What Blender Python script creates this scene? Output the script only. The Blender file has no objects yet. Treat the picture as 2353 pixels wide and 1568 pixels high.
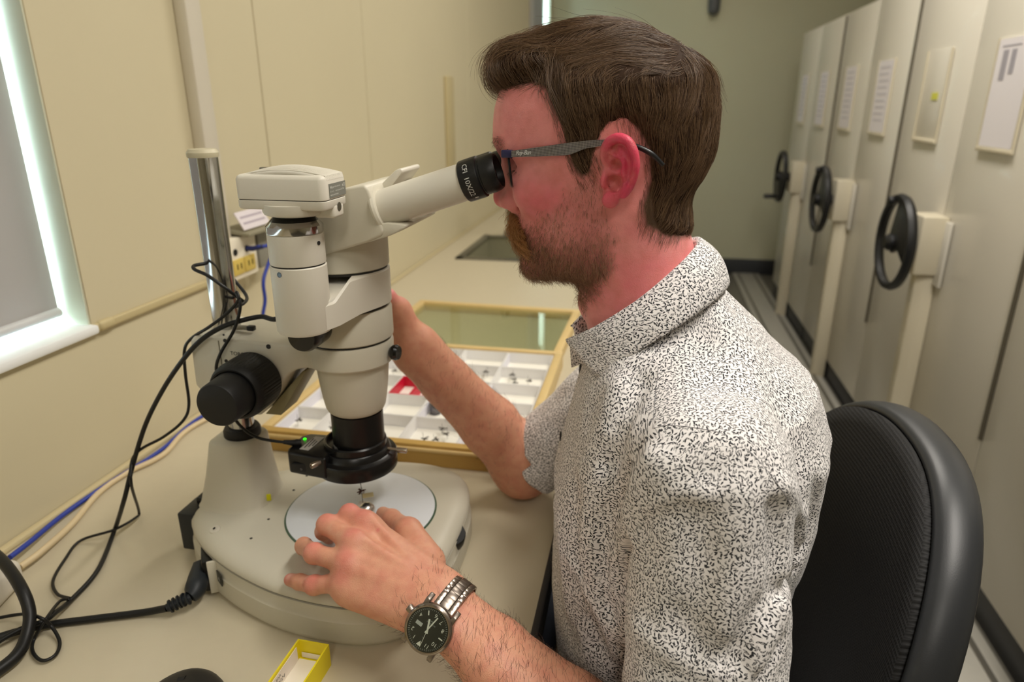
import bpy, bmesh, math, random
import numpy as np
from mathutils import Vector, Matrix
PI = math.pi
random.seed(7)
rng = np.random.default_rng(11)
SC = bpy.context.scene
COL = SC.collection

# ------------------------------------------------------------------ camera
ZD = 0.74                       # desk top height
CAM = np.array([0.0, 0.0, 1.28])
PITCH, YAW, FPX = math.radians(19.2), math.radians(11.0), 1573.0
cd = bpy.data.cameras.new('camera')
cd.sensor_width = 36.0
cd.lens = FPX / 2353 * 36.0
cd.clip_start = 0.02
cam = bpy.data.objects.new('camera', cd)
COL.objects.link(cam)
cam.location = CAM
cam.rotation_euler = (PI / 2 - PITCH, 0, YAW)
SC.camera = cam
cd.dof.use_dof = True
cd.dof.focus_distance = 0.600
cd.dof.aperture_fstop = 5.4

# ------------------------------------------------------------------ world, lamps, exposure
w = bpy.data.worlds.new('world'); SC.world = w; w.use_nodes = True
wb = w.node_tree.nodes['Background']
wb.inputs[0].default_value = (0.74, 0.88, 1.0, 1)
wb.inputs[1].default_value = 24.0
SC.view_settings.view_transform = 'Standard'
SC.view_settings.look = 'None'
SC.view_settings.exposure = 0.0
SC.view_settings.gamma = 1.0
SC.view_settings.use_curve_mapping = False

def ceiling_lamp(x, y, z, sx, sy, power, col):
    l = bpy.data.lights.new('ceiling_light_glow', 'AREA')
    l.shape = 'RECTANGLE'; l.size = sx; l.size_y = sy
    l.energy = power; l.color = col
    o = bpy.data.objects.new('ceiling_light_glow', l); COL.objects.link(o)
    o.location = (x, y, z)
    return o
WARM = (1.0, 0.95, 0.875)
LAMPS = [(0.62, 0.50, 27), (0.40, 2.25, 19), (0.30, 4.3, 2.5), (0.25, -1.3, 10)]
for lx, ly, lp in LAMPS:
    ceiling_lamp(lx, ly, 2.55, 0.3, 1.2, lp, WARM)
bpy.context.view_layer.update()

# ------------------------------------------------------------------ small numeric helpers (real planes of the room seen from the tripod)
FW = np.array([-math.sin(YAW) * math.cos(PITCH), math.cos(YAW) * math.cos(PITCH), -math.sin(PITCH)])
RT = np.array([math.cos(YAW), math.sin(YAW), 0.0])
UPV = np.cross(RT, FW)
def ray(u, v): return FW + RT * (u - 1176.5) / FPX - UPV * (v - 784.0) / FPX
def atz(u, v, z):
    d = ray(u, v); return CAM + d * ((z - CAM[2]) / d[2])
def aty(u, v, y):
    d = ray(u, v); return CAM + d * (y / d[1])
def atx(u, v, x):
    d = ray(u, v); return CAM + d * (x / d[0])

# ------------------------------------------------------------------ object helpers
def tag(o, label=None, cat=None, group=None, kind=None):
    if label: o['label'] = label
    if cat: o['category'] = cat
    if group: o['group'] = group
    if kind: o['kind'] = kind
    return o
def empty(name, loc=(0, 0, 0), label=None, cat=None, group=None, kind=None, rz=0.0):
    o = bpy.data.objects.new(name, None); COL.objects.link(o)
    o.location = loc; o.rotation_euler = (0, 0, rz); o.empty_display_size = 0.05
    return tag(o, label, cat, group, kind)
def link(name, me, mat=None, parent=None, loc=(0, 0, 0), rot=(0, 0, 0)):
    o = bpy.data.objects.new(name, me); COL.objects.link(o)
    o.location = loc; o.rotation_euler = rot
    if mat is not None and hasattr(me, 'materials') and not me.materials:
        for m in (mat if isinstance(mat, (list, tuple)) else [mat]): me.materials.append(m)
    if parent is not None: o.parent = parent
    return o
def mesh(name, verts, faces, smooth=True, sharp=None):
    me = bpy.data.meshes.new(name)
    me.from_pydata([tuple(map(float, v)) for v in verts], [], [tuple(f) for f in faces])
    me.update()
    if smooth:
        me.shade_smooth()
        if sharp is not None: me.set_sharp_from_angle(angle=math.radians(sharp))
    return me
def mesh_np(name, V, F, smooth=True):
    """fast numpy -> mesh, F is (n,4) or (n,3)"""
    me = bpy.data.meshes.new(name)
    n = F.shape[1]
    me.vertices.add(len(V)); me.vertices.foreach_set('co', np.ascontiguousarray(V, dtype=np.float32).ravel())
    me.loops.add(F.size); me.loops.foreach_set('vertex_index', np.ascontiguousarray(F, dtype=np.int32).ravel())
    me.polygons.add(len(F))
    me.polygons.foreach_set('loop_start', np.arange(0, F.size, n, dtype=np.int32))
    me.polygons.foreach_set('loop_total', np.full(len(F), n, dtype=np.int32))
    me.update(calc_edges=True); me.validate()
    if smooth: me.shade_smooth()
    return me
def bm_mesh(name, bm, smooth=True, sharp=35):
    me = bpy.data.meshes.new(name)
    bmesh.ops.recalc_face_normals(bm, faces=bm.faces[:])
    bm.to_mesh(me); bm.free()
    if smooth:
        me.shade_smooth()
        if sharp is not None: me.set_sharp_from_angle(angle=math.radians(sharp))
    return me
def box_bm(bm, c, s, bev=0.0, seg=2, rot=None):
    r = bmesh.ops.create_cube(bm, size=1.0)
    vs = r['verts']
    bmesh.ops.scale(bm, vec=Vector(s), verts=vs)
    if bev > 0:
        es = list({e for v in vs for e in v.link_edges})
        g = bmesh.ops.bevel(bm, geom=es, offset=bev, segments=seg, affect='EDGES', profile=0.5)
        vs = list({v for f in g['faces'] for v in f.verts} | {v for v in vs if v.is_valid})
    m = Matrix.Translation(Vector(c))
    if rot is not None: m = m @ (rot if isinstance(rot, Matrix) else Matrix.Rotation(rot, 4, 'Z'))
    bmesh.ops.transform(bm, matrix=m, verts=vs)
    return vs
def box(name, c, s, mat, parent=None, bev=0.0, seg=2, rot=None, smooth=True):
    bm = bmesh.new(); box_bm(bm, c, s, bev, seg, rot)
    return link(name, bm_mesh(name, bm, smooth=smooth and bev > 0, sharp=40), mat, parent)
def lathe_geo(prof, n=64, a0=0.0, a1=2 * PI, cap=True):
    """prof: list of (r, z); returns verts, faces around z"""
    full = abs(a1 - a0 - 2 * PI) < 1e-6
    m = n if full else n + 1
    V, F = [], []
    for (r, z) in prof:
        for i in range(m):
            a = a0 + (a1 - a0) * i / n
            V.append((r * math.cos(a), r * math.sin(a), z))
    for j in range(len(prof) - 1):
        for i in range(n):
            k = (i + 1) % m
            F.append((j * m + i, j * m + k, (j + 1) * m + k, (j + 1) * m + i))
    if cap and full and tuple(prof[0]) != tuple(prof[-1]):
        if prof[0][0] > 1e-6: F.append(tuple(range(m - 1, -1, -1)))
        if prof[-1][0] > 1e-6: F.append(tuple((len(prof) - 1) * m + i for i in range(m)))
    return V, F
def frame(c, axis, up=(0, 0, 1)):
    z = Vector(axis).normalized(); u = Vector(up)
    if abs(z.dot(u)) > 0.98: u = Vector((1, 0, 0))
    x = u.cross(z).normalized(); y = z.cross(x)
    m = Matrix((x, y, z)).transposed().to_4x4(); m.translation = Vector(c); return m
def lathe(name, prof, mat, parent=None, c=(0, 0, 0), axis=(0, 0, 1), n=64, sharp=30, rfun=None):
    V, F = lathe_geo(prof, n)
    if rfun is not None:
        V = [(x * rfun(math.atan2(y, x), z, math.hypot(x, y)), y * rfun(math.atan2(y, x), z, math.hypot(x, y)), z) for x, y, z in V]
    m = frame(c, axis)
    return link(name, mesh(name, [m @ Vector(v) for v in V], F, True, sharp), mat, parent)
def smooth_path(P, k=8):
    """Catmull-Rom through the points"""
    P = [np.array(p, float) for p in P]
    if len(P) < 3: return P
    Q = [2 * P[0] - P[1]] + P + [2 * P[-1] - P[-2]]
    out = []
    for i in range(1, len(Q) - 2):
        a, b, c, d = Q[i - 1], Q[i], Q[i + 1], Q[i + 2]
        for j in range(k):
            t = j / k
            out.append(0.5 * (2 * b + (c - a) * t + (2 * a - 5 * b + 4 * c - d) * t * t + (3 * b - a - 3 * c + d) * t ** 3))
    out.append(P[-1]); return out
def tube_geo(P, R, n=12, cap=True):
    P = [Vector(p) for p in P]; m = len(P)
    R = [R] * m if not hasattr(R, '__len__') else R
    T = [(P[min(i + 1, m - 1)] - P[max(i - 1, 0)]).normalized() for i in range(m)]
    u = Vector((0, 0, 1))
    if abs(T[0].dot(u)) > 0.9: u = Vector((1, 0, 0))
    nrm = (u - T[0] * u.dot(T[0])).normalized()
    V, F = [], []
    for i in range(m):
        nrm = (nrm - T[i] * nrm.dot(T[i])).normalized()
        b = T[i].cross(nrm)
        for j in range(n):
            a = 2 * PI * j / n
            V.append(P[i] + (nrm * math.cos(a) + b * math.sin(a)) * R[i])
    for i in range(m - 1):
        for j in range(n):
            k = (j + 1) % n
            F.append((i * n + j, i * n + k, (i + 1) * n + k, (i + 1) * n + j))
    if cap: F += [tuple(range(n - 1, -1, -1)), tuple((m - 1) * n + j for j in range(n))]
    return V, F
def tube(name, P, R, mat, parent=None, n=12, smooth_k=0):
    if smooth_k:
        if hasattr(R, '__len__'): R = np.interp(np.arange((len(P) - 1) * smooth_k + 1) / smooth_k, np.arange(len(P)), R)
        P = smooth_path(P, smooth_k)
    V, F = tube_geo(P, R, n)
    return link(name, mesh(name, V, F, True, 50), mat, parent)
def prism(name, poly, a, b, axis, mat, parent=None, bev=0.0, seg=2, sharp=40, xf=None):
    """polygon in the plane normal to axis ('y': (x,z) points, 'z': (x,y), 'x': (y,z)) extruded from a to b"""
    bm = bmesh.new()
    def P(p, t): return {'y': (p[0], t, p[1]), 'z': (p[0], p[1], t), 'x': (t, p[0], p[1])}[axis]
    v0 = [bm.verts.new(P(p, a)) for p in poly]; v1 = [bm.verts.new(P(p, b)) for p in poly]
    n = len(poly)
    bm.faces.new(v0); bm.faces.new(v1[::-1])
    for i in range(n): bm.faces.new((v0[i], v1[i], v1[(i + 1) % n], v0[(i + 1) % n]))
    bmesh.ops.recalc_face_normals(bm, faces=bm.faces[:])
    if bev > 0:
        bmesh.ops.bevel(bm, geom=bm.edges[:], offset=bev, segments=seg, affect='EDGES', profile=0.5, clamp_overlap=True)
    if xf is not None: bmesh.ops.transform(bm, matrix=xf, verts=bm.verts[:])
    return link(name, bm_mesh(name, bm, True, sharp), mat, parent)
def text(name, s, size, m, mat, parent=None, align='CENTER', ext=0.0, shear=0.0, spacing=1.0):
    """flat printed lettering: local x along the line, z out of the surface"""
    c = bpy.data.curves.new(name, 'FONT'); c.body = s; c.size = size
    c.align_x = align; c.align_y = 'CENTER'; c.shear = shear; c.resolution_u = 3; c.space_character = spacing
    tmp = bpy.data.objects.new('t', c); COL.objects.link(tmp)
    bpy.context.view_layer.update()
    me = bpy.data.meshes.new_from_object(tmp.evaluated_get(bpy.context.evaluated_depsgraph_get()))
    bpy.data.objects.remove(tmp); me.name = name; me.materials.clear()
    o = link(name, me, mat, parent)
    o.matrix_local = m
    return o
def basis(c, x, z):
    """matrix with local x along x, local z along z (out of surface)"""
    z = Vector(z).normalized(); x = Vector(x); x = (x - z * x.dot(z)).normalized(); y = z.cross(x)
    m = Matrix((x, y, z)).transposed().to_4x4(); m.translation = Vector(c); return m
def bent_text(name, s, size, r, z, ang0, mat, parent, c=(0, 0, 0), axis=(0, 0, 1), spacing=1.0, flip=False, off=0.0003):
    """lettering wrapped around a cylinder of radius r (local axis = axis), centred at angle ang0"""
    cu = bpy.data.curves.new(name, 'FONT'); cu.body = s; cu.size = size; cu.align_x = 'CENTER'; cu.align_y = 'CENTER'
    cu.resolution_u = 2; cu.space_character = spacing
    tmp = bpy.data.objects.new('t', cu); COL.objects.link(tmp)
    bpy.context.view_layer.update()
    me = bpy.data.meshes.new_from_object(tmp.evaluated_get(bpy.context.evaluated_depsgraph_get()))
    bpy.data.objects.remove(tmp); me.name = name
    m = frame(c, axis)
    for v in me.vertices:
        x, y = v.co.x, v.co.y
        if flip: x, y = -x, -y
        a = ang0 + x / r
        v.co = m @ Vector(((r + off) * math.cos(a), (r + off) * math.sin(a), z + y))
    me.materials.clear(); me.update()
    return link(name, me, mat, parent)

# ------------------------------------------------------------------ materials
MATS = {}
def srgb(c):
    if isinstance(c, str):
        c = [int(c[i:i + 2], 16) / 255 for i in (0, 2, 4)]
    return tuple(x / 12.92 if x <= 0.04045 else ((x + 0.055) / 1.055) ** 2.4 for x in c)
def M(name, col, rough=0.5, metal=0.0, spec=0.5, bump=0.0, bscale=400.0, var=0.0, vscale=8.0, coat=0.0, trans=0.0, emit=None, estr=0.0, sss=0.0, ior=1.45, alpha=1.0, sheen=0.0):
    if name in MATS: return MATS[name]
    m = bpy.data.materials.new(name); m.use_nodes = True; MATS[name] = m
    nt = m.node_tree; b = nt.nodes['Principled BSDF']
    c = srgb(col)
    b.inputs['Base Color'].default_value = (*c, 1)
    b.inputs['Roughness'].default_value = rough; b.inputs['Metallic'].default_value = metal
    b.inputs['Specular IOR Level'].default_value = spec; b.inputs['Coat Weight'].default_value = coat
    b.inputs['Transmission Weight'].default_value = trans; b.inputs['IOR'].default_value = ior
    b.inputs['Alpha'].default_value = alpha; b.inputs['Sheen Weight'].default_value = sheen
    if sss: b.inputs['Subsurface Weight'].default_value = sss; b.inputs['Subsurface Radius'].default_value = (0.01, 0.004, 0.002); b.inputs['Subsurface Scale'].default_value = 0.5
    if emit is not None: b.inputs['Emission Color'].default_value = (*srgb(emit), 1); b.inputs['Emission Strength'].default_value = estr
    if bump or var:
        tc = nt.nodes.new('ShaderNodeTexCoord')
    if var:
        n = nt.nodes.new('ShaderNodeTexNoise'); n.inputs['Scale'].default_value = vscale; n.inputs['Detail'].default_value = 5
        nt.links.new(tc.outputs['Object'], n.inputs['Vector'])
        mx = nt.nodes.new('ShaderNodeMix'); mx.data_type = 'RGBA'
        mx.inputs['A'].default_value = (*[min(1, x * (1 - var)) for x in c], 1); mx.inputs['B'].default_value = (*[min(1, x * (1 + var)) for x in c], 1)
        nt.links.new(n.outputs['Fac'], mx.inputs['Factor']); nt.links.new(mx.outputs['Result'], b.inputs['Base Color'])
    if bump:
        n = nt.nodes.new('ShaderNodeTexNoise'); n.inputs['Scale'].default_value = bscale; n.inputs['Detail'].default_value = 3
        nt.links.new(tc.outputs['Object'], n.inputs['Vector'])
        bp = nt.nodes.new('ShaderNodeBump'); bp.inputs['Strength'].default_value = bump; bp.inputs['Distance'].default_value = 0.001
        nt.links.new(n.outputs['Fac'], bp.inputs['Height']); nt.links.new(bp.outputs['Normal'], b.inputs['Normal'])
    return m

def thin_glass(name, tint, refl=1.0):
    """a thin pane: lets light straight through, mirrors a little by Fresnel"""
    if name in MATS: return MATS[name]
    m = bpy.data.materials.new(name); m.use_nodes = True; MATS[name] = m
    nt = m.node_tree; nt.nodes.remove(nt.nodes['Principled BSDF'])
    t = nt.nodes.new('ShaderNodeBsdfTransparent'); t.inputs['Color'].default_value = (*srgb(tint), 1)
    g = nt.nodes.new('ShaderNodeBsdfGlossy'); g.inputs['Roughness'].default_value = 0.01
    ge = nt.nodes.new('ShaderNodeNewGeometry'); dt = nt.nodes.new('ShaderNodeVectorMath'); dt.operation = 'DOT_PRODUCT'
    nt.links.new(ge.outputs['Normal'], dt.inputs[0]); nt.links.new(ge.outputs['Incoming'], dt.inputs[1])
    def mt(op, a, b):
        q = nt.nodes.new('ShaderNodeMath'); q.operation = op; q.use_clamp = True
        for k, v in enumerate((a, b)):
            if v is None: continue
            if isinstance(v, (int, float)): q.inputs[k].default_value = v
            else: nt.links.new(v, q.inputs[k])
        return q
    ab = mt('ABSOLUTE', dt.outputs['Value'], None); one = mt('SUBTRACT', 1.0, ab.outputs[0]); p5 = mt('POWER', one.outputs[0], 5.0)
    sc = mt('MULTIPLY', p5.outputs[0], 0.96); ad = mt('ADD', sc.outputs[0], 0.04); x = mt('MULTIPLY', ad.outputs[0], refl)
    mx = nt.nodes.new('ShaderNodeMixShader'); nt.links.new(x.outputs[0], mx.inputs[0]); nt.links.new(t.outputs[0], mx.inputs[1]); nt.links.new(g.outputs[0], mx.inputs[2])
    nt.links.new(mx.outputs[0], nt.nodes['Material Output'].inputs[0])
    return m
# ================================================================== implicit surfaces -> one continuous mesh (surface nets on sparse blocks)
f4 = np.float32
def smin(a, b, k):
    h = np.maximum(k - np.abs(a - b), 0) / k
    return np.minimum(a, b) - h * h * k * 0.25
def smax(a, b, k): return -smin(-a, -b, k)
def cap(P, a, b, r1, r2=None):
    a = np.asarray(a, f4); b = np.asarray(b, f4); r2 = r1 if r2 is None else r2
    ba = b - a; pa = P - a
    t = np.clip(pa @ ba / max(float(ba @ ba), 1e-12), 0, 1)
    d = pa - t[:, None] * ba
    return np.sqrt(np.einsum('ij,ij->i', d, d)) - (r1 + (r2 - r1) * t)
def ell(P, c, r, R=None):
    q = P - np.asarray(c, f4)
    if R is not None: q = q @ np.asarray(R, f4)
    r = np.asarray(r, f4)
    k0 = np.linalg.norm(q / r, axis=1); k1 = np.linalg.norm(q / (r * r), axis=1) + 1e-9
    return k0 * (k0 - 1) / k1
def chain(P, pts, rad, k=0.003):
    d = None
    for i in range(len(pts) - 1):
        c = cap(P, pts[i], pts[i + 1], rad[i], rad[i + 1])
        d = c if d is None else smin(d, c, k)
    return d
def poly_sd(X, Z, poly):
    """signed distance (negative inside) to a 2D polygon"""
    poly = np.asarray(poly, f4); n = len(poly)
    d = np.full(X.shape, 1e9, f4); inside = np.zeros(X.shape, bool)
    for i in range(n):
        a = poly[i]; b = poly[(i + 1) % n]; e = b - a
        px, pz = X - a[0], Z - a[1]
        t = np.clip((px * e[0] + pz * e[1]) / float(e @ e + 1e-12), 0, 1)
        dx, dz = px - e[0] * t, pz - e[1] * t
        d = np.minimum(d, dx * dx + dz * dz)
        c = ((a[1] > Z) != (b[1] > Z)) & (X < (b[0] - a[0]) * (Z - a[1]) / (b[1] - a[1] + 1e-12) + a[0])
        inside ^= c
    d = np.sqrt(d); return np.where(inside, -d, d)
def in_groups(P, groups, k):
    """smooth union of groups [(lo, hi, fn)], each only evaluated near its own box"""
    out = np.full(len(P), 0.2, f4)
    for lo, hi, fn in groups:
        m = ((P > np.asarray(lo, f4)) & (P < np.asarray(hi, f4))).all(1)
        if m.any():
            out[m] = smin(out[m], fn(P[m]), k)
    return out
def surface_net(field, lo, hi, h, B=12, slack=1.7):
    lo = np.asarray(lo, float); hi = np.asarray(hi, float)
    nb = np.ceil((hi - lo) / (h * B)).astype(int)
    g = np.stack(np.meshgrid(*[np.arange(n) for n in nb], indexing='ij'), -1).reshape(-1, 3)
    cen = (lo + (g + 0.5) * h * B).astype(f4)
    keep = np.abs(field(cen)) < h * B * 0.87 * slack
    g = g[keep]
    N = nb * B + 2
    off = np.stack(np.meshgrid(*[np.arange(B + 1)] * 3, indexing='ij'), -1).reshape(-1, 3)
    corner = [(0,0,0),(1,0,0),(0,1,0),(1,1,0),(0,0,1),(1,0,1),(0,1,1),(1,1,1)]
    edges = [(0,1),(2,3),(4,5),(6,7),(0,2),(1,3),(4,6),(5,7),(0,4),(1,5),(2,6),(3,7)]
    IDS, VV, SG = [], [], []
    step = max(1, 400000 // len(off))
    for s in range(0, len(g), step):
        gb = g[s:s + step]
        idx = gb[:, None, :] * B + off[None]
        P = (lo + idx.reshape(-1, 3) * h).astype(f4)
        val = field(P).reshape(len(gb), B + 1, B + 1, B + 1)
        c8 = np.stack([val[:, cx:cx + B, cy:cy + B, cz:cz + B] for cx, cy, cz in corner], -1)
        neg = c8 < 0
        act = neg.any(-1) & ~neg.all(-1)
        bi, ix, iy, iz = np.nonzero(act)
        if not len(bi): continue
        v8 = c8[bi, ix, iy, iz]
        gi = gb[bi] * B + np.stack([ix, iy, iz], -1)
        acc = np.zeros((len(bi), 3)); cnt = np.zeros(len(bi))
        for a, b in edges:
            va, vb = v8[:, a], v8[:, b]
            m = (va < 0) != (vb < 0)
            t = np.where(m, va / np.where(m, va - vb, 1), 0)
            pa = np.array(corner[a], float); pb = np.array(corner[b], float)
            acc += np.where(m[:, None], pa + t[:, None] * (pb - pa), 0); cnt += m
        VV.append(lo + (gi + acc / cnt[:, None]) * h)
        IDS.append((gi[:, 0] * N[1] + gi[:, 1]) * N[2] + gi[:, 2]); SG.append(v8 < 0)
    ids = np.concatenate(IDS); V = np.concatenate(VV); neg = np.concatenate(SG)
    o = np.argsort(ids); ids = ids[o]; V = V[o]; neg = neg[o]
    stp = [N[1] * N[2], N[2], 1]; ax_corner = [1, 2, 4]
    def find(q):
        k = np.searchsorted(ids, q); k = np.minimum(k, len(ids) - 1)
        return np.where(ids[k] == q, k, -1)
    F = []
    for a in range(3):
        b, c = (a + 1) % 3, (a + 2) % 3
        m = np.nonzero(neg[:, 0] != neg[:, ax_corner[a]])[0]
        q0 = m; q1 = find(ids[m] - stp[b]); q2 = find(ids[m] - stp[b] - stp[c]); q3 = find(ids[m] - stp[c])
        ok = (q1 >= 0) & (q2 >= 0) & (q3 >= 0)
        Q = np.stack([q0, q1, q2, q3], 1)[ok]; flip = neg[m, 0][ok]
        Q[~flip] = Q[~flip][:, ::-1]
        F.append(Q)
    return V, np.concatenate(F)
def relax(V, F, it=2, lam=0.5):
    E_ = np.concatenate([F[:, [0, 1]], F[:, [1, 2]], F[:, [2, 3]], F[:, [3, 0]]])
    a = np.concatenate([E_[:, 0], E_[:, 1]]); b = np.concatenate([E_[:, 1], E_[:, 0]])
    cnt = np.bincount(a, minlength=len(V)).astype(float)
    for _ in range(it):
        S_ = np.stack([np.bincount(a, weights=V[b, k], minlength=len(V)) for k in range(3)], 1)
        V = V + lam * (S_ / np.maximum(cnt, 1)[:, None] - V)
    return V
def set_attr(me, name, val, typ='FLOAT'):
    at = me.attributes.new(name, typ, 'POINT')
    at.data.foreach_set('value' if typ == 'FLOAT' else 'color', np.ascontiguousarray(val, dtype=np.float32).ravel())
def vnoise(P, s, seed=0):
    """cheap smooth value noise in [-1, 1]"""
    Q = P * s + seed * 17.13
    i = np.floor(Q).astype(np.int64); f = Q - i; u = f * f * (3 - 2 * f)
    def hsh(a):
        n = (a[:, 0] * 374761393 + a[:, 1] * 668265263 + a[:, 2] * 2147483647 + seed * 974711) & 0x7fffffff
        n = (n ^ (n >> 13)) * 1274126177 & 0x7fffffff
        return ((n ^ (n >> 16)) & 0xffff) / 32767.5 - 1
    r = 0
    for dx in (0, 1):
        for dy in (0, 1):
            for dz in (0, 1):
                w_ = (u[:, 0] if dx else 1 - u[:, 0]) * (u[:, 1] if dy else 1 - u[:, 1]) * (u[:, 2] if dz else 1 - u[:, 2])
                r = r + w_ * hsh(i + np.array([dx, dy, dz]))
    return r
# ================================================================== the room
WALLC = 'd3c9aa'
mWall = M('wall_paint', WALLC, 0.55, var=0.03, vscale=3, bump=0.05, bscale=300)
mWallBack = M('back_wall_paint', 'd0ceb2', 0.6, var=0.03, vscale=2)
mCeil = M('ceiling_tile', 'e8e6dc', 0.9)
mFloor = M('floor_vinyl', '6f6c64', 0.35, var=0.08, vscale=30)
mFloorLight = M('rail_deck_vinyl', 'b9b6ad', 0.4, var=0.05, vscale=40)
mBase = M('vinyl_baseboard', '3a3c40', 0.45)
mDesk = M('laminate_worktop', 'c9bfa6', 0.32, var=0.03, vscale=60, spec=0.4)
mEdge = M('worktop_edge', '26262a', 0.4)
mTrim = M('trim_paint', 'd9d2c2', 0.5)
mSill = M('white_sill', 'f2f4f4', 0.45)
mReveal = M('window_reveal_paint', 'c9cbb4', 0.6)
mFrameGrey = M('window_frame_aluminium', '9a9ea2', 0.45, metal=0.3)
WX, YB, YF, XR, ZC = -0.78, 5.55, -3.2, 2.9, 2.62
def struct(o): o['kind'] = 'structure'; return o
struct(box('floor', ((WX + XR) / 2, 1.2, -0.03), (XR - WX + 0.4, 9.2, 0.06), mFloor))
struct(box('ceiling', ((WX + XR) / 2, 1.2, ZC + 0.03), (XR - WX + 0.4, 9.2, 0.06), mCeil))
struct(box('wall_back', ((WX + XR) / 2, YB + 0.05, ZC / 2), (XR - WX + 0.4, 0.1, ZC), mWallBack))
struct(box('wall_front', ((WX + XR) / 2, YF - 0.05, ZC / 2), (XR - WX + 0.4, 0.1, ZC), mWall))
struct(box('wall_right', (XR + 0.05, 1.2, ZC / 2), (0.1, 9.2, ZC), mWall))
struct(box('baseboard_back', (1.0, YB - 0.008, 0.06), (3.6, 0.016, 0.12), mBase, bev=0.003))

# left wall: flush panels with recessed joints, two window openings
wl = struct(empty('wall_left', (WX, 0, 0)))
W1a, W1b, Z1 = -0.55, 0.81, 0.975        # window one: y range and sill height
W2a, W2b = 4.62, 5.46
TOPW = 2.25
def wpanel(y0, y1, z0, z1, gap=0.002):
    t = 0.2
    return box('panel', (-t / 2, (y0 + y1) / 2, (z0 + z1) / 2), (t, y1 - y0 - gap * 2, z1 - z0), mWall, wl, bev=0.0015, seg=1)
box('backing', (-0.25, 1.2, ZC / 2), (0.02, 0.02, 0.02), mWall, wl)
ys = [YF, -2.0, W1a]
for a, b in zip(ys[:-1], ys[1:]): wpanel(a, b, 0, ZC)
wpanel(W1a, 1.355, 0, Z1 - 0.012, 0); wpanel(W1a, W1b, TOPW, ZC, 0)
ys = [W1b, 1.355, 1.905, 3.03, W2a]
wpanel(W1b, 1.355, Z1 - 0.012, ZC)
for a, b in zip(ys[1:-1], ys[2:]): wpanel(a, b, 0, ZC)
wpanel(W2a, W2b, 0, Z1, 0); wpanel(W2a, W2b, TOPW, ZC, 0)
wpanel(W2b, YB + 0.1, 0, ZC)
bpy.data.objects.remove(bpy.data.objects['backing'])
# thin backing strips behind the joints so no daylight leaks
for yy in (-2.0, W1a, W1b, 1.355, 1.905, 3.03, W2a, W2b):
    if yy in (W1a, W1b, W2a, W2b): continue
    box('joint', (-0.03, yy, ZC / 2), (0.05, 0.012, ZC), M('joint_shadow_gap', 'a0926c', 0.8), wl)

def blind_mat():
    m = bpy.data.materials.new('roller_blind_fabric'); m.use_nodes = True
    nt = m.node_tree; b = nt.nodes['Principled BSDF']
    b.inputs['Base Color'].default_value = (*srgb('b4b2b0'), 1); b.inputs['Roughness'].default_value = 0.9
    tr = nt.nodes.new('ShaderNodeBsdfTranslucent'); tr.inputs['Color'].default_value = (*srgb('9a9aa2'), 1)
    mx = nt.nodes.new('ShaderNodeMixShader'); mx.inputs[0].default_value = 0.06
    nt.links.new(b.outputs[0], mx.inputs[1]); nt.links.new(tr.outputs[0], mx.inputs[2])
    nt.links.new(mx.outputs[0], nt.nodes['Material Output'].inputs[0])
    return m
mBlind = blind_mat()
mGlass = thin_glass('window_glass', 'f4fbfa')
def window(n, y0, y1, gap, zb):
    wd = struct(empty('window_%d' % n, (WX, 0, 0)))
    d = 0.185
    # reveal lining
    box('reveal', (-0.09, y1 + 0.0005, (Z1 + TOPW) / 2), (0.178, 0.003, TOPW - Z1), mReveal, wd)
    box('reveal', (-0.09, y0 - 0.0005, (Z1 + TOPW) / 2), (0.178, 0.003, TOPW - Z1), mReveal, wd)
    for yy in (y0 + 0.012, y1 - 0.012): box('window_frame', (-d, yy, (Z1 + TOPW) / 2), (0.03, 0.03, TOPW - Z1), mFrameGrey, wd, bev=0.003)
    for zz in (Z1 + 0.012, TOPW - 0.012): box('window_frame', (-d, (y0 + y1) / 2, zz), (0.03, y1 - y0, 0.03), mFrameGrey, wd, bev=0.003)
    box('pane', (-d, (y0 + y1) / 2, (Z1 + TOPW) / 2), (0.004, y1 - y0 - 0.05, TOPW - Z1 - 0.05), mGlass, wd)
    box('window_sill', (-0.085, (y0 + y1) / 2 + 0.003, Z1 - 0.006), (0.19, y1 - y0 + 0.006, 0.014), mSill, wd, bev=0.004)
    bl = empty('roller_blind', (WX, 0, 0))
    ya, yb = y0 + gap, y1 - gap
    box('blind_fabric', (-0.040, (ya + yb) / 2, (zb + TOPW - 0.06) / 2), (0.0012, yb - ya, TOPW - 0.06 - zb), mBlind, bl)
    lathe('bottom_rail', [(0.0, 0), (0.007, 0), (0.007, yb - ya), (0.0, yb - ya)], M('blind_rail', 'c8c8c8', 0.4), bl, (-0.040, ya, zb - 0.004), (0, 1, 0), 16)
    lathe('roller', [(0.0, 0), (0.022, 0), (0.022, yb - ya), (0.0, yb - ya)], M('blind_rail', 'c8c8c8', 0.4), bl, (-0.040, ya, TOPW - 0.045), (0, 1, 0), 20)
    return wd, bl
wd1, bl1 = window(1, W1a, W1b, 0.0085, 1.000)
tag(bl1, 'pale grey roller blind in the window beside the microscope, daylight glaring past its edge', 'blind')
wd2, bl2 = window(2, W2a, W2b, 0.030, 1.02)
tag(bl2, 'grey roller blind in the far window near the corner, thin bright slit at its edge', 'blind')
t = struct(box('trim_1', (WX + 0.012, 1.128, 1.795), (0.024, 0.042, 1.61), mTrim, bev=0.004))
t = struct(box('trim_2', (WX + 0.004, 1.08, 0.970), (0.008, 0.54, 0.013), M('rail_paint', 'c4b58a', 0.5), bev=0.003, seg=3))
box('end_block', (WX + 0.006, 0.832, 0.971), (0.012, 0.03, 0.016), M('rail_paint', 'c4b58a', 0.5), None, bev=0.006, seg=3).name = 'trim_3'
struct(bpy.data.objects['trim_3'])
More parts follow.
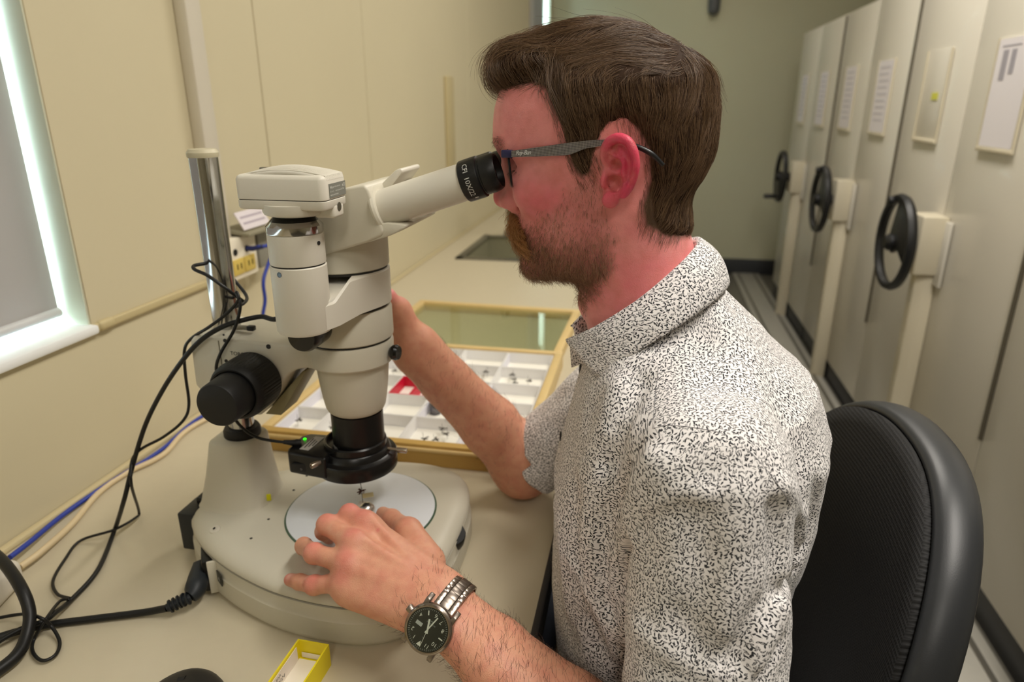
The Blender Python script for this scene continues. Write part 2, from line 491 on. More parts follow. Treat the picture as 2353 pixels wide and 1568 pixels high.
t = struct(box('trim_4', (WX + 0.006, 4.60, 1.9), (0.03, 0.05, 1.6), M('grey_trim', 'b9bab8', 0.5), bev=0.004))
o = box('wall_plate', (WX + 0.006, 2.71, 1.145), (0.012, 0.10, 0.46), M('plate_beige', 'c3b48a', 0.5), bev=0.003)
tag(o, 'tall narrow beige cover plate on the wall panels above the worktop', 'plate')

# ------------------------------------------------------------------ worktop with a sink cut-out
bm = bmesh.new()
DX0, DX1, DY0, DY1 = WX + 0.002, -0.092, -1.6, 4.4
SX0, SX1, SY0, SY1 = -0.66, -0.28, 2.39, 2.83
ZT, TH = ZD, 0.032
for (a, b, c, d) in ((DX0, DX1, DY0, SY0), (DX0, DX1, SY1, DY1), (DX0, SX0, SY0, SY1), (SX1, DX1, SY0, SY1)):
    box_bm(bm, ((a + b) / 2, (c + d) / 2, ZT - TH / 2), (b - a, d - c, TH))
wt = empty('worktop', (0, 0, 0), 'long cream laminate worktop running along the panelled wall', 'worktop')
link('surface', bm_mesh('surface', bm, False), mDesk, wt)
box('edge_strip', (DX1 + 0.003, (DY0 + DY1) / 2, ZT - TH / 2 + 0.001), (0.008, DY1 - DY0, TH + 0.006), mEdge, wt, bev=0.002)
box('upstand', (DX0 + 0.006, (DY0 + DY1) / 2, ZT + 0.004), (0.012, DY1 - DY0, 0.008), M('seal_bead', 'cdbf98', 0.5), wt, bev=0.003)
for yy in (-1.5, 1.9, 4.3):
    box('support_panel', ((DX0 + DX1) / 2 - 0.03, yy, (ZT - TH) / 2), (DX1 - DX0 - 0.10, 0.03, ZT - TH), M('support_grey', '8f8b80', 0.5), wt)
# steel sink with faucet
mSteel = M('brushed_steel', '8e8f8c', 0.32, metal=1.0)
sk = empty('sink', ((SX0 + SX1) / 2, (SY0 + SY1) / 2, ZT), 'stainless steel sink let into the worktop behind the insect drawer', 'sink')
sw, sl = SX1 - SX0, SY1 - SY0
bm = bmesh.new()
for (cx, cy, sx, sy) in ((-sw / 2, 0, 0.03, sl + 0.03), (sw / 2, 0, 0.03, sl + 0.03), (0, -sl / 2, sw + 0.03, 0.03), (0, sl / 2, sw + 0.03, 0.03)):
    box_bm(bm, (cx, cy, 0.003), (sx, sy, 0.006), 0.002)
link('rim', bm_mesh('rim', bm), mSteel, sk)
bm = bmesh.new()
for (cx, cy, sx, sy) in ((-sw / 2 + 0.006, 0, 0.004, sl - 0.01), (sw / 2 - 0.006, 0, 0.004, sl - 0.01), (0, -sl / 2 + 0.006, sw - 0.01, 0.004), (0, sl / 2 - 0.006, sw - 0.01, 0.004)):
    box_bm(bm, (cx, cy, -0.06), (sx, sy, 0.12))
box_bm(bm, (0, 0, -0.12), (sw - 0.01, sl - 0.01, 0.004))
link('basin', bm_mesh('basin', bm, False), M('basin_steel', '9a977f', 0.45, metal=0.35), sk)
lathe('drain', [(0, 0), (0.025, 0), (0.025, 0.006), (0, 0.008)], mSteel, sk, (0, 0.05, -0.118), n=24)
fp = aty(1143, 592, 2.62); fx = fp[0]
fc = empty('faucet', (fx, 2.86, ZT), 'slim gooseneck faucet behind the sink', 'faucet')
lathe('base', [(0, 0), (0.024, 0), (0.022, 0.02), (0.014, 0.03), (0, 0.03)], mSteel, fc, n=24)
tube('spout', [(0, 0, 0.02), (0, 0, 0.30), (0, -0.02, 0.345), (0, -0.07, 0.37), (0, -0.12, 0.345), (0, -0.135, 0.29)], 0.010, M('dull_faucet_metal', '7d7a60', 0.4, metal=0.6), fc, 12, 6)
tube('lever', [(0.02, 0, 0.035), (0.06, 0.0, 0.05)], 0.006, mSteel, fc, 10)
bk = empty('steel_kettle', (-0.42, 2.90, ZT), 'polished round steel pot beyond the sink, catching a window glint', 'pot')
lathe('body', [(0, 0), (0.055, 0), (0.065, 0.012), (0.067, 0.05), (0.058, 0.085), (0.04, 0.10), (0, 0.10)], M('polished_steel', 'a9a9a6', 0.12, metal=1.0), bk, n=40)
lathe('lid', [(0, 0), (0.042, 0), (0.036, 0.012), (0.008, 0.018), (0.008, 0.028), (0.012, 0.034), (0, 0.04)], M('dark_lid', '4b4a46', 0.4), bk, (0, 0, 0.10), n=32)

# ------------------------------------------------------------------ wall outlet and holder behind the microscope
mIvory = M('ivory_plastic', 'eee6d2', 0.4); mBlackHole = M('socket_black', '0a0a0c', 0.6)
ob = empty('wall_outlet', (WX, 1.158, 1.004), 'white outlet box on the wall with yellow sockets and two data ports', 'outlet')
box('cover', (0.019, 0, 0), (0.038, 0.090, 0.078), mIvory, ob, bev=0.003)
yel = M('socket_yellow', 'd9bf62', 0.45)
for k, yy in enumerate((-0.024, 0.014)):
    s = box('socket', (0.039, yy, -0.014), (0.004, 0.036, 0.030), yel, ob, bev=0.002)
    for dy in (-0.006, 0.006): box('slot', (0.0412, yy + dy, -0.013), (0.001, 0.003, 0.010), M('slot_dark', '5a4c20', 0.7), s)
    p = lathe('data_port', [(0, 0), (0.0062, 0), (0.0062, 0.002), (0, 0.002)], mBlackHole, ob, (0.0375, yy - 0.004, 0.014), (1, 0, 0), 20)
hd = empty('card_holder', (WX, 1.20, 1.03), 'grey metal bracket on the wall holding a white printed card', 'holder')
mGreyMetal = M('grey_enamel', '8f8a74', 0.45)
box('bracket', (0.018, 0.040, -0.022), (0.036, 0.050, 0.080), M('bracket_grey', '8d8b80', 0.45), hd, bev=0.003)
prism('shelf', [(0.0, 0.020), (0.060, 0.014), (0.060, 0.020), (0.0, 0.028)], -0.052, 0.070, 'y', mGreyMetal, hd, bev=0.0015)
cardm = basis((0.040, -0.002, 0.041), (0, 1, 0), (0.80, 0, 0.45))
cd_ = box('card', (0, 0, 0), (0.092, 0.036, 0.002), M('card_white', 'e4dce0', 0.6), hd); cd_.matrix_local = cardm
for k in range(2):
    b = box('print_line', (0, 0.006 - 0.012 * k, 0.0012), (0.075, 0.004, 0.0004), M('faint_print', 'b4a9b4', 0.7), cd_)

# ------------------------------------------------------------------ mobile shelving on the right
mCab = M('cabinet_enamel', 'dfdace', 0.30, spec=0.5, var=0.02, vscale=3, coat=0.15)
mCabD = M('cabinet_gap', '6e6656', 0.7)
mPost = M('cabinet_cover', 'd8cfb8', 0.4)
mPaper = M('paper', 'eeeaf0', 0.7)
mWheel = M('wheel_black', '17181a', 0.42)
CXF, UW = 0.905, 1.045
units = [(1.822 - UW, False), (1.822, True), (2.867, True), (3.912, True)]
whv = None
def make_unit(y0, label):
    u = empty('mobile_shelving', (CXF, y0 + UW / 2, 0), label, 'shelving', 'mobile shelving units in a row')
    H = 1.69
    g = 0.004
    box('end_panel', (0.012, -UW / 4, 0.10 + (H - 0.10) / 2), (0.024, UW / 2 - g, H - 0.10), mCab, u, bev=0.003)
    box('end_panel', (0.012, UW / 4, 0.10 + (H - 0.10) / 2), (0.024, UW / 2 - g, H - 0.10), mCab, u, bev=0.003)
    box('carcass', (0.47, 0, 0.10 + (H - 0.12) / 2), (0.89, UW - 0.03, H - 0.13), mCabD, u)
    box('gap_strip', (0.004, -UW / 2 + 0.004, 1.06), (0.020, 0.009, 1.24), M('gasket', '5e584a', 0.6), u)
    box('plinth', (0.05, 0, 0.05), (0.08, UW - 0.02, 0.10), mBase, u, bev=0.003)
    for k, (yy, paper) in enumerate(((-0.245, True), (0.265, True))):
        hx = -0.003
        h = box('label_holder', (hx, yy, 1.30), (0.004, 0.20, 0.285), mCab, u, bev=0.001)
        box('lip', (hx - 0.003, yy, 1.160), (0.010, 0.205, 0.012), mPost, h, bev=0.002)
        for s in (-1, 1): box('guide', (hx - 0.003, yy + s * 0.1, 1.30), (0.006, 0.006, 0.285), mPost, h)
    return u
def wheel_assembly(u):
    yy = 0.0
    g = empty('gearbox', (0, 0, 0)); g.parent = u
    bpy.data.objects.remove(g)
    gb = box('gear_housing', (-0.038, yy + 0.0, 0.862), (0.075, 0.115, 0.180), mPost, u, bev=0.004)
    box('back_plate', (-0.006, yy + 0.005, 0.84), (0.010, 0.19, 0.20), mCab, u, bev=0.003)
    pc = prism('chain_cover', [(-0.055, -0.028), (-0.055, 0.012), (-0.03, 0.04), (0.0, 0.055), (0.0, -0.045), (-0.03, -0.04)], 0.0, 0.775, 'z', mPost, u, bev=0.003)
    hw = lathe('hand_wheel', [(0.132, -0.012), (0.147, -0.013), (0.152, 0.0), (0.147, 0.013), (0.132, 0.012), (0.126, 0.0), (0.132, -0.012)], mWheel, u, (-0.125, yy, 0.862), (1, 0, 0), 64)
    # web: half-disc spoke, hub and crank knob
    n = 20; pts = [(0, 0)]
    V, F = [], []
    bm = bmesh.new(); poly = [(0.03 * math.cos(a), 0.03 * math.sin(a)) for a in np.linspace(PI * 1.15, PI * 1.85, 6)]
    poly = []
    for a in np.linspace(math.radians(-35), math.radians(75), 14): poly.append((0.136 * math.cos(a), 0.136 * math.sin(a)))
    poly += [(0.02, 0.05), (-0.028, 0.02), (-0.02, -0.03), (0.02, -0.045)]
    prism('spoke', poly, -0.010, 0.006, 'x', mWheel, hw, bev=0.003).location = (-0.125, yy, 0.862)
    lathe('hub', [(0, -0.03), (0.018, -0.03), (0.026, -0.02), (0.028, 0.02), (0.018, 0.10), (0, 0.10)], mWheel, hw, (-0.125, yy, 0.862), (1, 0, 0), 32)
    lathe('crank_knob', [(0, 0), (0.008, 0), (0.008, 0.02), (0.013, 0.03), (0.014, 0.08), (0.009, 0.09), (0, 0.09)], mWheel, hw, (-0.13, yy + 0.085, 0.862 - 0.098), (-1, 0, 0), 24)
    return hw
def copy_tree(o, parent=None):
    c = o.copy(); COL.objects.link(c); c.parent = parent
    for ch in list(o.children): copy_tree(ch, c)
    return c
proto = make_unit(1.822, 'beige mobile shelving unit nearest the chair, yellow sticker on its empty label frame')
wheel_assembly(proto)
nm = ['beige mobile shelving unit nearest the chair, yellow sticker on its empty label frame',
      'second beige shelving unit along the aisle from the chair, hand wheel with a thick rim',
      'beige shelving unit closest to the back wall, its crank handle sticking out into the aisle',
      'beige shelving unit beside the chair edge, mostly out of the frame']
us = [proto]
for k in (1, 2):
    c = copy_tree(proto); c.location.y += UW * k; c['label'] = nm[k]; us.append(c)
c = copy_tree(proto); c.location.y -= UW; c['label'] = nm[3]; us.append(c)
for ch in list(us[3].children):          # its crank is folded away
    for kb in list(ch.children):
        if kb.name.startswith('crank_knob'): bpy.data.objects.remove(kb)
# wheels stand at different angles
for u, a in ((us[0], 2.2), (us[1], 2.3), (us[2], 5.0)):
    for ch in u.children:
        if ch.name.startswith('hand_wheel'):
            for kb in ch.children:      # folded-in cranks on the nearer wheels
                if kb.name.startswith('crank_knob') and u is not us[2]:
                    kb.data = kb.data.copy(); kb.data.transform(Matrix.Translation((-0.13, 0, 0)) @ Matrix.Scale(0.30, 4, (1, 0, 0)) @ Matrix.Translation((0.13, 0, 0)))
            ctr = Vector((-0.125, 0, 0.862))
            ch.matrix_local = Matrix.Translation(ctr) @ Matrix.Rotation(a, 4, 'X') @ Matrix.Translation(-ctr) @ ch.matrix_local
# printed sheets in the label frames (one frame stays empty but for a sticker)
mPrint = M('grey_print', 'a9a6b0', 0.8)
def sheet(u, yy, label, hero=False):
    s = empty('paper_sheet', (u.location.x - 0.007, u.location.y + yy, 1.168), label, 'paper', 'printed sheets in the shelving label frames')
    box('page', (0, 0, 0.135), (0.0016, 0.186, 0.270), mPaper, s)
    if hero:
        for (a, b, c, d) in ((0.02, 0.252, 0.10, 0.004), (0.045, 0.205, 0.03, 0.075), (0.0, 0.212, 0.026, 0.06)):
            box('print_block', (-0.0012, a, b), (0.0004, c, d), mPrint, s)
    else:
        for k in range(9): box('print_block', (-0.0012, 0.0 + 0.01 * (k % 2), 0.245 - 0.025 * k), (0.0004, 0.12, 0.006), M('pale_print', 'cfccd6', 0.8), s)
sheet(us[0], -0.245, 'white printed sheet in the label frame nearest the chair', True)
sheet(us[1], -0.245, 'white sheet on the second shelving unit, on its side nearer the chair')
sheet(us[1], 0.265, 'white sheet on the second shelving unit, on its side nearer the back wall')
sheet(us[2], -0.245, 'white sheet on the shelving unit by the back wall, on its near side')
sheet(us[2], 0.265, 'farthest white sheet, on the shelving unit touching the back wall')
o = box('yellow_sticker', (CXF - 0.0065, 2.585, 1.30), (0.002, 0.05, 0.022), M('sticker_yellow', 'd8d85a', 0.6)); tag(o, 'small yellow sticker inside the empty label frame on the shelving', 'sticker')
bpy.data.objects.remove(bpy.data.objects['gearbox']) if 'gearbox' in bpy.data.objects else None
# rail deck on the floor in front of the shelving
dk = struct(box('trim_5', (0.80, 3.2, 0.006), (0.20, 4.66, 0.012), mFloorLight, bev=0.003))
for xx in (0.74, 0.86):
    struct(box('trim_6' if xx < 0.8 else 'trim_7', (xx, 3.2, 0.014), (0.014, 4.66, 0.006), M('rail_steel', '8d8a82', 0.35, metal=0.7)))
# dark grey bracket hanging on the back wall near the ceiling edge of the view
hp = aty(1640, 20, YB - 0.03)
hb = empty('wall_bracket', (hp[0], YB, hp[2]), 'dark grey rounded bracket hanging high on the back wall', 'bracket')
mHandle = M('dark_grey_plastic', '5c5f62', 0.4)
tube('body', [(0, -0.03, 0.30), (0, -0.035, 0.1), (0, -0.035, -0.005)], [0.045, 0.045, 0.042], mHandle, hb, 20)
lathe('cap', [(0.042, 0), (0.036, 0.022), (0.02, 0.036), (0, 0.042)], mHandle, hb, (0, -0.035, -0.004), (0, 0, -1), 20)
box('wall_plate_mount', (0, -0.006, 0.2), (0.05, 0.012, 0.16), mHandle, hb, bev=0.003)
# ceiling light fixtures (lamp faces are the area lights above)
for (lx, ly, lp), lw_ in zip(LAMPS, ('above the office chair', 'above the nearest shelving unit', 'nearest the back wall', 'behind the camera')):
    f = empty('ceiling_light', (lx, ly, ZC), 'white fluorescent ceiling light %s' % lw_, 'ceiling light', 'ceiling lights')
    box('housing', (0, 0, -0.025), (0.36, 1.26, 0.05), M('fixture_white', 'f4f4f0', 0.5), f, bev=0.004)
    box('diffuser', (0, 0, -0.053), (0.30, 1.2, 0.006), M('diffuser', 'ffffff', 0.5, emit='fff0d8', estr=2.0), f)
# ================================================================== the stereo microscope
mCream = M('scope_enamel', 'd2cdbc', 0.42, spec=0.45, bump=0.06, bscale=1500)
mCream2 = M('scope_light_enamel', 'dbd6c8', 0.4, spec=0.45, bump=0.06, bscale=1500)
mGroove = M('groove_dark', '2c2b28', 0.7)
mChrome = M('chrome', 'd5d5d8', 0.09, metal=1.0)
mNickel = M('nickel_dark', '8d8c8a', 0.16, metal=1.0)
mBlk = M('black_enamel', '0e0e0f', 0.38, spec=0.5)
mRub = M('black_rubber', '121213', 0.55, bump=0.05, bscale=2000)
mBlkGloss = M('black_gloss', '0b0b0c', 0.18, spec=0.6)
mInk = M('print_dark', '2a2a2c', 0.6); mInkW = M('print_white', 'd8d8d4', 0.6)
AX, AY = -0.322, 0.687
S = empty('microscope', (AX, AY, ZD), 'cream stereo microscope with two eyepieces, black focus knobs and a camera on top', 'microscope')

def outline_loop(half, n=160, yc=0.0):
    """half: (x, halfwidth) from back to front; closed smooth outline resampled"""
    top = [(x, yc + hw) for x, hw in half]; bot = [(x, yc - hw) for x, hw in half[::-1]]
    P = [np.array(p) for p in (top + bot)]
    Q = []
    m = len(P)
    for i in range(m):
        a, b, c, d = P[i - 1], P[i], P[(i + 1) % m], P[(i + 2) % m]
        for j in range(10):
            t = j / 10
            Q.append(0.5 * (2 * b + (c - a) * t + (2 * a - 5 * b + 4 * c - d) * t * t + (3 * b - a - 3 * c + d) * t ** 3))
    Q = np.array(Q); L = np.r_[0, np.cumsum(np.linalg.norm(np.diff(np.vstack([Q, Q[:1]]), axis=0), axis=1))]
    s = np.linspace(0, L[-1], n, endpoint=False)
    Qc = np.vstack([Q, Q[:1]])
    return np.c_[np.interp(s, L, Qc[:, 0]), np.interp(s, L, Qc[:, 1])]
def inset(P, d):
    t = np.roll(P, -1, 0) - np.roll(P, 1, 0); t /= np.linalg.norm(t, axis=1)[:, None]
    nrm = np.c_[t[:, 1], -t[:, 0]]
    c = P.mean(0)
    if ((P - c) * nrm).sum() < 0: nrm = -nrm
    return P - nrm * d
def loft(name, loops, mat, parent, capb=True, capt=True, sharp=35):
    n = len(loops[0]); V = [tuple(p) for L in loops for p in L]; F = []
    for k in range(len(loops) - 1):
        for i in range(n):
            j = (i + 1) % n
            F.append((k * n + i, k * n + j, (k + 1) * n + j, (k + 1) * n + i))
    if capb: F.append(tuple(range(n - 1, -1, -1)))
    if capt: F.append(tuple((len(loops) - 1) * n + i for i in range(n)))
    bm = bmesh.new(); me0 = mesh('t', V, F)
    bm.from_mesh(me0); bpy.data.meshes.remove(me0)
    return link(name, bm_mesh(name, bm, True, sharp), mat, parent)
def lz(P, z): return [(p[0], p[1], z) for p in P]

HALF = [(-0.212, 0.018), (-0.208, 0.036), (-0.192, 0.056), (-0.162, 0.082), (-0.128, 0.103), (-0.09, 0.121), (-0.039, 0.138), (0.016, 0.1455), (0.06, 0.143), (0.093, 0.128), (0.114, 0.10), (0.125, 0.06), (0.128, 0.02)]
OUT = outline_loop(HALF, 200, -0.013)
bs = loft('base', [lz(inset(OUT, 0.004), 0.0), lz(inset(OUT, 0.0015), 0.003), lz(OUT, 0.008), lz(inset(OUT, 0.0005), 0.030), lz(inset(OUT, 0.002), 0.032), lz(inset(OUT, 0.0025), 0.0465)], mCream, S)
loft('base_groove', [lz(inset(OUT, 0.005), 0.045), lz(inset(OUT, 0.005), 0.050)], mGroove, S)
BT = 0.0665
lay = [(0.0488, 0.003), (0.0505, 0.0018), (0.0535, 0.0022), (0.058, 0.005), (0.062, 0.010), (0.0648, 0.017), (0.0662, 0.026), (BT, 0.036)]
loft('base_shell', [lz(inset(OUT, d), z) for z, d in lay], mCream, S)
# stage plate
DCX, DCY = 0.002, -0.008
st = lathe('stage_ring', [(0, -0.004), (0.0915, -0.004), (0.0915, 0.0006), (0.0885, 0.0008), (0, 0.0008)], M('plate_green_glass', '3f5c48', 0.2), S, (DCX, DCY, BT), n=96)
lathe('stage_plate', [(0, 0), (0.0893, 0), (0.0893, 0.0020), (0.0885, 0.0024), (0, 0.0024)], M('white_stage', 'e3e8ee', 0.35, spec=0.5), S, (DCX, DCY, BT), n=96)
# details on the shell
for (u, v) in ((705, 1094), (675, 1127), (617, 1194), (577, 1238)):
    p = atz(u, v, ZD + BT) - np.array([AX, AY, ZD])
    lathe('screw_hole', [(0, 0), (0.0016, 0), (0.0016, 0.0004), (0, 0.0004)], mGroove, S, (p[0], p[1], BT), n=12)
p = atz(497, 1222, ZD + 0.062) - np.array([AX, AY, ZD])
cl = lathe('plug_cap', [(0.0065, -0.004), (0.0065, 0.0035), (0.0055, 0.005), (0, 0.005)], mCream2, S, (p[0], p[1], 0.062), (-0.25, -0.35, 1), 24)
lathe('slot', [(0, 0), (0.0016, 0), (0.0016, 0.0004), (0, 0.0004)], mGroove, cl, (p[0] - 0.001, p[1] - 0.0015, 0.0672), (-0.25, -0.35, 1), 12)
p = atz(690, 1237, ZD + BT) - np.array([AX, AY, ZD])
box('index_mark', (p[0], p[1], BT + 0.0002), (0.016, 0.0022, 0.0006), mInkW, S, rot=0.75)
p = atz(618, 1146, ZD + 0.073) - np.array([AX, AY, ZD])
tag(box('yellow_dot', (AX + p[0], AY + p[1] + 0.0, ZD + 0.0745), (0.0055, 0.003, 0.009), M('dot_yellow', 'd8d400', 0.5), bev=0.001, rot=0.4), 'tiny yellow sticker at the foot of the microscope pillar', 'sticker')
# front dimmer wheel
dw = lathe('dimmer_wheel', [(0, -0.007), (0.019, -0.007), (0.020, -0.005), (0.020, 0.005), (0.019, 0.007), (0, 0.007)], mRub, S, (0.1125, -0.010, 0.045), (0.25, -0.25, 1), 48, rfun=lambda a, z, r: 1 + (0.02 if r > 0.015 and int(a * 48 / PI) % 2 else 0))
# back socket plate, inlet, label
sp = np.array([-0.156, -0.095, 0.026])
dirn = Vector((-0.82, -0.57, 0)).normalized(); tng = Vector((-dirn.y, dirn.x, 0))
ms = basis(sp, tng, dirn)
pk = box('inlet_frame', (0, 0, 0), (0.042, 0.04, 0.012), mBlk, S, bev=0.002); pk.matrix_local = ms @ Matrix.Translation((0, 0, 0.0))
q = box('inlet_side', (0, 0, 0), (0.004, 0.042, 0.013), mCream, S, bev=0.001); q.matrix_local = ms @ Matrix.Translation((0.0232, 0, -0.006))
lp_ = Vector((-0.127, -0.117, 0.030)); ld = Vector((-0.62, -0.78, 0)).normalized(); lt = Vector((-ld.y, ld.x, 0))
lb = box('rating_label', (0, 0, 0), (0.014, 0.014, 0.0012), M('label_dark', '36362f', 0.5), S); lb.matrix_local = basis(lp_, lt, ld)
text('rating_mark', 'e', 0.010, Matrix.Translation((0, 0, 0.0008)), mInkW, lb)
bb = box('rear_box', (-0.2135, -0.030, 0.034), (0.022, 0.040, 0.052), M('grey_black_plastic', '2b2e30', 0.5), S, bev=0.002)
box('rear_box_cap', (-0.206, -0.012, 0.064), (0.016, 0.03, 0.012), mBlk, S, bev=0.004)
# pillar
pil_b = outline_loop([(-0.202, 0.016), (-0.199, 0.032), (-0.180, 0.042), (-0.150, 0.044), (-0.128, 0.034), (-0.121, 0.013)], 80, -0.002)
pil_t = outline_loop([(-0.184, 0.012), (-0.182, 0.024), (-0.168, 0.029), (-0.148, 0.030), (-0.132, 0.024), (-0.127, 0.010)], 80, -0.002)
def mixl(a, b, t): return a * (1 - t) + b * t
loft('pillar', [lz(inset(pil_b, -0.004), BT - 0.002), lz(inset(pil_b, -0.0018), BT + 0.001), lz(pil_b, BT + 0.005), lz(mixl(pil_b, pil_t, 0.5), 0.105), lz(pil_t, 0.148), lz(inset(pil_t, 0.002), 0.151), lz(inset(pil_t, 0.006), 0.152)], mCream, S, sharp=45)
PX = -0.152
lathe('collar', [(0, 0), (0.0205, 0), (0.022, 0.003), (0.022, 0.009), (0.020, 0.013), (0, 0.013)], mRub, S, (PX, 0, 0.150), n=48)
lathe('post', [(0.0, 0), (0.0152, 0), (0.0152, 0.333), (0.0, 0.333)], M('post_chrome', 'b9b9b9', 0.13, metal=1.0, var=0.08, vscale=120), S, (PX, 0, 0.152), n=64)
lathe('post_cap', [(0, 0), (0.0160, 0), (0.0165, 0.002), (0.0165, 0.005), (0.014, 0.0085), (0, 0.0095)], M('cap_beige', 'c4bca0', 0.45), S, (PX, 0, 0.4845), n=48)
# focusing arm
poly = [(-0.176, 0.232), (-0.174, 0.286), (-0.168, 0.2925), (-0.06, 0.290), (0.0, 0.2865), (0.0, 0.2635), (-0.032, 0.2635), (-0.046, 0.261), (-0.056, 0.255), (-0.064, 0.246), (-0.079, 0.224), (-0.098, 0.200), (-0.130, 0.198), (-0.160, 0.212)]
prism('focus_arm', poly, -0.041, 0.041, 'y', mCream, S, bev=0.0035, seg=3)
box('clamp_seam', (-0.1375, 0, 0.245), (0.0012, 0.0826, 0.088), M('seam_shade', '77735f', 0.7), S)
prism('rack_guide', [(-0.052, 0.250), (-0.046, 0.252), (-0.085, 0.192), (-0.105, 0.192)], -0.020, 0.020, 'y', M('guide_olive', '8f8868', 0.5), S, bev=0.001)
lathe('arm_ring', [(0.0425, 0), (0.0475, 0), (0.0490, 0.002), (0.0497, 0.022), (0.0488, 0.0262), (0.044, 0.027), (0.0425, 0.027)], mCream, S, (0.0, 0, 0.2625), n=96)
prism('arm_bridge', [(-0.06, -0.036), (-0.02, -0.043), (0.0, -0.0485), (0.0, 0.0485), (-0.02, 0.043), (-0.06, 0.036)], 0.2635, 0.2858, 'z', mCream, S, bev=0.002)
for (u, v, r) in ((517, 783, 0.0022), (514, 770, 0.0012), (617, 797, 0.0028), (520, 830, 0.0022)):
    p = aty(u, v, AY - 0.041) - np.array([AX, AY, ZD])
    lathe('set_screw', [(0, 0), (r, 0), (r, 0.0006), (0, 0.0006)], mGroove, S, (p[0], -0.0408, p[2]), (0, -1, 0), 16)
p = aty(552, 815, AY - 0.042) - np.array([AX, AY, ZD])
text('torque_lettering', 'TORQUE', 0.0062, basis((p[0], -0.0414, p[2]), (1, 0, -0.03), (0, -1, 0)), mInk, S)
p = aty(556, 829, AY - 0.042) - np.array([AX, AY, ZD])
arr = [(p[0] + x, -0.0414, p[2] + z) for x, z in ((-0.0085, 0.0), (-0.004, 0.0012), (0.002, 0.0004), (0.0095, -0.003))]
tube('torque_arrow', arr, [0.0006, 0.0004, 0.0003, 0.0003], mInk, S, 6, 4)
p2 = aty(583, 744, AY - 0.010) - np.array([AX, AY, ZD])
tube('lock_lever', [(PX + 0.018, -0.012, 0.2955), (PX + 0.030, -0.013, 0.2965), (PX + 0.036, -0.014, 0.2965)], [0.003, 0.0028, 0.003], M('lever_grey', '8e8874', 0.4), S, 10)
box('lever_tip', (PX + 0.040, -0.0145, 0.2970), (0.009, 0.007, 0.006), mBlk, S, bev=0.0015)
# focus knobs: coarse with fine in front, both sides
def ribbed(n, d): return lambda a, z, r: 1 - (d if (int((a + PI) * n / (2 * PI) * 2) % 3 == 0) else 0)
KX, KZ = -0.096, 0.2475
for s in (-1, 1):
    lathe('coarse_knob', [(0, 0), (0.0310, 0), (0.0323, 0.002), (0.0325, 0.032), (0.0318, 0.038), (0.0295, 0.0435), (0.0280, 0.0450), (0.0262, 0.0450), (0.0258, 0.040), (0, 0.040)], mRub, S, (KX, s * 0.043, KZ), (0, s, 0), 150, sharp=28, rfun=lambda a, z, r: 1 - (0.035 if (0.003 < z < 0.036 and r > 0.031 and int((a + PI) * 150 / (2 * PI)) % 3 == 0) else 0))
    lathe('fine_knob', [(0, 0), (0.0246, 0), (0.0250, 0.002), (0.0238, 0.0320), (0.0226, 0.0342), (0.0210, 0.0350), (0, 0.0350)], mRub, S, (KX, s * 0.0835, KZ), (0, s, 0), 144, sharp=28, rfun=lambda a, z, r: 1 - (0.03 if (0.003 < z < 0.031 and r > 0.02 and int((a + PI) * 144 / (2 * PI)) % 3 == 0) else 0))
# optical body
lathe('lens_housing', [(0.0, 0.0), (0.0300, 0.0), (0.0325, 0.002), (0.0345, 0.006), (0.0368, 0.018), (0.0388, 0.034), (0.0405, 0.052), (0.0415, 0.066), (0.0, 0.066)], mCream, S, (0.002, 0, 0.2005), n=96)
lathe('zoom_groove', [(0, 0), (0.0465, 0), (0.0465, 0.004), (0, 0.004)], mGroove, S, (0, 0, 0.2885), n=64)
lathe('zoom_body', [(0.0, 0.0), (0.0480, 0.0), (0.0500, 0.0015), (0.0503, 0.004), (0.0500, 0.033), (0.0485, 0.036), (0, 0.036)], mCream, S, (0, 0, 0.2915), n=96)
lathe('splitter_groove', [(0, 0), (0.0455, 0), (0.0455, 0.006), (0, 0.006)], mGroove, S, (0, 0, 0.3265), n=64)
# beam splitter: bridge between body and camera tube
TX, TY, TR = -0.005, -0.088, 0.0264
def hull2(c0, r0, c1, r1, n=48):
    pts = [(c0[0] + r0 * math.cos(a), c0[1] + r0 * math.sin(a)) for a in np.linspace(0, 2 * PI, 120, endpoint=False)]
    pts += [(c1[0] + r1 * math.cos(a), c1[1] + r1 * math.sin(a)) for a in np.linspace(0, 2 * PI, 120, endpoint=False)]
    pts = sorted(set((round(x, 6), round(y, 6)) for x, y in pts))
    def half(ps):
        h = []
        for p in ps:
            while len(h) > 1 and (h[-1][0] - h[-2][0]) * (p[1] - h[-2][1]) - (h[-1][1] - h[-2][1]) * (p[0] - h[-2][0]) <= 0: h.pop()
            h.append(p)
        return h[:-1]
    return np.array(half(pts) + half(pts[::-1]))
HB = hull2((0, 0), 0.0503, (TX, TY), TR)
def zt(p, lo, hi, a=-0.076, b=-0.046):   # faces step from the tube up to the body
    d = np.clip((p[1] - a) / (b - a), 0, 1); return lo + (hi - lo) * d
HB = np.array([q for q in HB]); HB2 = []
for q, q2 in zip(HB, np.roll(HB, -1, 0)):
    m_ = max(1, int(np.linalg.norm(q2 - q) / 0.003)); HB2 += [q + (q2 - q) * k / m_ for k in range(m_)]
HB = np.array(HB2)
loopsB = [[(q[0], q[1], zt(q, 0.3265, 0.3305)) for q in inset(HB, 0.003)], [(q[0], q[1], zt(q, 0.328, 0.332)) for q in HB], [(q[0], q[1], zt(q, 0.352, 0.3690, -0.080, -0.058)) for q in HB], [(q[0], q[1], zt(q, 0.354, 0.3705, -0.080, -0.058)) for q in inset(HB, 0.002)]]
loft('beam_splitter', loopsB, mCream2, S, sharp=40)
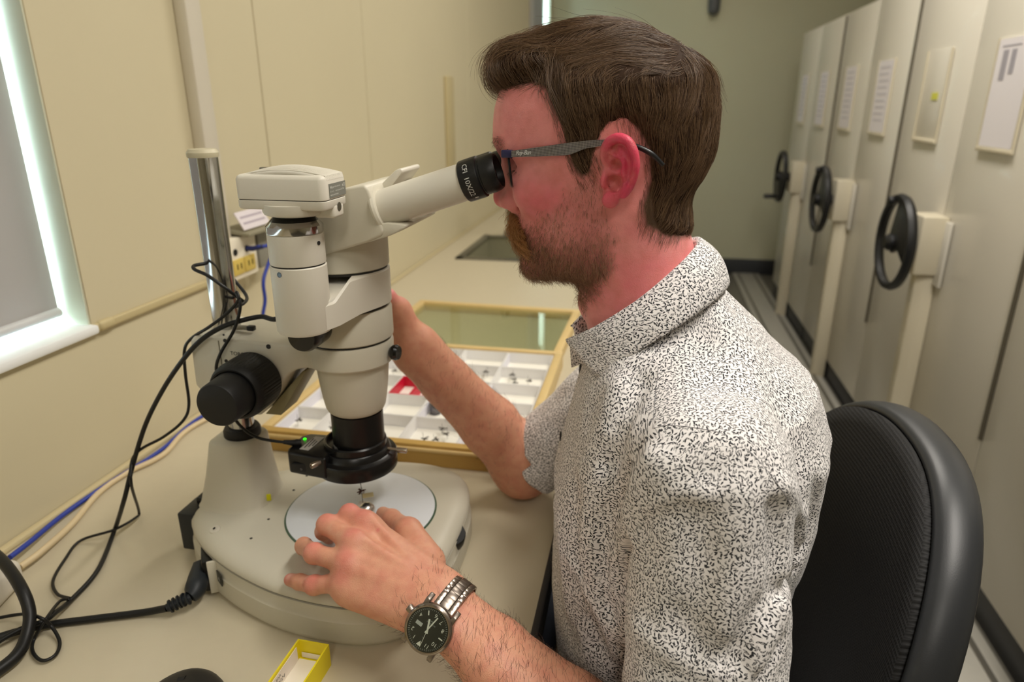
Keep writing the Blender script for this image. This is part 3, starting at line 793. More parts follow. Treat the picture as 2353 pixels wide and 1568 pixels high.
lathe('splitter_tube', [(0, 0), (TR - 0.004, 0), (TR - 0.001, 0.0012), (TR + 0.0003, 0.004), (TR + 0.0003, 0.0675), (TR - 0.0006, 0.0685), (0, 0.0685)], mCream2, S, (TX, TY, 0.3245), n=96)
lathe('tube_seam', [(0, 0), (TR - 0.001, 0), (TR - 0.001, 0.004), (0, 0.004)], mGroove, S, (TX, TY, 0.392), n=64)
lathe('column_seam', [(0, 0), (0.0480, 0), (0.0480, 0.004), (0, 0.004)], mGroove, S, (0, 0, 0.3700), n=64)
lathe('camera_tube', [(0, 0), (TR - 0.0003, 0), (TR, 0.001), (TR, 0.0285), (TR - 0.001, 0.0295), (0, 0.0295)], mCream2, S, (TX, TY, 0.3945), n=80)
lathe('tube_column', [(0, 0), (0.0490, 0), (0.0500, 0.001), (0.0500, 0.030), (0.046, 0.055), (0, 0.055)], mCream, S, (0, 0, 0.3730), n=96)
p = aty(660, 631, AY + TY - TR + 0.002) - np.array([AX, AY, ZD])
a = math.radians(-104)
lathe('set_screw', [(0.0012, 0), (0.0026, 0), (0.0026, 0.0008), (0.0012, 0.0008)], mBlkGloss, S, (TX + (TR - 0.0001) * math.cos(a), TY + (TR - 0.0001) * math.sin(a), 0.3875), (math.cos(a), math.sin(a), 0), 16)
a = math.radians(-12)
lathe('set_screw', [(0, 0), (0.0020, 0), (0.0020, 0.0008), (0, 0.0008)], mBlkGloss, S, (TX + (TR - 0.0003) * math.cos(a), TY + (TR - 0.0003) * math.sin(a), 0.4150), (math.cos(a), math.sin(a), 0), 16)
bent_text('made_in_lettering', 'MADE IN JAPAN', 0.0028, 0.0500, 0.3762, math.radians(-104) + 0.75, mInk, S)
lathe('zoom_knob', [(0, 0), (0.0165, 0), (0.017, 0.003), (0.0168, 0.034), (0.0145, 0.0395), (0, 0.042)], mBlkGloss, S, (-0.012, -0.046, 0.3155), (0, -1, 0), 48)
lathe('zoom_knob', [(0, 0), (0.0165, 0), (0.017, 0.003), (0.0165, 0.018), (0.013, 0.023), (0, 0.0245)], mBlkGloss, S, (-0.012, 0.046, 0.3155), (0, 1, 0), 48)
kn = lathe('clamp_screw', [(0, -0.006), (0.003, -0.006), (0.003, 0.001), (0.006, 0.002), (0.0085, 0.005), (0.009, 0.009), (0.0075, 0.012), (0, 0.0125)], mBlkGloss, S, (0.0485, -0.004, 0.2755), (1, -0.10, 0), 40)
# objective and ring light
lathe('objective', [(0, 0), (0.0300, 0), (0.0303, 0.003), (0.0303, 0.050), (0.0, 0.050)], mBlk, S, (0.002, 0, 0.149), n=80)
bent_text('objective_lettering', 'Plan Apo  1x  WD 70 JAPAN', 0.0042, 0.0303, 0.1585, math.radians(-78), mInkW, S, (0.002, 0, 0))
pm = lathe('objective_plate', [(0.0304, 0.004), (0.0306, 0.004), (0.0306, 0.0094), (0.0304, 0.0094)], M('label_grey', '9a9a98', 0.5), S, (0.002, 0, 0.150), n=80)
bmx = bmesh.new(); bmx.from_mesh(pm.data)
bmesh.ops.delete(bmx, geom=[f for f in bmx.faces if not (math.radians(-152) < math.atan2(f.calc_center_median().y, f.calc_center_median().x - 0.002) < math.radians(-126))], context='FACES'); bmx.to_mesh(pm.data); bmx.free()
RL = empty('ring_light', (0, 0, 0)); RL.parent = S; RL['label'] = 'black ring light with a green power lamp'
lathe('ring_body', [(0.033, 0.0), (0.0445, 0.0), (0.0482, 0.002), (0.0488, 0.004), (0.0488, 0.017), (0.0475, 0.0195), (0.0440, 0.0205), (0.0420, 0.0215), (0.0400, 0.0275), (0.0385, 0.029), (0.0372, 0.029), (0.0368, 0.036), (0.0352, 0.0375), (0.0335, 0.037), (0.0335, 0.0)], M('ring_black', '0f0f10', 0.30, spec=0.55), RL, (-0.003, 0, 0.124), n=128)
rb = prism('power_box', [(-0.074, -0.032), (-0.070, -0.040), (-0.02, -0.047), (-0.02, 0.012), (-0.066, 0.010), (-0.074, 0.000)], 0.128, 0.1560, 'z', M('ring_black', '0f0f10', 0.3), RL, bev=0.003, seg=3)
lathe('power_lamp', [(0, 0), (0.0019, 0), (0.0015, 0.0008), (0, 0.0011)], M('green_led', '30d020', 0.4, emit='20ff10', estr=4.0), rb, (-0.0655, -0.006, 0.1559), n=16)
lbx = box('power_label', (-0.0515, -0.015, 0.1562), (0.012, 0.034, 0.0006), M('label_silver', 'b9b6ae', 0.45), rb, rot=-0.12)
for k in range(3): box('print_line', (0, 0, 0), (0.0012, 0.024 - 0.006 * k, 0.0002), mInk, lbx).location = (-0.055 + 0.0035 * k, -0.0155, 0.1566)
sw_ = box('rocker_switch', (-0.056, -0.0425, 0.1385), (0.018, 0.004, 0.0105), M('switch_black', '181819', 0.45), rb, bev=0.001, rot=0.12)
for dx, ss in ((-0.004, '-'), (0.004, 'o')): text('switch_mark', ss, 0.006, basis((-0.056 + dx, -0.0448 - dx * 0.12, 0.1385), (1, -0.12, 0), (-0.12, -1, 0)), M('switch_print', '77777a', 0.5), sw_)
lathe('jack', [(0, 0), (0.0045, 0), (0.0045, 0.006), (0, 0.006)], mNickel, RL, (-0.074, -0.016, 0.143), (-1, 0, 0), 20)
def thumbscrew(a, tilt=0.0):
    d = Vector((math.cos(a), math.sin(a), tilt)); c0 = Vector((-0.003, 0, 0.150)) + Vector((math.cos(a), math.sin(a), 0)) * 0.034
    o = lathe('thumb_screw', [(0, 0), (0.0017, 0), (0.0017, 0.017), (0.0030, 0.0175), (0.0033, 0.019), (0.0033, 0.0285), (0.0030, 0.0295), (0.0022, 0.0297), (0.0020, 0.0285), (0, 0.0285)], M('screw_nickel', 'b5a99a', 0.3, metal=1.0), RL, c0, d, 24)
    return o
thumbscrew(math.radians(-118)); thumbscrew(math.radians(2), -0.05); thumbscrew(math.radians(122))
# trinocular head, tilted along the viewing axis
TILT = math.radians(18.3)
ex = Vector((math.cos(TILT), 0, math.sin(TILT))); ez = Vector((-math.sin(TILT), 0, math.cos(TILT)))
HM = Matrix((ex, Vector((0, 1, 0)), ez)).transposed().to_4x4(); HM.translation = Vector((0.061, 0, 0.4410))
hd_poly = [(-0.118, -0.026), (-0.118, 0.010), (-0.100, 0.023), (-0.02, 0.0285), (0.0, 0.0255), (0.002, 0.02), (0.002, -0.022), (-0.002, -0.0265), (-0.02, -0.028)]
prism('tube_head', hd_poly, -0.052, 0.052, 'y', mCream, S, bev=0.006, seg=4, xf=HM)
prism('head_shelf', [(-0.008, 0.018), (0.020, 0.030), (0.026, 0.030), (0.027, 0.026), (0.004, 0.012)], -0.012, 0.046, 'y', mCream2, S, bev=0.002, xf=HM)
prism('head_flange', [(-0.02, -0.0285), (0.006, -0.0285), (0.024, -0.0265), (0.026, -0.0235), (0.006, -0.015), (-0.01, -0.015)], -0.050, 0.050, 'y', mCream, S, bev=0.002, xf=HM)
for s in (-1, 1):
    c = HM @ Vector((0, s * 0.031, -0.002)); d = ex
    lathe('tube_collar', [(0.019, 0), (0.0245, 0), (0.0248, 0.002), (0.0235, 0.0045), (0.019, 0.005)], mCream, S, c - d * 0.002, d, 64)
    lathe('eyepiece_tube', [(0, -0.01), (0.0187, -0.01), (0.0187, 0.03), (0.0183, 0.085), (0.0178, 0.0905), (0, 0.0905)], mCream2, S, c, d, 64)
    ep = lathe('eyepiece', [(0, 0), (0.0192, 0), (0.0200, 0.001), (0.0202, 0.004), (0.0202, 0.017), (0.0198, 0.0185), (0.0180, 0.0195), (0.0180, 0.0205), (0.0186, 0.0215), (0.0186, 0.028), (0.0178, 0.0335), (0.0165, 0.036), (0.0152, 0.0362), (0.0140, 0.034), (0.0125, 0.030), (0, 0.0295)], M('eyepiece_black', '141415', 0.42, bump=0.03, bscale=1500), S, c + d * 0.0905, d, 96, sharp=28, rfun=lambda a, z, r: 1 - (0.02 if (0.002 < z < 0.0045 and r > 0.019 and int((a + PI) * 96 / (2 * PI)) % 8 < 2) else 0))
    ln = lathe('eye_lens', [(0.0122, 0), (0.010, 0.002), (0.005, 0.0034), (0, 0.0038)], M('lens_glass', '0a0a14', 0.04, spec=0.9, coat=1.0), ep, c + d * 0.1195, d, 32)
    if s < 0:
        fr = frame(c, d)
        side = fr.to_3x3().inverted() @ Vector((0, -1, 0))
        a0 = math.atan2(side.y, side.x)
        bent_text('eyepiece_lettering', 'CFI  10X/22', 0.0072, 0.0202, 0.0905 + 0.0085, a0 - 0.04, mInkW, ep, c, d, spacing=0.95, flip=False)
        bent_text('eyepiece_mark', 'III', 0.0052, 0.0202, 0.0905 + 0.0100, a0 + 0.98, mInkW, ep, c, d, spacing=0.7)
# camera: nickel mount, round adapter, rounded ribbed box
CM = empty('camera', (0, 0, 0)); CM.parent = S; CM['label'] = 'square cream camera with a ribbed top'
CM.name = 'camera_unit'
lathe('mount_ring', [(0, 0), (TR + 0.0001, 0), (TR + 0.0003, 0.001), (TR + 0.0003, 0.0070), (TR - 0.0005, 0.0078), (0.0225, 0.0112), (0.0, 0.0112)], M('nickel', 'b7b5b2', 0.12, metal=1.0), CM, (TX, TY, 0.4240), n=80)
lathe('mount_cone', [(0.0232, 0), (0.0222, 0.0015), (0.0190, 0.0050), (0.0160, 0.0064), (0, 0.0064)], M('black_nickel', '3a3a3a', 0.15, metal=1.0), CM, (TX, TY, 0.4340), n=80)
lathe('mount_neck', [(0, 0), (0.0140, 0), (0.0140, 0.006), (0, 0.006)], mChrome, CM, (TX, TY, 0.4360), n=64)
bent_text('mount_lettering', 'JAPAN', 0.0058, TR + 0.0003, 0.4240 + 0.0037, math.radians(-143), mInk, CM, (TX, TY, 0))
lathe('adapter', [(0, 0), (0.0240, 0), (0.0285, 0.0015), (0.0298, 0.004), (0.0303, 0.0110), (0, 0.0110)], mCream2, CM, (TX + 0.003, TY, 0.4405), n=80)
cx0, cx1, cy0, cy1 = -0.0475, 0.040, -0.1125, -0.0640
ccx, ccy = (cx0 + cx1) / 2, (cy0 + cy1) / 2
def rrect(x0, x1, y0, y1, r, n=8):
    P = []
    for (cx, cy, a0) in ((x1 - r, y1 - r, 0), (x0 + r, y1 - r, PI / 2), (x0 + r, y0 + r, PI), (x1 - r, y0 + r, 1.5 * PI)):
        for k in range(n + 1):
            a = a0 + PI / 2 * k / n; P.append((cx + r * math.cos(a), cy + r * math.sin(a)))
    return np.array(P)
RR = rrect(cx0, cx1, cy0, cy1, 0.006)
loft('lower_case', [lz(inset(RR, 0.003), 0.4475), lz(inset(RR, 0.001), 0.4482), lz(RR, 0.4500), lz(RR, 0.4556), lz(inset(RR, 0.0005), 0.456)], mCream2, CM)
loft('case_seam', [lz(inset(RR, 0.0010), 0.4555), lz(inset(RR, 0.0010), 0.4572)], mGroove, CM)
uc = loft('upper_case', [lz(inset(RR, 0.0004), 0.4567), lz(RR, 0.4572), lz(RR, 0.4745), lz(inset(RR, 0.0012), 0.4770), lz(inset(RR, 0.003), 0.4782), lz(inset(RR, 0.006), 0.4790)], mCream2, CM)
# domed ribs across the top: each a thin arched bar
nr = 13
for k in range(nr):
    yy = cy0 + 0.0085 + (cy1 - cy0 - 0.014) * k / (nr - 1)
    P = []
    for t in np.linspace(0, 1, 15):
        x = cx0 + 0.006 + (cx1 - cx0 - 0.0075) * t
        arch = 0.0072 * (1 - (2 * t - 1) ** 2) * (1 - 0.35 * abs(2 * k / (nr - 1) - 1) ** 2)
        P.append((x, yy, 0.4770 + arch + 0.0008))
    P.append((cx1 - 0.0006, yy, 0.4740))
    tube('rib', P, 0.00095, mCream2, CM, 8)
dome = []
NXD = 18
Vd, Fd = [], []
for i in range(NXD + 1):
    t = i / NXD; x = cx0 + 0.006 + (cx1 - cx0 - 0.008) * t
    for j in range(9):
        s = j / 8; y = cy0 + 0.005 + (cy1 - cy0 - 0.009) * s
        Vd.append((x, y, 0.4768 + 0.0072 * (1 - (2 * t - 1) ** 2) * (1 - 0.35 * (2 * s - 1) ** 2) + 0.0002))
for i in range(NXD):
    for j in range(8): Fd.append((i * 9 + j, (i + 1) * 9 + j, (i + 1) * 9 + j + 1, i * 9 + j + 1))
dm = link('dome', mesh('dome', Vd, Fd), mCream2, CM)
md = dm.modifiers.new('s', 'SOLIDIFY'); md.thickness = 0.004; md.offset = -1
box('top_port', (cx0 + 0.018, cy1 - 0.014, 0.4815), (0.018, 0.007, 0.0022), mNickel, CM, bev=0.0006, rot=0.25)
# label on the right face and the tripod boss beneath it
lab = box('name_plate', (0, 0, 0), (0.0345, 0.0125, 0.0006), M('plate_grey', '7c7d74', 0.45), CM); lab.matrix_local = basis((cx1 + 0.0003, ccy + 0.0035, 0.4645), (0, 1, 0), (1, 0, 0))
lw = M('plate_print', 'e9e8e0', 0.5)
def pl(s, x, y, h, al='LEFT', sp=1.0): text('plate_lettering', s, h, Matrix.Translation((x, y, 0.0005)), lw, lab, al, spacing=sp)
pl('Nikon', -0.0165, 0.0030, 0.0034); pl('DIGITAL SIGHT DS-Fi2', -0.0074, 0.0030, 0.00155, sp=0.85); pl('12V  6V  3V', -0.0165, -0.0008, 0.0016); pl('MADE IN JAPAN', -0.0055, -0.0008, 0.0015)
pl('NIKON CORPORATION', -0.0165, -0.0040, 0.0017, sp=0.9); pl('K12178', 0.0058, -0.0006, 0.0021); pl('CE', 0.0112, 0.0030, 0.0040, sp=0.8); pl('o', 0.0092, 0.0030, 0.0040)
bm = bmesh.new(); box_bm(bm, (cx1 - 0.010, ccy + 0.004, 0.4452), (0.0205, 0.021, 0.013), 0.0025, 3)
link('boss', bm_mesh('boss', bm), mCream2, CM)
lathe('tripod_socket', [(0.0028, 0), (0.0040, 0), (0.0040, 0.0006), (0.0028, 0.0006)], mNickel, CM, (cx1 + 0.0002, ccy + 0.004, 0.4485), (1, 0, 0), 24)
lathe('socket_hole', [(0, 0), (0.0029, 0), (0.0029, 0.0003), (0, 0.0003)], mBlackHole, CM, (cx1 + 0.0002, ccy + 0.004, 0.4485), (1, 0, 0), 24)
# ================================================================== the man: head, neck, trunk, arms and hands as one continuous skin
Y0 = 0.687
HT = np.array([  # z, front x, centre x, back x, half width
    (1.101, -0.080, -0.060, -0.020, 0.016), (1.109, -0.102, -0.058, -0.020, 0.028), (1.116, -0.1135, -0.056, -0.020, 0.036), (1.125, -0.1175, -0.055, -0.018, 0.044),
    (1.138, -0.1195, -0.053, -0.016, 0.050), (1.150, -0.125, -0.050, -0.012, 0.055), (1.165, -0.1265, -0.046, 0.000, 0.0595), (1.180, -0.1255, -0.042, 0.018, 0.063),
    (1.205, -0.1250, -0.038, 0.030, 0.0655), (1.229, -0.1295, -0.037, 0.039, 0.0670), (1.245, -0.1420, -0.038, 0.042, 0.0680), (1.258, -0.1445, -0.040, 0.042, 0.0690),
    (1.275, -0.1435, -0.042, 0.038, 0.0690), (1.290, -0.1395, -0.044, 0.030, 0.066)])
def head_base(P):
    x = P[:, 0]; y = np.abs(P[:, 1] - Y0); z = P[:, 2]
    zc = np.clip(z, HT[0, 0], HT[-1, 0])
    xf, xc, xb, wv = [np.interp(zc, HT[:, 0], HT[:, k]) for k in (1, 2, 3, 4)]
    a = np.where(x < xc, xc - xf, xb - xc)
    pf = 2.25
    Fv = (np.abs((x - xc) / a) ** pf + (y / wv) ** pf) ** (1 / pf)
    d = (Fv - 1) * np.minimum(a, wv)
    d = np.where(z != zc, np.sqrt(np.maximum(d, 0) ** 2 + (z - zc) ** 2), d)
    zb = np.interp(x, [-0.12, -0.10, -0.075, -0.05, -0.03, 0.0], [1.1115, 1.1115, 1.113, 1.121, 1.136, 1.162])
    d = smax(d, (zb - z) * 0.9, 0.018)
    cr = ell(np.stack([x, y, z], 1), (-0.0475, 0, 1.2550), (0.0945, 0.0720, 0.0830))
    return smin(d, cr.astype(d.dtype), 0.026)
EAR_RIM = [(-0.0335, 0.071, 1.2260), (-0.0395, 0.0735, 1.2360), (-0.0390, 0.0755, 1.2450), (-0.0345, 0.079, 1.2520), (-0.0265, 0.083, 1.2555), (-0.0180, 0.0865, 1.2530), (-0.0120, 0.0885, 1.2450),
           (-0.0092, 0.089, 1.2340), (-0.0098, 0.0875, 1.2230), (-0.0132, 0.085, 1.2120), (-0.0190, 0.081, 1.2030)]
EAR_R = [0.0024, 0.0034, 0.0040, 0.0043, 0.0043, 0.0042, 0.0040, 0.0038, 0.0036, 0.0034, 0.0034]
EAR_RIM_S = smooth_path(EAR_RIM, 3); EAR_R_S = np.interp(np.linspace(0, 10, len(EAR_RIM_S)), np.arange(11), EAR_R)
def ear(Q):
    """Q = (x, |y|, z)"""
    ec = np.array((-0.0255, 0.070, 1.2240), f4); Q = (Q - np.array((0, 0.0060, 0), f4) - ec) / np.array((0.89, 0.95, 0.90), f4) + ec
    d = chain(Q, EAR_RIM_S, EAR_R_S, 0.002)
    # shell of the ear: thin sheet through the rim, leaning outwards to the back
    lobe = ell(Q, (-0.0315, 0.0755, 1.1975), (0.0085, 0.0042, 0.0082))
    d = smin(d, lobe, 0.004)
    sheet_y = 0.0695 + (Q[:, 0] + 0.0395) * 0.52
    out = poly_sd(Q[:, 0], Q[:, 2], [(-0.040, 1.200), (-0.041, 1.236), (-0.037, 1.249), (-0.027, 1.2545), (-0.017, 1.252), (-0.011, 1.244), (-0.0095, 1.233), (-0.0105, 1.221), (-0.015, 1.209), (-0.024, 1.198), (-0.034, 1.194)])
    sh = smax(np.abs(Q[:, 1] - sheet_y) - 0.0020, out, 0.003)
    d = smin(d, sh, 0.003)
    back = ell(Q, (-0.0245, 0.0670, 1.224), (0.0120, 0.0095, 0.022)); d = smin(d, back, 0.005)
    anti = chain(Q, [(-0.0240, 0.0795, 1.2455), (-0.0205, 0.0825, 1.2330), (-0.0195, 0.0830, 1.2210), (-0.0225, 0.0815, 1.2110), (-0.0290, 0.079, 1.2050)], [0.0022, 0.0030, 0.0032, 0.0030, 0.0026], 0.002)
    d = smin(d, anti, 0.003)
    anti2 = cap(Q, (-0.0215, 0.082, 1.234), (-0.0330, 0.0765, 1.2425), 0.0026, 0.0018); d = smin(d, anti2, 0.003)
    crus = cap(Q, (-0.0370, 0.0730, 1.2235), (-0.0265, 0.0755, 1.2245), 0.0022, 0.0016); d = smin(d, crus, 0.003)
    tragus = ell(Q, (-0.0385, 0.0735, 1.2150), (0.0042, 0.0046, 0.0075)); d = smin(d, tragus, 0.003)
    con = ell(Q, (-0.0290, 0.0845, 1.2145), (0.0086, 0.0190, 0.0096)); d = smax(d, -con, 0.003)
    cym = ell(Q, (-0.0285, 0.0845, 1.2310), (0.0064, 0.0170, 0.0062)); d = smax(d, -cym, 0.003)
    d = smin(d, cap(Q, (-0.0375, 0.0720, 1.2235), (-0.0245, 0.0745, 1.2235), 0.0028, 0.0020), 0.003)
    scap = chain(Q, [(-0.0300, 0.0855, 1.2490), (-0.0210, 0.0890, 1.2470), (-0.0148, 0.0910, 1.2370), (-0.0140, 0.0905, 1.2240), (-0.0185, 0.0875, 1.2120)], [0.0020, 0.0026, 0.0026, 0.0022, 0.0014], 0.002)
    d = smax(d, -scap, 0.002)
    return d
def head(P):
    x = P[:, 0]; y = P[:, 1] - Y0; z = P[:, 2]
    Q = np.stack([x, np.abs(y), z], 1)
    d = head_base(P)
    # brow ridge, cheekbones, chin
    d = smin(d, chain(Q, [(-0.1335, 0.006, 1.2420), (-0.1320, 0.024, 1.2445), (-0.1170, 0.046, 1.2395)], [0.0085, 0.0090, 0.0070]), 0.014)
    d = smin(d, ell(Q, (-0.098, 0.043, 1.199), (0.023, 0.016, 0.015)), 0.02)
    d = smin(d, ell(Q, (-0.108, 0.012, 1.1225), (0.011, 0.016, 0.009)), 0.014)
    # sockets, eyes
    d = smax(d, -ell(Q, (-0.1370, 0.0340, 1.2255), (0.0160, 0.0165, 0.0105)), 0.010)
    lid = np.linalg.norm(Q - np.array((-0.1115, 0.0325, 1.2245), f4), axis=1) - 0.0135
    sl = (Q[:, 2] - 1.2232 - 0.10 * (Q[:, 1] - 0.0325))
    lid = smax(lid, -smax(np.abs(sl) - 0.0050, np.abs(Q[:, 1] - 0.0325) - 0.0140, 0.004), 0.0015)
    d = smin(d, lid, 0.003)
    d = smin(d, chain(Q, [(-0.1260, 0.021, 1.2140), (-0.1190, 0.036, 1.2120), (-0.1080, 0.045, 1.2180)], [0.003, 0.0035, 0.003]), 0.010)
    # nose
    n = chain(Q, [(-0.1330, 0.0, 1.2310), (-0.1362, 0, 1.2180), (-0.1385, 0, 1.2060), (-0.1425, 0, 1.1950)], [0.0068, 0.0072, 0.0078, 0.0085], 0.004)
    n = smin(n, ell(Q, (-0.1420, 0, 1.1890), (0.0104, 0.0108, 0.0098)), 0.005)
    n = smin(n, ell(Q, (-0.1325, 0.0118, 1.1870), (0.0110, 0.0085, 0.0092)), 0.006)
    n = smin(n, cap(Q, (-0.126, 0.006, 1.205), (-0.126, 0.014, 1.190), 0.010, 0.010), 0.010)
    d = smin(d, n, 0.008)
    d = smax(d, -chain(Q, [(-0.1420, 0.0100, 1.1785), (-0.1345, 0.0140, 1.1805)], [0.0026, 0.0034]), 0.002)
    d = smax(d, -chain(Q, [(-0.1265, 0.0200, 1.1960), (-0.1215, 0.0215, 1.1870), (-0.1200, 0.0235, 1.1780)], [0.0006, 0.0009, 0.0007]), 0.006)
    # lips and mouth line
    d = smin(d, chain(Q, [(-0.1230, 0.0, 1.1465), (-0.1190, 0.014, 1.1450), (-0.1080, 0.025, 1.1425)], [0.0055, 0.0048, 0.003]), 0.006)
    d = smin(d, chain(Q, [(-0.1150, 0.0, 1.1345), (-0.1120, 0.013, 1.1350), (-0.1040, 0.024, 1.1400)], [0.0055, 0.0050, 0.003]), 0.006)
    d = smax(d, -chain(Q, [(-0.1250, 0.0, 1.1402), (-0.1190, 0.015, 1.1402), (-0.1080, 0.027, 1.1405)], [0.0010, 0.0010, 0.0008]), 0.003)
    # cheek / jaw fullness
    d = smin(d, ell(Q, (-0.060, 0.046, 1.160), (0.026, 0.014, 0.024)), 0.02)
    d = smin(d, ear(Q), 0.003)
    return d
def neck(P):
    Q = np.stack([P[:, 0], np.abs(P[:, 1] - Y0), P[:, 2]], 1)
    d = cap(P, (-0.021, Y0, 1.170), (0.030, Y0, 1.000), 0.0585, 0.064)
    d = smin(d, cap(Q, (-0.008, 0.052, 1.190), (-0.030, 0.022, 1.050), 0.013, 0.012), 0.02)
    d = smin(d, ell(P, (-0.050, Y0, 1.083), (0.012, 0.012, 0.014)), 0.012)
    d = smin(d, cap(Q, (0.018, 0.020, 1.100), (0.045, 0.070, 1.025), 0.024, 0.018), 0.03)
    return d
# trunk table: z, centre x, half depth, half width   (outer surface of the shirt)
TT = np.array([(0.42, 0.066, 0.112, 0.172), (0.52, 0.062, 0.118, 0.172), (0.60, 0.056, 0.122, 0.168), (0.70, 0.050, 0.125, 0.166), (0.78, 0.047, 0.127, 0.168), (0.85, 0.053, 0.134, 0.172),
               (0.90, 0.056, 0.136, 0.175), (0.97, 0.063, 0.130, 0.172), (1.02, 0.059, 0.114, 0.160), (1.050, 0.046, 0.092, 0.125), (1.075, 0.036, 0.078, 0.085), (1.11, 0.018, 0.058, 0.055)])
SHL = np.array([0.062, 0.505, 0.998]); ELL_ = np.array([0.075, 0.445, 0.715])
SHR = np.array([0.050, 0.866, 0.998]); ELR = np.array([-0.150, 0.855, 0.787])
def trunk(P, g=0.0):
    zc = np.clip(P[:, 2], TT[0, 0], TT[-1, 0])
    xc, a, wv = [np.interp(zc, TT[:, 0], TT[:, k]) for k in (1, 2, 3)]
    a = a - g; wv = wv - g
    Fv = (np.abs((P[:, 0] - xc) / a) ** 2.3 + (np.abs(P[:, 1] - Y0) / wv) ** 2.3) ** (1 / 2.3)
    d = (Fv - 1) * np.minimum(a, wv)
    d = np.where(P[:, 2] != zc, np.sqrt(np.maximum(d, 0) ** 2 + (P[:, 2] - zc) ** 2), d)
    for s, sh in ((-1, SHL), (1, SHR)):
        d = smin(d, cap(P, (0.038, Y0 + s * 0.05, 1.012), sh + np.array([-0.004, -s * 0.01, 0.002]), 0.046 - g, 0.052 - g), 0.035)
    return d
WRL = atz(1003, 1388, 0.827)
def upx(u, v, z): return atz(u, v, z)
LH = dict(  # left hand joints: knuckle, middle joint, end joint, tip
    pinky=([upx(793, 1338, .840), upx(722, 1346, .826), upx(689, 1338, .8185), upx(667, 1333, .8125)], [.0098, .0086, .0078, .0066]),
    ring=([upx(800, 1295, .855), upx(722, 1273, .851), upx(698, 1255, .838), upx(694, 1262, .818)], [.0105, .0094, .0086, .0070]),
    middle=([upx(812, 1247, .866), upx(752, 1207, .867), upx(744, 1222, .842), upx(756, 1236, .818)], [.0110, .0098, .0090, .0074]),
    index=([upx(838, 1203, .868), upx(803, 1183, .872), upx(800, 1206, .846), upx(818, 1222, .822)], [.0110, .0098, .0090, .0072]))
THUMB = ([upx(985, 1290, .835), upx(938, 1222, .846), upx(900, 1193, .840), upx(880, 1181, .833)], [.0165, .0125, .0100, .0080])
FAL = np.array([-0.040, 0.468, 0.758])     # mid forearm
def hand_left(P):
    d = None
    wr = WRL + np.array([0.0, 0.0, 0.004])
    offs = {'pinky': (-0.006, -0.018, -0.004), 'ring': (-0.002, -0.008, 0.002), 'middle': (0.003, 0.003, 0.003), 'index': (0.008, 0.014, 0.001)}
    for kf in LH:
        pts, rad = LH[kf]
        f = chain(P, pts, rad, 0.004)
        f = smin(f, np.linalg.norm(P - np.asarray(pts[1] + np.array([0, 0, .0008]), f4), axis=1) - (rad[1] + 0.0006), 0.004)
        m = cap(P, wr + np.array(offs[kf]), pts[0] - np.array([0, 0, 0.003]), 0.0175, 0.0125)
        m = smin(m, np.linalg.norm(P - np.asarray(pts[0] + np.array([0.002, 0, .0005]), f4), axis=1) - 0.0108, 0.008)
        f = smin(f, m, 0.008)
        d = f if d is None else smin(d, f, 0.0075)
    # webbing and palm
    mid = [LH[k][0][0] for k in ('pinky', 'ring', 'middle', 'index')]
    for a, b in zip(mid[:-1], mid[1:]): d = smin(d, cap(P, a - np.array([-.010, 0, .008]), b - np.array([-.010, 0, .008]), 0.0115), 0.008)
    t = chain(P, THUMB[0], THUMB[1], 0.006)
    d = smin(d, t, 0.010)
    d = smin(d, cap(P, wr + np.array([0.004, 0.012, -0.006]), THUMB[0][1], 0.016, 0.011), 0.012)
    d = smin(d, cap(P, wr + np.array([-0.010, -0.012, -0.010]), LH['pinky'][0][0] + np.array([0.004, -0.003, -0.010]), 0.017, 0.0125), 0.012)
    # tendons on the back
    for kf in ('ring', 'middle', 'index'):
        p = LH[kf][0][0]
        d = smin(d, cap(P, p + np.array([0.006, 0, 0.0085]), p * 0.35 + wr * 0.65 + np.array([0, 0, 0.0135]), 0.0022, 0.0016), 0.006)
    return d
def arm_left(P):
    wr = WRL
    d = chain(P, [SHL, ELL_], [0.052, 0.042], 0.01)
    ax = ELL_ - wr; ax /= np.linalg.norm(ax)
    # flattened forearm: two bones side by side at the wrist
    side = np.cross(ax, [0, 0, 1]); side /= np.linalg.norm(side)
    for s in (-1, 1):
        d = smin(d, chain(P, [wr + side * s * 0.0125 + np.array([0, 0, 0.0]), mixl(wr, FAL, 0.45) + side * s * 0.013, FAL + side * s * 0.012, ELL_], [0.0185, 0.0235, 0.0325, 0.0405], 0.01), 0.02)
    d = smin(d, np.linalg.norm(P - np.asarray(wr + np.array([-0.004, -0.019, 0.012]), f4), axis=1) - 0.010, 0.012)
    return d
WRR = np.array([-0.283, 0.806, 0.972])
RK = np.array([-0.012, AY + 0 * AX, 0])
RH = {'index': ([(-0.352, 0.806, 1.028), (-0.368, 0.782, 1.050), (-0.356, 0.765, 1.058), (-0.342, 0.760, 1.056)], [.0105, .0092, .0084, .0074]),
      'middle': ([(-0.356, 0.812, 1.012), (-0.380, 0.792, 1.034), (-0.368, 0.770, 1.042), (-0.354, 0.762, 1.038)], [.0108, .0095, .0086, .0075]),
      'ring': ([(-0.354, 0.814, 0.994), (-0.381, 0.797, 1.010), (-0.374, 0.774, 1.018), (-0.360, 0.764, 1.016)], [.0104, .0092, .0084, .0072]),
      'pinky': ([(-0.348, 0.812, 0.978), (-0.370, 0.800, 0.986), (-0.368, 0.782, 0.994), (-0.358, 0.770, 0.996)], [.0094, .0082, .0074, .0064])}
RTH = ([(-0.300, 0.800, 0.994), (-0.302, 0.786, 1.030), (-0.309, 0.770, 1.052), (-0.318, 0.762, 1.060)], [.0170, .0140, .0105, .0088])
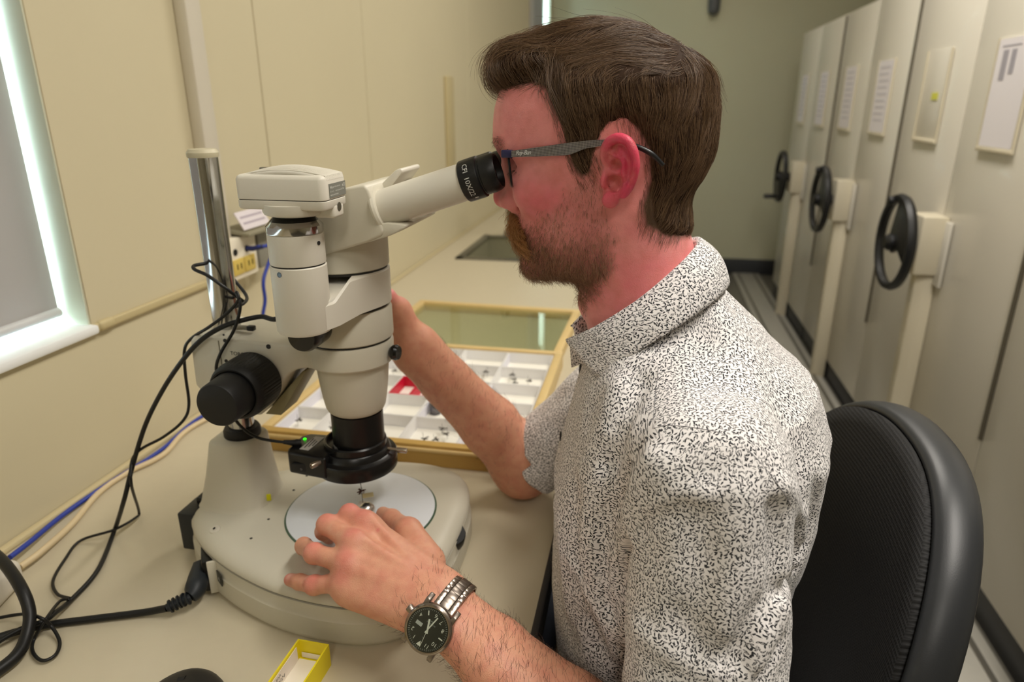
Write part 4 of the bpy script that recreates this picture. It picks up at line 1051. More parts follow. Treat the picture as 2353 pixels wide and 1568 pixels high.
for kf in RH: RH[kf] = ([np.array(p) + np.array([0, 0.006, 0]) for p in RH[kf][0]], RH[kf][1])
RTH = ([np.array(p) + np.array([0, 0.006, 0]) for p in RTH[0]], RTH[1])
def arm_right(P):
    d = chain(P, [SHR, ELR], [0.052, 0.042], 0.01)
    mid = ELR * 0.62 + WRR * 0.38 + np.array([0.006, 0.004, -0.002])
    d = smin(d, chain(P, [ELR, mid, ELR * 0.25 + WRR * 0.75, WRR], [0.0405, 0.0400, 0.0300, 0.0255], 0.012), 0.02)
    for s in (-1, 1): d = smin(d, cap(P, WRR + np.array([0.006, 0, 0.010]) * s, mid, 0.021, 0.030), 0.015)
    h_ = None
    for kf in RH:
        pts, rad = RH[kf]
        f = smin(chain(P, pts, rad, 0.004), cap(P, WRR + np.array([-0.004, 0.004, 0.0]), pts[0], 0.019, 0.0125), 0.010)
        h_ = f if h_ is None else smin(h_, f, 0.008)
    h_ = smin(h_, chain(P, RTH[0], RTH[1], 0.006), 0.010)
    h_ = smin(h_, cap(P, WRR, RTH[0][1], 0.022, 0.015), 0.012)
    # tendons at the inner wrist
    h_ = smin(h_, cap(P, WRR + np.array([0.010, -0.021, -0.008]), mid * 0.5 + WRR * 0.5 + np.array([0.0, -0.027, 0.0]), 0.004, 0.003), 0.010)
    return smin(d, h_, 0.018)
def body(P):
    def trunk_in(P): return trunk(P, 0.016)
    G = [((-0.17, 0.57, 1.08), (0.09, 0.81, 1.37), head), ((-0.12, 0.55, 0.96), (0.14, 0.83, 1.24), neck),
         ((-0.12, 0.42, 0.86), (0.22, 0.95, 1.14), trunk_in),
         ((-0.20, 0.36, 0.64), (0.18, 0.60, 1.08), arm_left), ((-0.38, 0.45, 0.78), (-0.10, 0.68, 0.91), hand_left),
         ((-0.42, 0.72, 0.70), (0.15, 0.96, 1.10), arm_right)]
    d = in_groups(P, G, 0.014)
    return np.where(P[:, 2] < 0.90, np.maximum(d, np.where((P[:, 0] > -0.10) & (np.abs(P[:, 1] - Y0) < 0.10), 0.90 - P[:, 2], -1)), d)
V, F = surface_net(body, (-0.43, 0.36, 0.66), (0.24, 0.96, 1.36), 0.00140)
V = relax(V, F, 1, 0.5)
skin_me = mesh_np('body', V, F)
# colour masks (pigment, not light): beard shadow and blood-red zones
BEARD = [(-0.058, 1.240), (-0.042, 1.240), (-0.041, 1.196), (-0.026, 1.166), (-0.029, 1.135), (-0.042, 1.110), (-0.056, 1.084), (-0.078, 1.090), (-0.126, 1.094), (-0.138, 1.13), (-0.140, 1.174), (-0.122, 1.177), (-0.116, 1.166),
         (-0.104, 1.172), (-0.082, 1.190), (-0.064, 1.204)]
HAIRREG = [(-0.170, 1.300), (-0.100, 1.296), (-0.090, 1.290), (-0.081, 1.270), (-0.073, 1.248), (-0.066, 1.228), (-0.058, 1.218), (-0.050, 1.222), (-0.044, 1.246), (-0.036, 1.262), (-0.022, 1.266), (-0.010, 1.258), (-0.001, 1.242), (0.002, 1.216), (-0.004, 1.194), (0.000, 1.176), (0.018, 1.164), (0.046, 1.158), (0.090, 1.170), (0.090, 1.40), (-0.170, 1.40)]
def skin_masks(V):
    Vf = V.astype(f4); inhead = (V[:, 2] > 1.06)
    nz = vnoise(V, 300, 1) * 0.003 + vnoise(V, 90, 2) * 0.004
    b = np.clip(0.5 - (poly_sd(Vf[:, 0], Vf[:, 2], BEARD) + nz) / 0.010, 0, 1) * inhead
    lipz = np.exp(-(((V[:, 0] + 0.1165) / 0.006) ** 2 + ((V[:, 2] - 1.135) / 0.0055) ** 2 + ((V[:, 1] - Y0) / 0.018) ** 2))
    b = b * (1 - np.clip(lipz * 1.6, 0, 1))
    b = b * (0.50 + 0.50 * np.clip((1.172 - V[:, 2]) / 0.05, 0, 1))
    def blob(c, r): return np.exp(-((V - np.array(c)) ** 2 / np.array(r) ** 2).sum(1))
    nearE = inhead & (np.abs(V[:, 1] - Y0) > 0.055) & (np.abs(V[:, 0] + 0.025) < 0.03)
    r = np.zeros(len(V)); Ve_ = V[nearE].astype(f4)
    Qe = np.stack([Ve_[:, 0], np.abs(Ve_[:, 1] - Y0), Ve_[:, 2]], 1)
    r[nearE] = np.clip(head_base(Ve_) / 0.010, 0, 1) * np.exp(-np.maximum(ear(Qe), 0) / 0.003) * np.clip(0.55 + (Qe[:, 1] - 0.080) / 0.025, 0.45, 0.95)
    for s in (-1, 1):
        r = r + 0.55 * blob((-0.092, Y0 + s * 0.055, 1.198), (0.026, 0.03, 0.018))
    r = r + 0.55 * blob((-0.145, Y0, 1.188), (0.013, 0.016, 0.012)) + 0.15 * blob((-0.12, Y0, 1.25), (0.04, 0.06, 0.03)) + 0.9 * lipz
    r = r + 0.28 * blob((0.0, Y0 - 0.06, 1.11), (0.05, 0.05, 0.04))
    for kf in LH:
        pts = LH[kf][0]
        for i, (a, q) in enumerate(((0, 0.55), (1, 0.42), (3, 0.5))): r = r + q * blob(pts[a] + np.array([0, 0, 0.006]), (0.010, 0.010, 0.010))
    r = r + 0.8 * blob(atz(985, 1326, .846), (0.0016, 0.0016, 0.008)) + 0.5 * blob(atz(868, 1215, .874), (0.0016, 0.0016, 0.008))
    r = r + 0.10 * vnoise(V, 60, 5) + 0.05 * vnoise(V, 220, 6)
    nail = blob(LH['pinky'][0][3] + np.array([0.003, -0.003, 0.0062]), (0.0045, 0.0040, 0.004))
    return b, np.clip(r, 0, 1), np.clip(nail * 1.5, 0, 1)
bm_, rm_, nm_ = skin_masks(V)
set_attr(skin_me, 'beard', bm_); set_attr(skin_me, 'red', rm_); set_attr(skin_me, 'nail', nm_)
sc_ = np.clip(0.5 - poly_sd(V[:, 0].astype(f4), V[:, 2].astype(f4), HAIRREG) / 0.006, 0, 1) * (V[:, 2] > 1.14) * (np.abs(V[:, 1] - Y0) < 0.0735)
set_attr(skin_me, 'scalp', sc_)
set_attr(skin_me, 'arm', np.clip((0.9 - V[:, 2]) / 0.02, 0, 1) * (V[:, 1] < 0.66) + np.clip((1.06 - V[:, 2]) / 0.02, 0, 1) * (V[:, 1] > 0.74))
def skin_material():
    m = bpy.data.materials.new('skin'); m.use_nodes = True
    nt = m.node_tree; b = nt.nodes['Principled BSDF']; L = nt.links.new
    def attr(n):
        a = nt.nodes.new('ShaderNodeAttribute'); a.attribute_name = n; return a.outputs['Fac']
    def mix(fac, a, c):
        x = nt.nodes.new('ShaderNodeMix'); x.data_type = 'RGBA'; L(fac, x.inputs['Factor'])
        if isinstance(a, str): x.inputs['A'].default_value = (*srgb(a), 1)
        else: L(a, x.inputs['A'])
        x.inputs['B'].default_value = (*srgb(c), 1); return x.outputs['Result']
    tc = nt.nodes.new('ShaderNodeTexCoord')
    nz = nt.nodes.new('ShaderNodeTexNoise'); nz.inputs['Scale'].default_value = 90; nz.inputs['Detail'].default_value = 6
    L(tc.outputs['Object'], nz.inputs['Vector'])
    c = mix(attr('arm'), 'e99592', 'dda184')
    c = mix(attr('red'), c, 'd63a5e')
    mr = nt.nodes.new('ShaderNodeMapRange'); mr.inputs['From Min'].default_value = 0.42; mr.inputs['From Max'].default_value = 0.72; mr.inputs['To Max'].default_value = 0.35
    L(nz.outputs['Fac'], mr.inputs['Value'])
    c = mix(mr.outputs['Result'], c, 'c2705f')
    x = nt.nodes.new('ShaderNodeMath'); x.operation = 'MULTIPLY'; L(attr('beard'), x.inputs[0]); x.inputs[1].default_value = 0.48
    c = mix(x.outputs[0], c, '87594c')
    c = mix(attr('scalp'), c, '4a3524')
    c = mix(attr('nail'), c, 'e0a898')
    L(c, b.inputs['Base Color'])
    b.inputs['Roughness'].default_value = 0.46; b.inputs['Specular IOR Level'].default_value = 0.42
    b.inputs['Subsurface Weight'].default_value = 0.28; b.inputs['Subsurface Radius'].default_value = (0.010, 0.0035, 0.002); b.inputs['Subsurface Scale'].default_value = 0.45
    n2 = nt.nodes.new('ShaderNodeTexVoronoi'); n2.inputs['Scale'].default_value = 900; L(tc.outputs['Object'], n2.inputs['Vector'])
    n3 = nt.nodes.new('ShaderNodeTexNoise'); n3.inputs['Scale'].default_value = 160; n3.inputs['Detail'].default_value = 4; L(tc.outputs['Object'], n3.inputs['Vector'])
    ad = nt.nodes.new('ShaderNodeMath'); L(n2.outputs['Distance'], ad.inputs[0]); L(n3.outputs['Fac'], ad.inputs[1])
    bp = nt.nodes.new('ShaderNodeBump'); bp.inputs['Strength'].default_value = 0.25; bp.inputs['Distance'].default_value = 0.0006
    L(ad.outputs[0], bp.inputs['Height']); L(bp.outputs['Normal'], b.inputs['Normal'])
    return m
mSkin = skin_material()
man = empty('person', (0.06, Y0, 0.0), 'bearded person in a leaf-print shirt and glasses, seated, looking into the microscope eyepiece', 'person')
def pchild(name, me, mat, parent=None):
    o = link(name, me, mat)
    if parent is None:
        o.parent = man; o.matrix_parent_inverse = Matrix.Translation(-Vector(man.location))
    else:
        o.parent = parent; o.matrix_parent_inverse = parent.matrix_parent_inverse.copy() if parent.location.length == 0 else Matrix()
        o.matrix_parent_inverse = Matrix()
    return o
skin = pchild('body', skin_me, mSkin)
# eyes
def eye_material():
    m = bpy.data.materials.new('eye'); m.use_nodes = True; nt = m.node_tree; b = nt.nodes['Principled BSDF']
    tc = nt.nodes.new('ShaderNodeTexCoord'); sx = nt.nodes.new('ShaderNodeSeparateXYZ'); nt.links.new(tc.outputs['Object'], sx.inputs[0])
    cr = nt.nodes.new('ShaderNodeValToRGB'); mr = nt.nodes.new('ShaderNodeMapRange'); mr.inputs['From Min'].default_value = -0.1235; mr.inputs['From Max'].default_value = -0.1185
    nt.links.new(sx.outputs['X'], mr.inputs['Value']); nt.links.new(mr.outputs['Result'], cr.inputs['Fac'])
    e = cr.color_ramp.elements; e[0].position = 0.25; e[0].color = (0.005, 0.005, 0.005, 1); e[1].position = 0.8; e[1].color = (0.55, 0.45, 0.40, 1)
    k = cr.color_ramp.elements.new(0.35); k.color = (0.06, 0.05, 0.03, 1); k = cr.color_ramp.elements.new(0.7); k.color = (0.05, 0.045, 0.03, 1)
    nt.links.new(cr.outputs['Color'], b.inputs['Base Color']); b.inputs['Roughness'].default_value = 0.08; b.inputs['Coat Weight'].default_value = 1.0
    return m
mEye = eye_material()
for s in (-1, 1):
    Ve, Fe = lathe_geo([(0.0118 * math.sin(a), -0.0118 * math.cos(a)) for a in np.linspace(0, PI, 24)], 32)
    mm = frame((-0.1115, Y0 + s * 0.0325, 1.2240), (-1, 0, -0.1))
    pchild('eye', mesh('eye', [mm @ Vector(v) for v in Ve], Fe), mEye, skin)
# ================================================================== hair, beard, brows and arm hair (real strands over a thin cap)
HT_TOP = 0.014
def hair_thick(X, Y, Z):
    e = -poly_sd(X, Z, HAIRREG)
    t = 0.0046 + 0.0075 * np.clip((Z - 1.262) / 0.050, 0, 1) + 0.0040 * np.clip((X - 0.002) / 0.035, 0, 1) * np.clip((Z - 1.17) / 0.04, 0, 1)
    t = t - 0.0024 * np.clip((-0.040 - X) / 0.012, 0, 1) * np.clip((1.268 - Z) / 0.010, 0, 1)
    t = t + 0.002 * np.clip((-0.06 - X) / 0.03, 0, 1) * np.clip((Z - 1.29) / 0.02, 0, 1)
    return np.minimum(t, -0.0010 + np.maximum(e, 0) * 0.50), e
def hair_f(P):
    X, Y, Z = P[:, 0], P[:, 1], P[:, 2]
    t, e = hair_thick(X, Y, Z)
    d = head_base(P)
    d = smin(d, cap(P, (-0.021, Y0, 1.170), (0.030, Y0, 1.000), 0.0585, 0.064), 0.012) - t
    d = smax(d, -e, 0.004)
    # fringe swept forward over the brow
    q = np.stack([X, np.abs(Y - Y0), Z], 1)
    fr = ell(q, (-0.109, 0.0, 1.3150), (0.0410, 0.056, 0.0205))
    fr = smin(fr, ell(q, (-0.129, 0.0, 1.3050), (0.0220, 0.046, 0.0110)), 0.012)
    d = smin(d, fr, 0.010)
    d = smin(d, ell(q, (-0.060, 0.0, 1.330), (0.050, 0.045, 0.018)), 0.014)
    # sideburn
    d = smin(d, chain(q, [(-0.0600, 0.0685, 1.240), (-0.0570, 0.0685, 1.228), (-0.0545, 0.0680, 1.220)], [0.0035, 0.003, 0.0015]), 0.004)
    return d
def hair_field(P):
    streak = np.sin(P[:, 0] * 420 + 9 * np.sin(P[:, 2] * 60) + P[:, 2] * 90) * 0.0006
    return hair_f(P) + streak
Vh, Fh = surface_net(lambda P: hair_field(P), (-0.170, 0.585, 1.150), (0.078, 0.790, 1.366), 0.0020)
Vh = relax(Vh, Fh, 1, 0.4)
def hair_mat(name, col, col2, rough=0.34, vr=0.5):
    m = bpy.data.materials.new(name); m.use_nodes = True; nt = m.node_tree
    b = nt.nodes['Principled BSDF']
    inf = nt.nodes.new('ShaderNodeHairInfo'); mx = nt.nodes.new('ShaderNodeMix'); mx.data_type = 'RGBA'
    mx.inputs['A'].default_value = (*srgb(col), 1); mx.inputs['B'].default_value = (*srgb(col2), 1)
    nt.links.new(inf.outputs['Random'], mx.inputs['Factor']); nt.links.new(mx.outputs['Result'], b.inputs['Base Color'])
    b.inputs['Roughness'].default_value = rough; b.inputs['Specular IOR Level'].default_value = 0.35
    return m
mCap = M('hair_base', '35261b', 0.8, spec=0.12, var=0.25, vscale=60)
mHair = hair_mat('hair_strand', '4a3626', '7d6248')
mBeard = hair_mat('beard_strand', '5c4030', 'b48a6a')
mMous = hair_mat('moustache_strand', '8a5c30', 'c4925c')
mArmHair = hair_mat('arm_hair_strand', '3a261c', '5c4030')
def grad(fn, P, e=0.0008):
    k = np.array([(1, -1, -1), (-1, -1, 1), (-1, 1, -1), (1, 1, 1)], f4)
    g = sum(kk * fn((P + kk * e).astype(f4))[:, None] for kk in k)
    return g / (np.linalg.norm(g, axis=1)[:, None] + 1e-12)
def strands(name, paths, r0, r1, mat, parent):
    """paths: (n, m, 3) array"""
    n, m = paths.shape[:2]
    hc = bpy.data.hair_curves.new(name); hc.add_curves([m] * n)
    hc.attributes['position'].data.foreach_set('vector', np.ascontiguousarray(paths, dtype=np.float32).ravel())
    ra = hc.attributes.get('radius') or hc.attributes.new('radius', 'FLOAT', 'POINT')
    t = np.linspace(0, 1, m); prof = (r0 + (r1 - r0) * t ** 1.5)
    ra.data.foreach_set('value', np.tile(prof, n).astype(np.float32))
    hc.materials.append(mat)
    o = bpy.data.objects.new(name, hc); COL.objects.link(o)
    o.parent = parent
    return o
hair_cap = pchild('hair', mesh_np('hair', Vh, Fh), mCap)
norm = lambda a: a / (np.linalg.norm(a, axis=1)[:, None] + 1e-12)
def hair_flow(P, N, rr):
    X, Y, Z = P[:, 0], P[:, 1] - Y0, P[:, 2]
    wt = np.clip((N[:, 2] - 0.30) / 0.45, 0, 1)[:, None]
    front = np.clip((-0.085 - X) / 0.03, 0, 1)[:, None]
    one = np.ones_like(X)
    side = np.stack([0.30 * np.clip((-0.01 - X) / 0.05, -1, 1) + 0.10, 0 * X, -one], 1)
    nape = np.clip((1.215 - Z) / 0.03, 0, 1)[:, None] * np.clip((X + 0.01) / 0.02, 0, 1)[:, None]
    side = side + nape * np.array([-0.55, 0, 0])
    top = np.stack([-one, np.sign(Y) * 0.35 + 0.25 * np.sin(X * 70 + 1), -0.1 * one], 1)
    bk = np.clip((X - 0.005) / 0.03, 0, 1)[:, None]
    top = top * (1 - bk) + bk * np.stack([0.9 * one, Y * 9, -0.6 * one], 1)
    top = top * (1 - front) + front * np.stack([-one, np.sign(Y) * 0.15, -0.45 * one], 1)
    d = wt * top + (1 - wt) * side
    wob = np.stack([vnoise(P, 45, 21), vnoise(P, 45, 22), vnoise(P, 45, 23)], 1) * (0.28 + 0.35 * wt)
    d = d + wob + rr * 0.12
    d = d - N * (d * N).sum(1)[:, None]
    return norm(d)
def comb(fn, roots, flow, length, m, lift0=-0.0012, lift1=0.0016, lift2=0.0004):
    P = roots.copy(); out = [P.copy()]; rr = rng.normal(size=P.shape)
    N = grad(fn, P)
    for i in range(m - 1):
        P = P + flow(P, N, rr) * (length / (m - 1))[:, None]
        N = grad(fn, P.astype(f4)); dv = fn(P.astype(f4))
        t = (i + 1) / (m - 1); lift = (lift1 * math.sin(PI * min(1, t * 1.15)) if t < 0.87 else lift2) + lift0 * (1 - t)
        P = P + N * (lift - dv)[:, None] * 0.8
        out.append(P.copy())
    return np.stack(out, 1)
def children(fn, guides, groots, roots, sp=0.72):
    """each strand follows its nearest guide, gathered towards the tip"""
    out = np.empty((len(roots),) + guides.shape[1:])
    idx = np.empty(len(roots), int)
    for s in range(0, len(roots), 2000):
        dd = ((roots[s:s + 2000, None] - groots[None]) ** 2).sum(-1); idx[s:s + 2000] = dd.argmin(1)
    m = guides.shape[1]; t = np.linspace(0, 1, m)[None, :, None]
    off = (roots - groots[idx])[:, None]
    g = guides[idx]
    out = g + off * (1 - sp * t)
    ln = rng.uniform(0.72, 1.1, size=(len(roots), 1, 1))
    out = out[:, :1] + (out - out[:, :1]) * ln
    return out, idx
def hair_len(R):
    L = 0.030 + 0.030 * np.clip((R[:, 2] - 1.285) / 0.04, 0, 1) - 0.012 * np.clip((1.22 - R[:, 2]) / 0.04, 0, 1)
    L = L - 0.012 * np.clip((-0.045 - R[:, 0]) / 0.02, 0, 1) * np.clip((1.265 - R[:, 2]) / 0.02, 0, 1)
    return L
def press(fn, paths, hmin, hmax):
    sh = paths.shape; P = paths.reshape(-1, 3)
    for _ in range(1):
        dv = fn(P.astype(f4)); N = grad(fn, P.astype(f4))
        tgt = np.clip(dv, np.repeat(hmin, sh[1]), np.repeat(hmax, sh[1]))
        P = P + N * (tgt - dv)[:, None] * 0.85
    return P.reshape(sh)
NG, NS = 1500, 26000
gi = rng.choice(len(Vh), NG, replace=False); ci = rng.integers(0, len(Vh), NS)
okg = Vh[gi, 2] > 1.166; gi = gi[okg]
GR = Vh[gi] + rng.normal(size=(len(gi), 3)) * 0.0005
G_ = comb(hair_f, GR, hair_flow, hair_len(GR) * rng.uniform(0.8, 1.15, len(gi)), 11)
CR = Vh[ci] + rng.normal(size=(NS, 3)) * 0.0010
HP, hidx = children(hair_f, G_, GR, CR)
hh = rng.uniform(0.0001, 0.0024, NS) * (0.5 + hair_len(CR) * 12)
hh = hh + rng.uniform(0, 1, NS) ** 3 * 0.006 * np.clip((CR[:, 2] - 1.285) / 0.03, 0, 1)
HP = press(hair_f, HP, hh * 0.25, hh)
HP[:, 0] = CR - grad(hair_f, CR.astype(f4)) * 0.0008
# a few loose flyaways
nf = 260
fl = HP[rng.choice(np.nonzero(CR[:, 2] > 1.30)[0], nf)]
nf_n = grad(hair_f, fl[:, 5].astype(f4)); tt = np.linspace(0, 1, fl.shape[1])[None, :, None] ** 1.6
fl = fl + nf_n[:, None] * tt * rng.uniform(0.001, 0.010, (nf, 1, 1)) + rng.normal(size=(nf, 1, 3)) * tt * 0.004
# thin loose fringe strands reaching past the cap, and short hairs softening the hairline
ff = HP[rng.choice(np.nonzero((CR[:, 0] < -0.085) & (CR[:, 2] > 1.300))[0], 900)]
n_f = grad(hair_f, ff[:, 5].astype(f4)); t1 = np.linspace(0, 1, ff.shape[1])[None, :, None]
ff = ff[:, :1] + (ff - ff[:, :1]) * rng.uniform(1.0, 1.25, (900, 1, 1)) + n_f[:, None] * np.sin(PI * t1 * 0.8) * rng.uniform(0.001, 0.006, (900, 1, 1)) + rng.normal(size=(900, 1, 3)) * t1 ** 2 * 0.0022
fl = np.concatenate([fl, ff])
sdv = poly_sd(V[:, 0].astype(f4), V[:, 2].astype(f4), HAIRREG)
hw_ = ((sdv < 0.0045) & (sdv > -0.006) & (V[:, 2] > 1.16) & (np.abs(V[:, 1] - Y0) > 0.03) & (np.abs(V[:, 1] - Y0) < 0.076)).astype(float)
hc_ = np.cumsum(hw_); hi_ = np.searchsorted(hc_, rng.uniform(0, hc_[-1], 2600)); R0 = V[hi_]
bodyh = lambda P: smin(head_base(P), neck(P), 0.014)
N0 = grad(bodyh, R0.astype(f4)); d0 = norm(hair_flow(R0, N0, rng.normal(size=R0.shape)) + N0 * 0.35)
L0 = rng.uniform(0.007, 0.015, len(R0))
SH = np.stack([R0 - N0 * 0.0006 + d0 * (L0[:, None] * t) - N0 * (0.0025 * t * t) for t in np.linspace(0, 1, HP.shape[1])], 1)
strands('hairline', SH, 0.00007, 0.00003, mHair, hair_cap)
strands('hair_strands', np.concatenate([HP, fl]), 0.00012, 0.00005, mHair, hair_cap)
# ---- beard
bodyf = lambda P: in_groups(P, [((-0.17, 0.57, 1.02), (0.09, 0.81, 1.37), head), ((-0.12, 0.55, 0.96), (0.14, 0.83, 1.24), neck)], 0.014)
def pick(mask, n):
    w_ = np.maximum(mask, 0); c = np.cumsum(w_); return np.searchsorted(c, rng.uniform(0, c[-1], n))
Xv, Yv, Zv = V[:, 0], V[:, 1] - Y0, V[:, 2]
earm = (np.abs(Yv) > 0.071) & (Xv > -0.045)
bw = bm_ * (~earm) * (0.35 + 0.65 * np.clip((1.20 - Zv) / 0.05, 0, 1)) * (Zv > 1.07)
NB = 12000
bi = pick(bw, NB); R_ = V[bi]; N_ = grad(bodyf, R_.astype(f4))
def beard_flow(P, N, rr):
    d = np.stack([0.10 + 0 * P[:, 0], 0 * P[:, 0], -np.ones(len(P))], 1) + 0.55 * N + rr * 0.28
    under = np.clip((1.128 - P[:, 2]) / 0.012, 0, 1)[:, None]
    d = d + under * np.array([0.55, 0, 0.75])
    return norm(d)
rr = rng.normal(size=R_.shape); L_ = rng.uniform(0.006, 0.0135, NB) * (0.55 + 0.45 * np.clip((1.17 - R_[:, 2]) / 0.03, 0, 1))
P_ = R_.copy(); bp_ = [P_ - N_ * 0.0006]
for i in range(4):
    P_ = P_ + norm(beard_flow(P_, N_ * (1 - 0.30 * i), rr) + 0.15 * rng.normal(size=R_.shape)) * (L_ / 4)[:, None]; bp_.append(P_.copy())
strands('beard', np.stack(bp_, 1), 0.00010, 0.00004, mBeard, skin)
# ---- moustache
ya_ = np.abs(Yv); zc_ = 1.1712 - 0.47 * ya_
mw = np.exp(-((Zv - zc_) / 0.0068) ** 2) * (ya_ < 0.036) * (Zv < 1.1790) * (Xv < -0.098)
NM = 4800
mi = pick(mw, NM); R_ = V[mi]; N_ = grad(bodyf, R_.astype(f4)); rr = rng.normal(size=R_.shape)
tuft = rng.uniform(size=NM) < 0.10
L_ = rng.uniform(0.010, 0.017, NM) * np.where(tuft, 1.9, 1); sy = np.sign(R_[:, 1] - Y0)
P_ = R_.copy(); mp_ = [P_ - N_ * 0.0006]
cl_ = np.stack([vnoise(R_, 260, 41), vnoise(R_, 260, 42), vnoise(R_, 260, 43)], 1)
for i in range(9):
    t = i / 8
    lat = np.clip(np.abs(R_[:, 1] - Y0) / 0.02, 0.1, 1.4)
    d = np.stack([-0.95 + 1.5 * t + 0.45 * lat * (0.3 + t) + np.where(tuft, 0.9 * t, 0), sy * (0.25 + 0.30 * lat), -(0.62 + 0.30 * t) + 0 * sy], 1) + N_ * (1.0 - 1.3 * t) + rr * 0.20 + cl_ * 0.65 * t
    P_ = P_ + norm(d) * (L_ / 9)[:, None]
    dv = bodyf(P_.astype(f4)); g_ = grad(bodyf, P_.astype(f4)); P_ = P_ + g_ * np.maximum(0.0012 - dv, 0)[:, None]
    mp_.append(P_.copy())
strands('moustache', np.stack(mp_, 1), 0.00012, 0.00005, mMous, skin)
# ---- brows
ew = np.exp(-((Zv - 1.2455) / 0.0035) ** 2) * (np.abs(Yv) > 0.010) * (np.abs(Yv) < 0.046) * (Xv < -0.105)
ei = pick(ew, 420); R_ = V[ei]; N_ = grad(bodyf, R_.astype(f4)); sy = np.sign(R_[:, 1] - Y0)
d = norm(np.stack([0.45 + 0 * sy, sy * 0.9, 0.25 + 0 * sy], 1) + N_ * 0.25 + rng.normal(size=R_.shape) * 0.20)
strands('eyebrow', np.stack([R_ - N_ * 0.0004 + (d + np.array([0, 0, -0.25]) * t) * t * 0.0075 for t in np.linspace(0, 1, 4)], 1), 0.00012, 0.00005, mBeard, skin)
# ---- lashes
th_ = rng.uniform(-0.3, 1.35, 150); sg = np.where(rng.uniform(size=150) < 0.5, -1, 1); upl = np.where(rng.uniform(size=150) < 0.7, 1, -1)
ec_ = np.stack([-0.1115 - 0.0130 * np.cos(th_), Y0 + sg * (0.0325 + 0.0130 * np.sin(th_)), 1.2245 + upl * 0.0050 + 0.0012 * np.sin(th_)], 1)
dl_ = np.stack([-np.cos(th_), sg * np.sin(th_), upl * 0.15], 1)
strands('eyelash', np.stack([ec_ + dl_ * t * 0.0075 + np.array([0, 0, 1]) * upl[:, None] * t * t * 0.003 for t in np.linspace(0, 1, 5)], 1), 0.00010, 0.00003, M('lash_dark', '1c130e', 0.6), skin)
# ---- arm hair
armf = lambda P: smin(arm_left(P), hand_left(P), 0.014)
ax_ = (ELL_ - WRL) / np.linalg.norm(ELL_ - WRL)
def arm_hair(fn, w_, n, toward, L0):
    ai = pick(w_, n); R_ = V[ai]; N_ = grad(fn, R_.astype(f4)); rr = rng.normal(size=R_.shape)
    P_ = R_.copy(); pp = [P_ - N_ * 0.0003]; L_ = rng.uniform(0.6, 1.2, n) * L0
    for i in range(5):
        d = norm(toward(P_, N_) + N_ * (0.50 - 0.16 * i) + rr * 0.28); P_ = P_ + d * (L_ / 5)[:, None]; pp.append(P_.copy())
    return np.stack(pp, 1)
al = (V - WRL) @ ax_
wl_ = ((al > -0.03) & (al < 0.20) & (V[:, 1] < 0.60) & (Zv < 0.88)) * np.clip((al + 0.05) / 0.09, 0.12, 1)
tw = lambda P, N: norm(np.cross(N, ax_)) * 0.8 + (-ax_) * 0.55 + np.array([0, 0, -0.25])
A1 = arm_hair(armf, wl_.astype(float), 3800, tw, 0.012)
axr = (ELR - WRR) / np.linalg.norm(ELR - WRR); alr = (V - WRR) @ axr
wr_ = ((alr > 0.01) & (alr < 0.23) & (V[:, 1] > 0.74) & (Xv < -0.11)).astype(float)
A2 = arm_hair(arm_right, wr_, 900, lambda P, N: norm(np.cross(N, axr)) * 0.6 - axr * 0.6, 0.010)
strands('arm_hair', np.concatenate([A1, A2]), 0.000085, 0.00004, mArmHair, skin)
# ================================================================== things on the worktop
mWood = M('pale_wood', 'd8bd84', 0.45, var=0.08, vscale=25); mWood2 = M('varnished_wood', 'bd9a54', 0.4, var=0.10, vscale=30)
DRX, DRY, DW, DL, DH = -0.378, 1.141, 0.446, 0.464, 0.037
dr = empty('specimen_box', (DRX, DRY, ZD), 'open wooden insect drawer full of white unit trays behind the microscope', 'drawer')
for nm, c, s in (('front_rail', (0, -DL / 2 + 0.008, DH / 2), (DW, 0.016, DH)), ('back_rail', (0, DL / 2 - 0.008, DH / 2), (DW, 0.016, DH)),
                 ('side_rail', (-DW / 2 + 0.008, 0, DH / 2), (0.016, DL - 0.032, DH)), ('side_rail', (DW / 2 - 0.008, 0, DH / 2), (0.016, DL - 0.032, DH))):
    box(nm, c, s, mWood if nm != 'front_rail' else mWood2, dr, bev=0.0015)
box('front_lip', (0, -DL / 2 - 0.0015, DH - 0.008), (DW + 0.004, 0.006, 0.006), mWood, dr, bev=0.002)
box('bottom_board', (0, 0, 0.003), (DW - 0.03, DL - 0.03, 0.004), M('drawer_bottom', 'd9d2c0', 0.6), dr)
mTray = M('tray_white', 'ecebea', 0.6); mRed = M('tray_red', 'd01438', 0.45); mTlabel = M('tray_label_print', 'c9c8d4', 0.7)
mTrayFoam = M('tray_foam', 'f3f0e6', 0.8)
def tray_mesh(name, wx, wy, h, t=0.0014):
    bm = bmesh.new()
    for (c, s) in (((0, -wy / 2 + t / 2, h / 2), (wx, t, h)), ((0, wy / 2 - t / 2, h / 2), (wx, t, h)), ((-wx / 2 + t / 2, 0, h / 2), (t, wy - 2 * t, h)), ((wx / 2 - t / 2, 0, h / 2), (t, wy - 2 * t, h)), ((0, 0, 0.003), (wx - 2 * t, wy - 2 * t, 0.006))):
        box_bm(bm, c, s)
    return bm_mesh(name, bm, False)
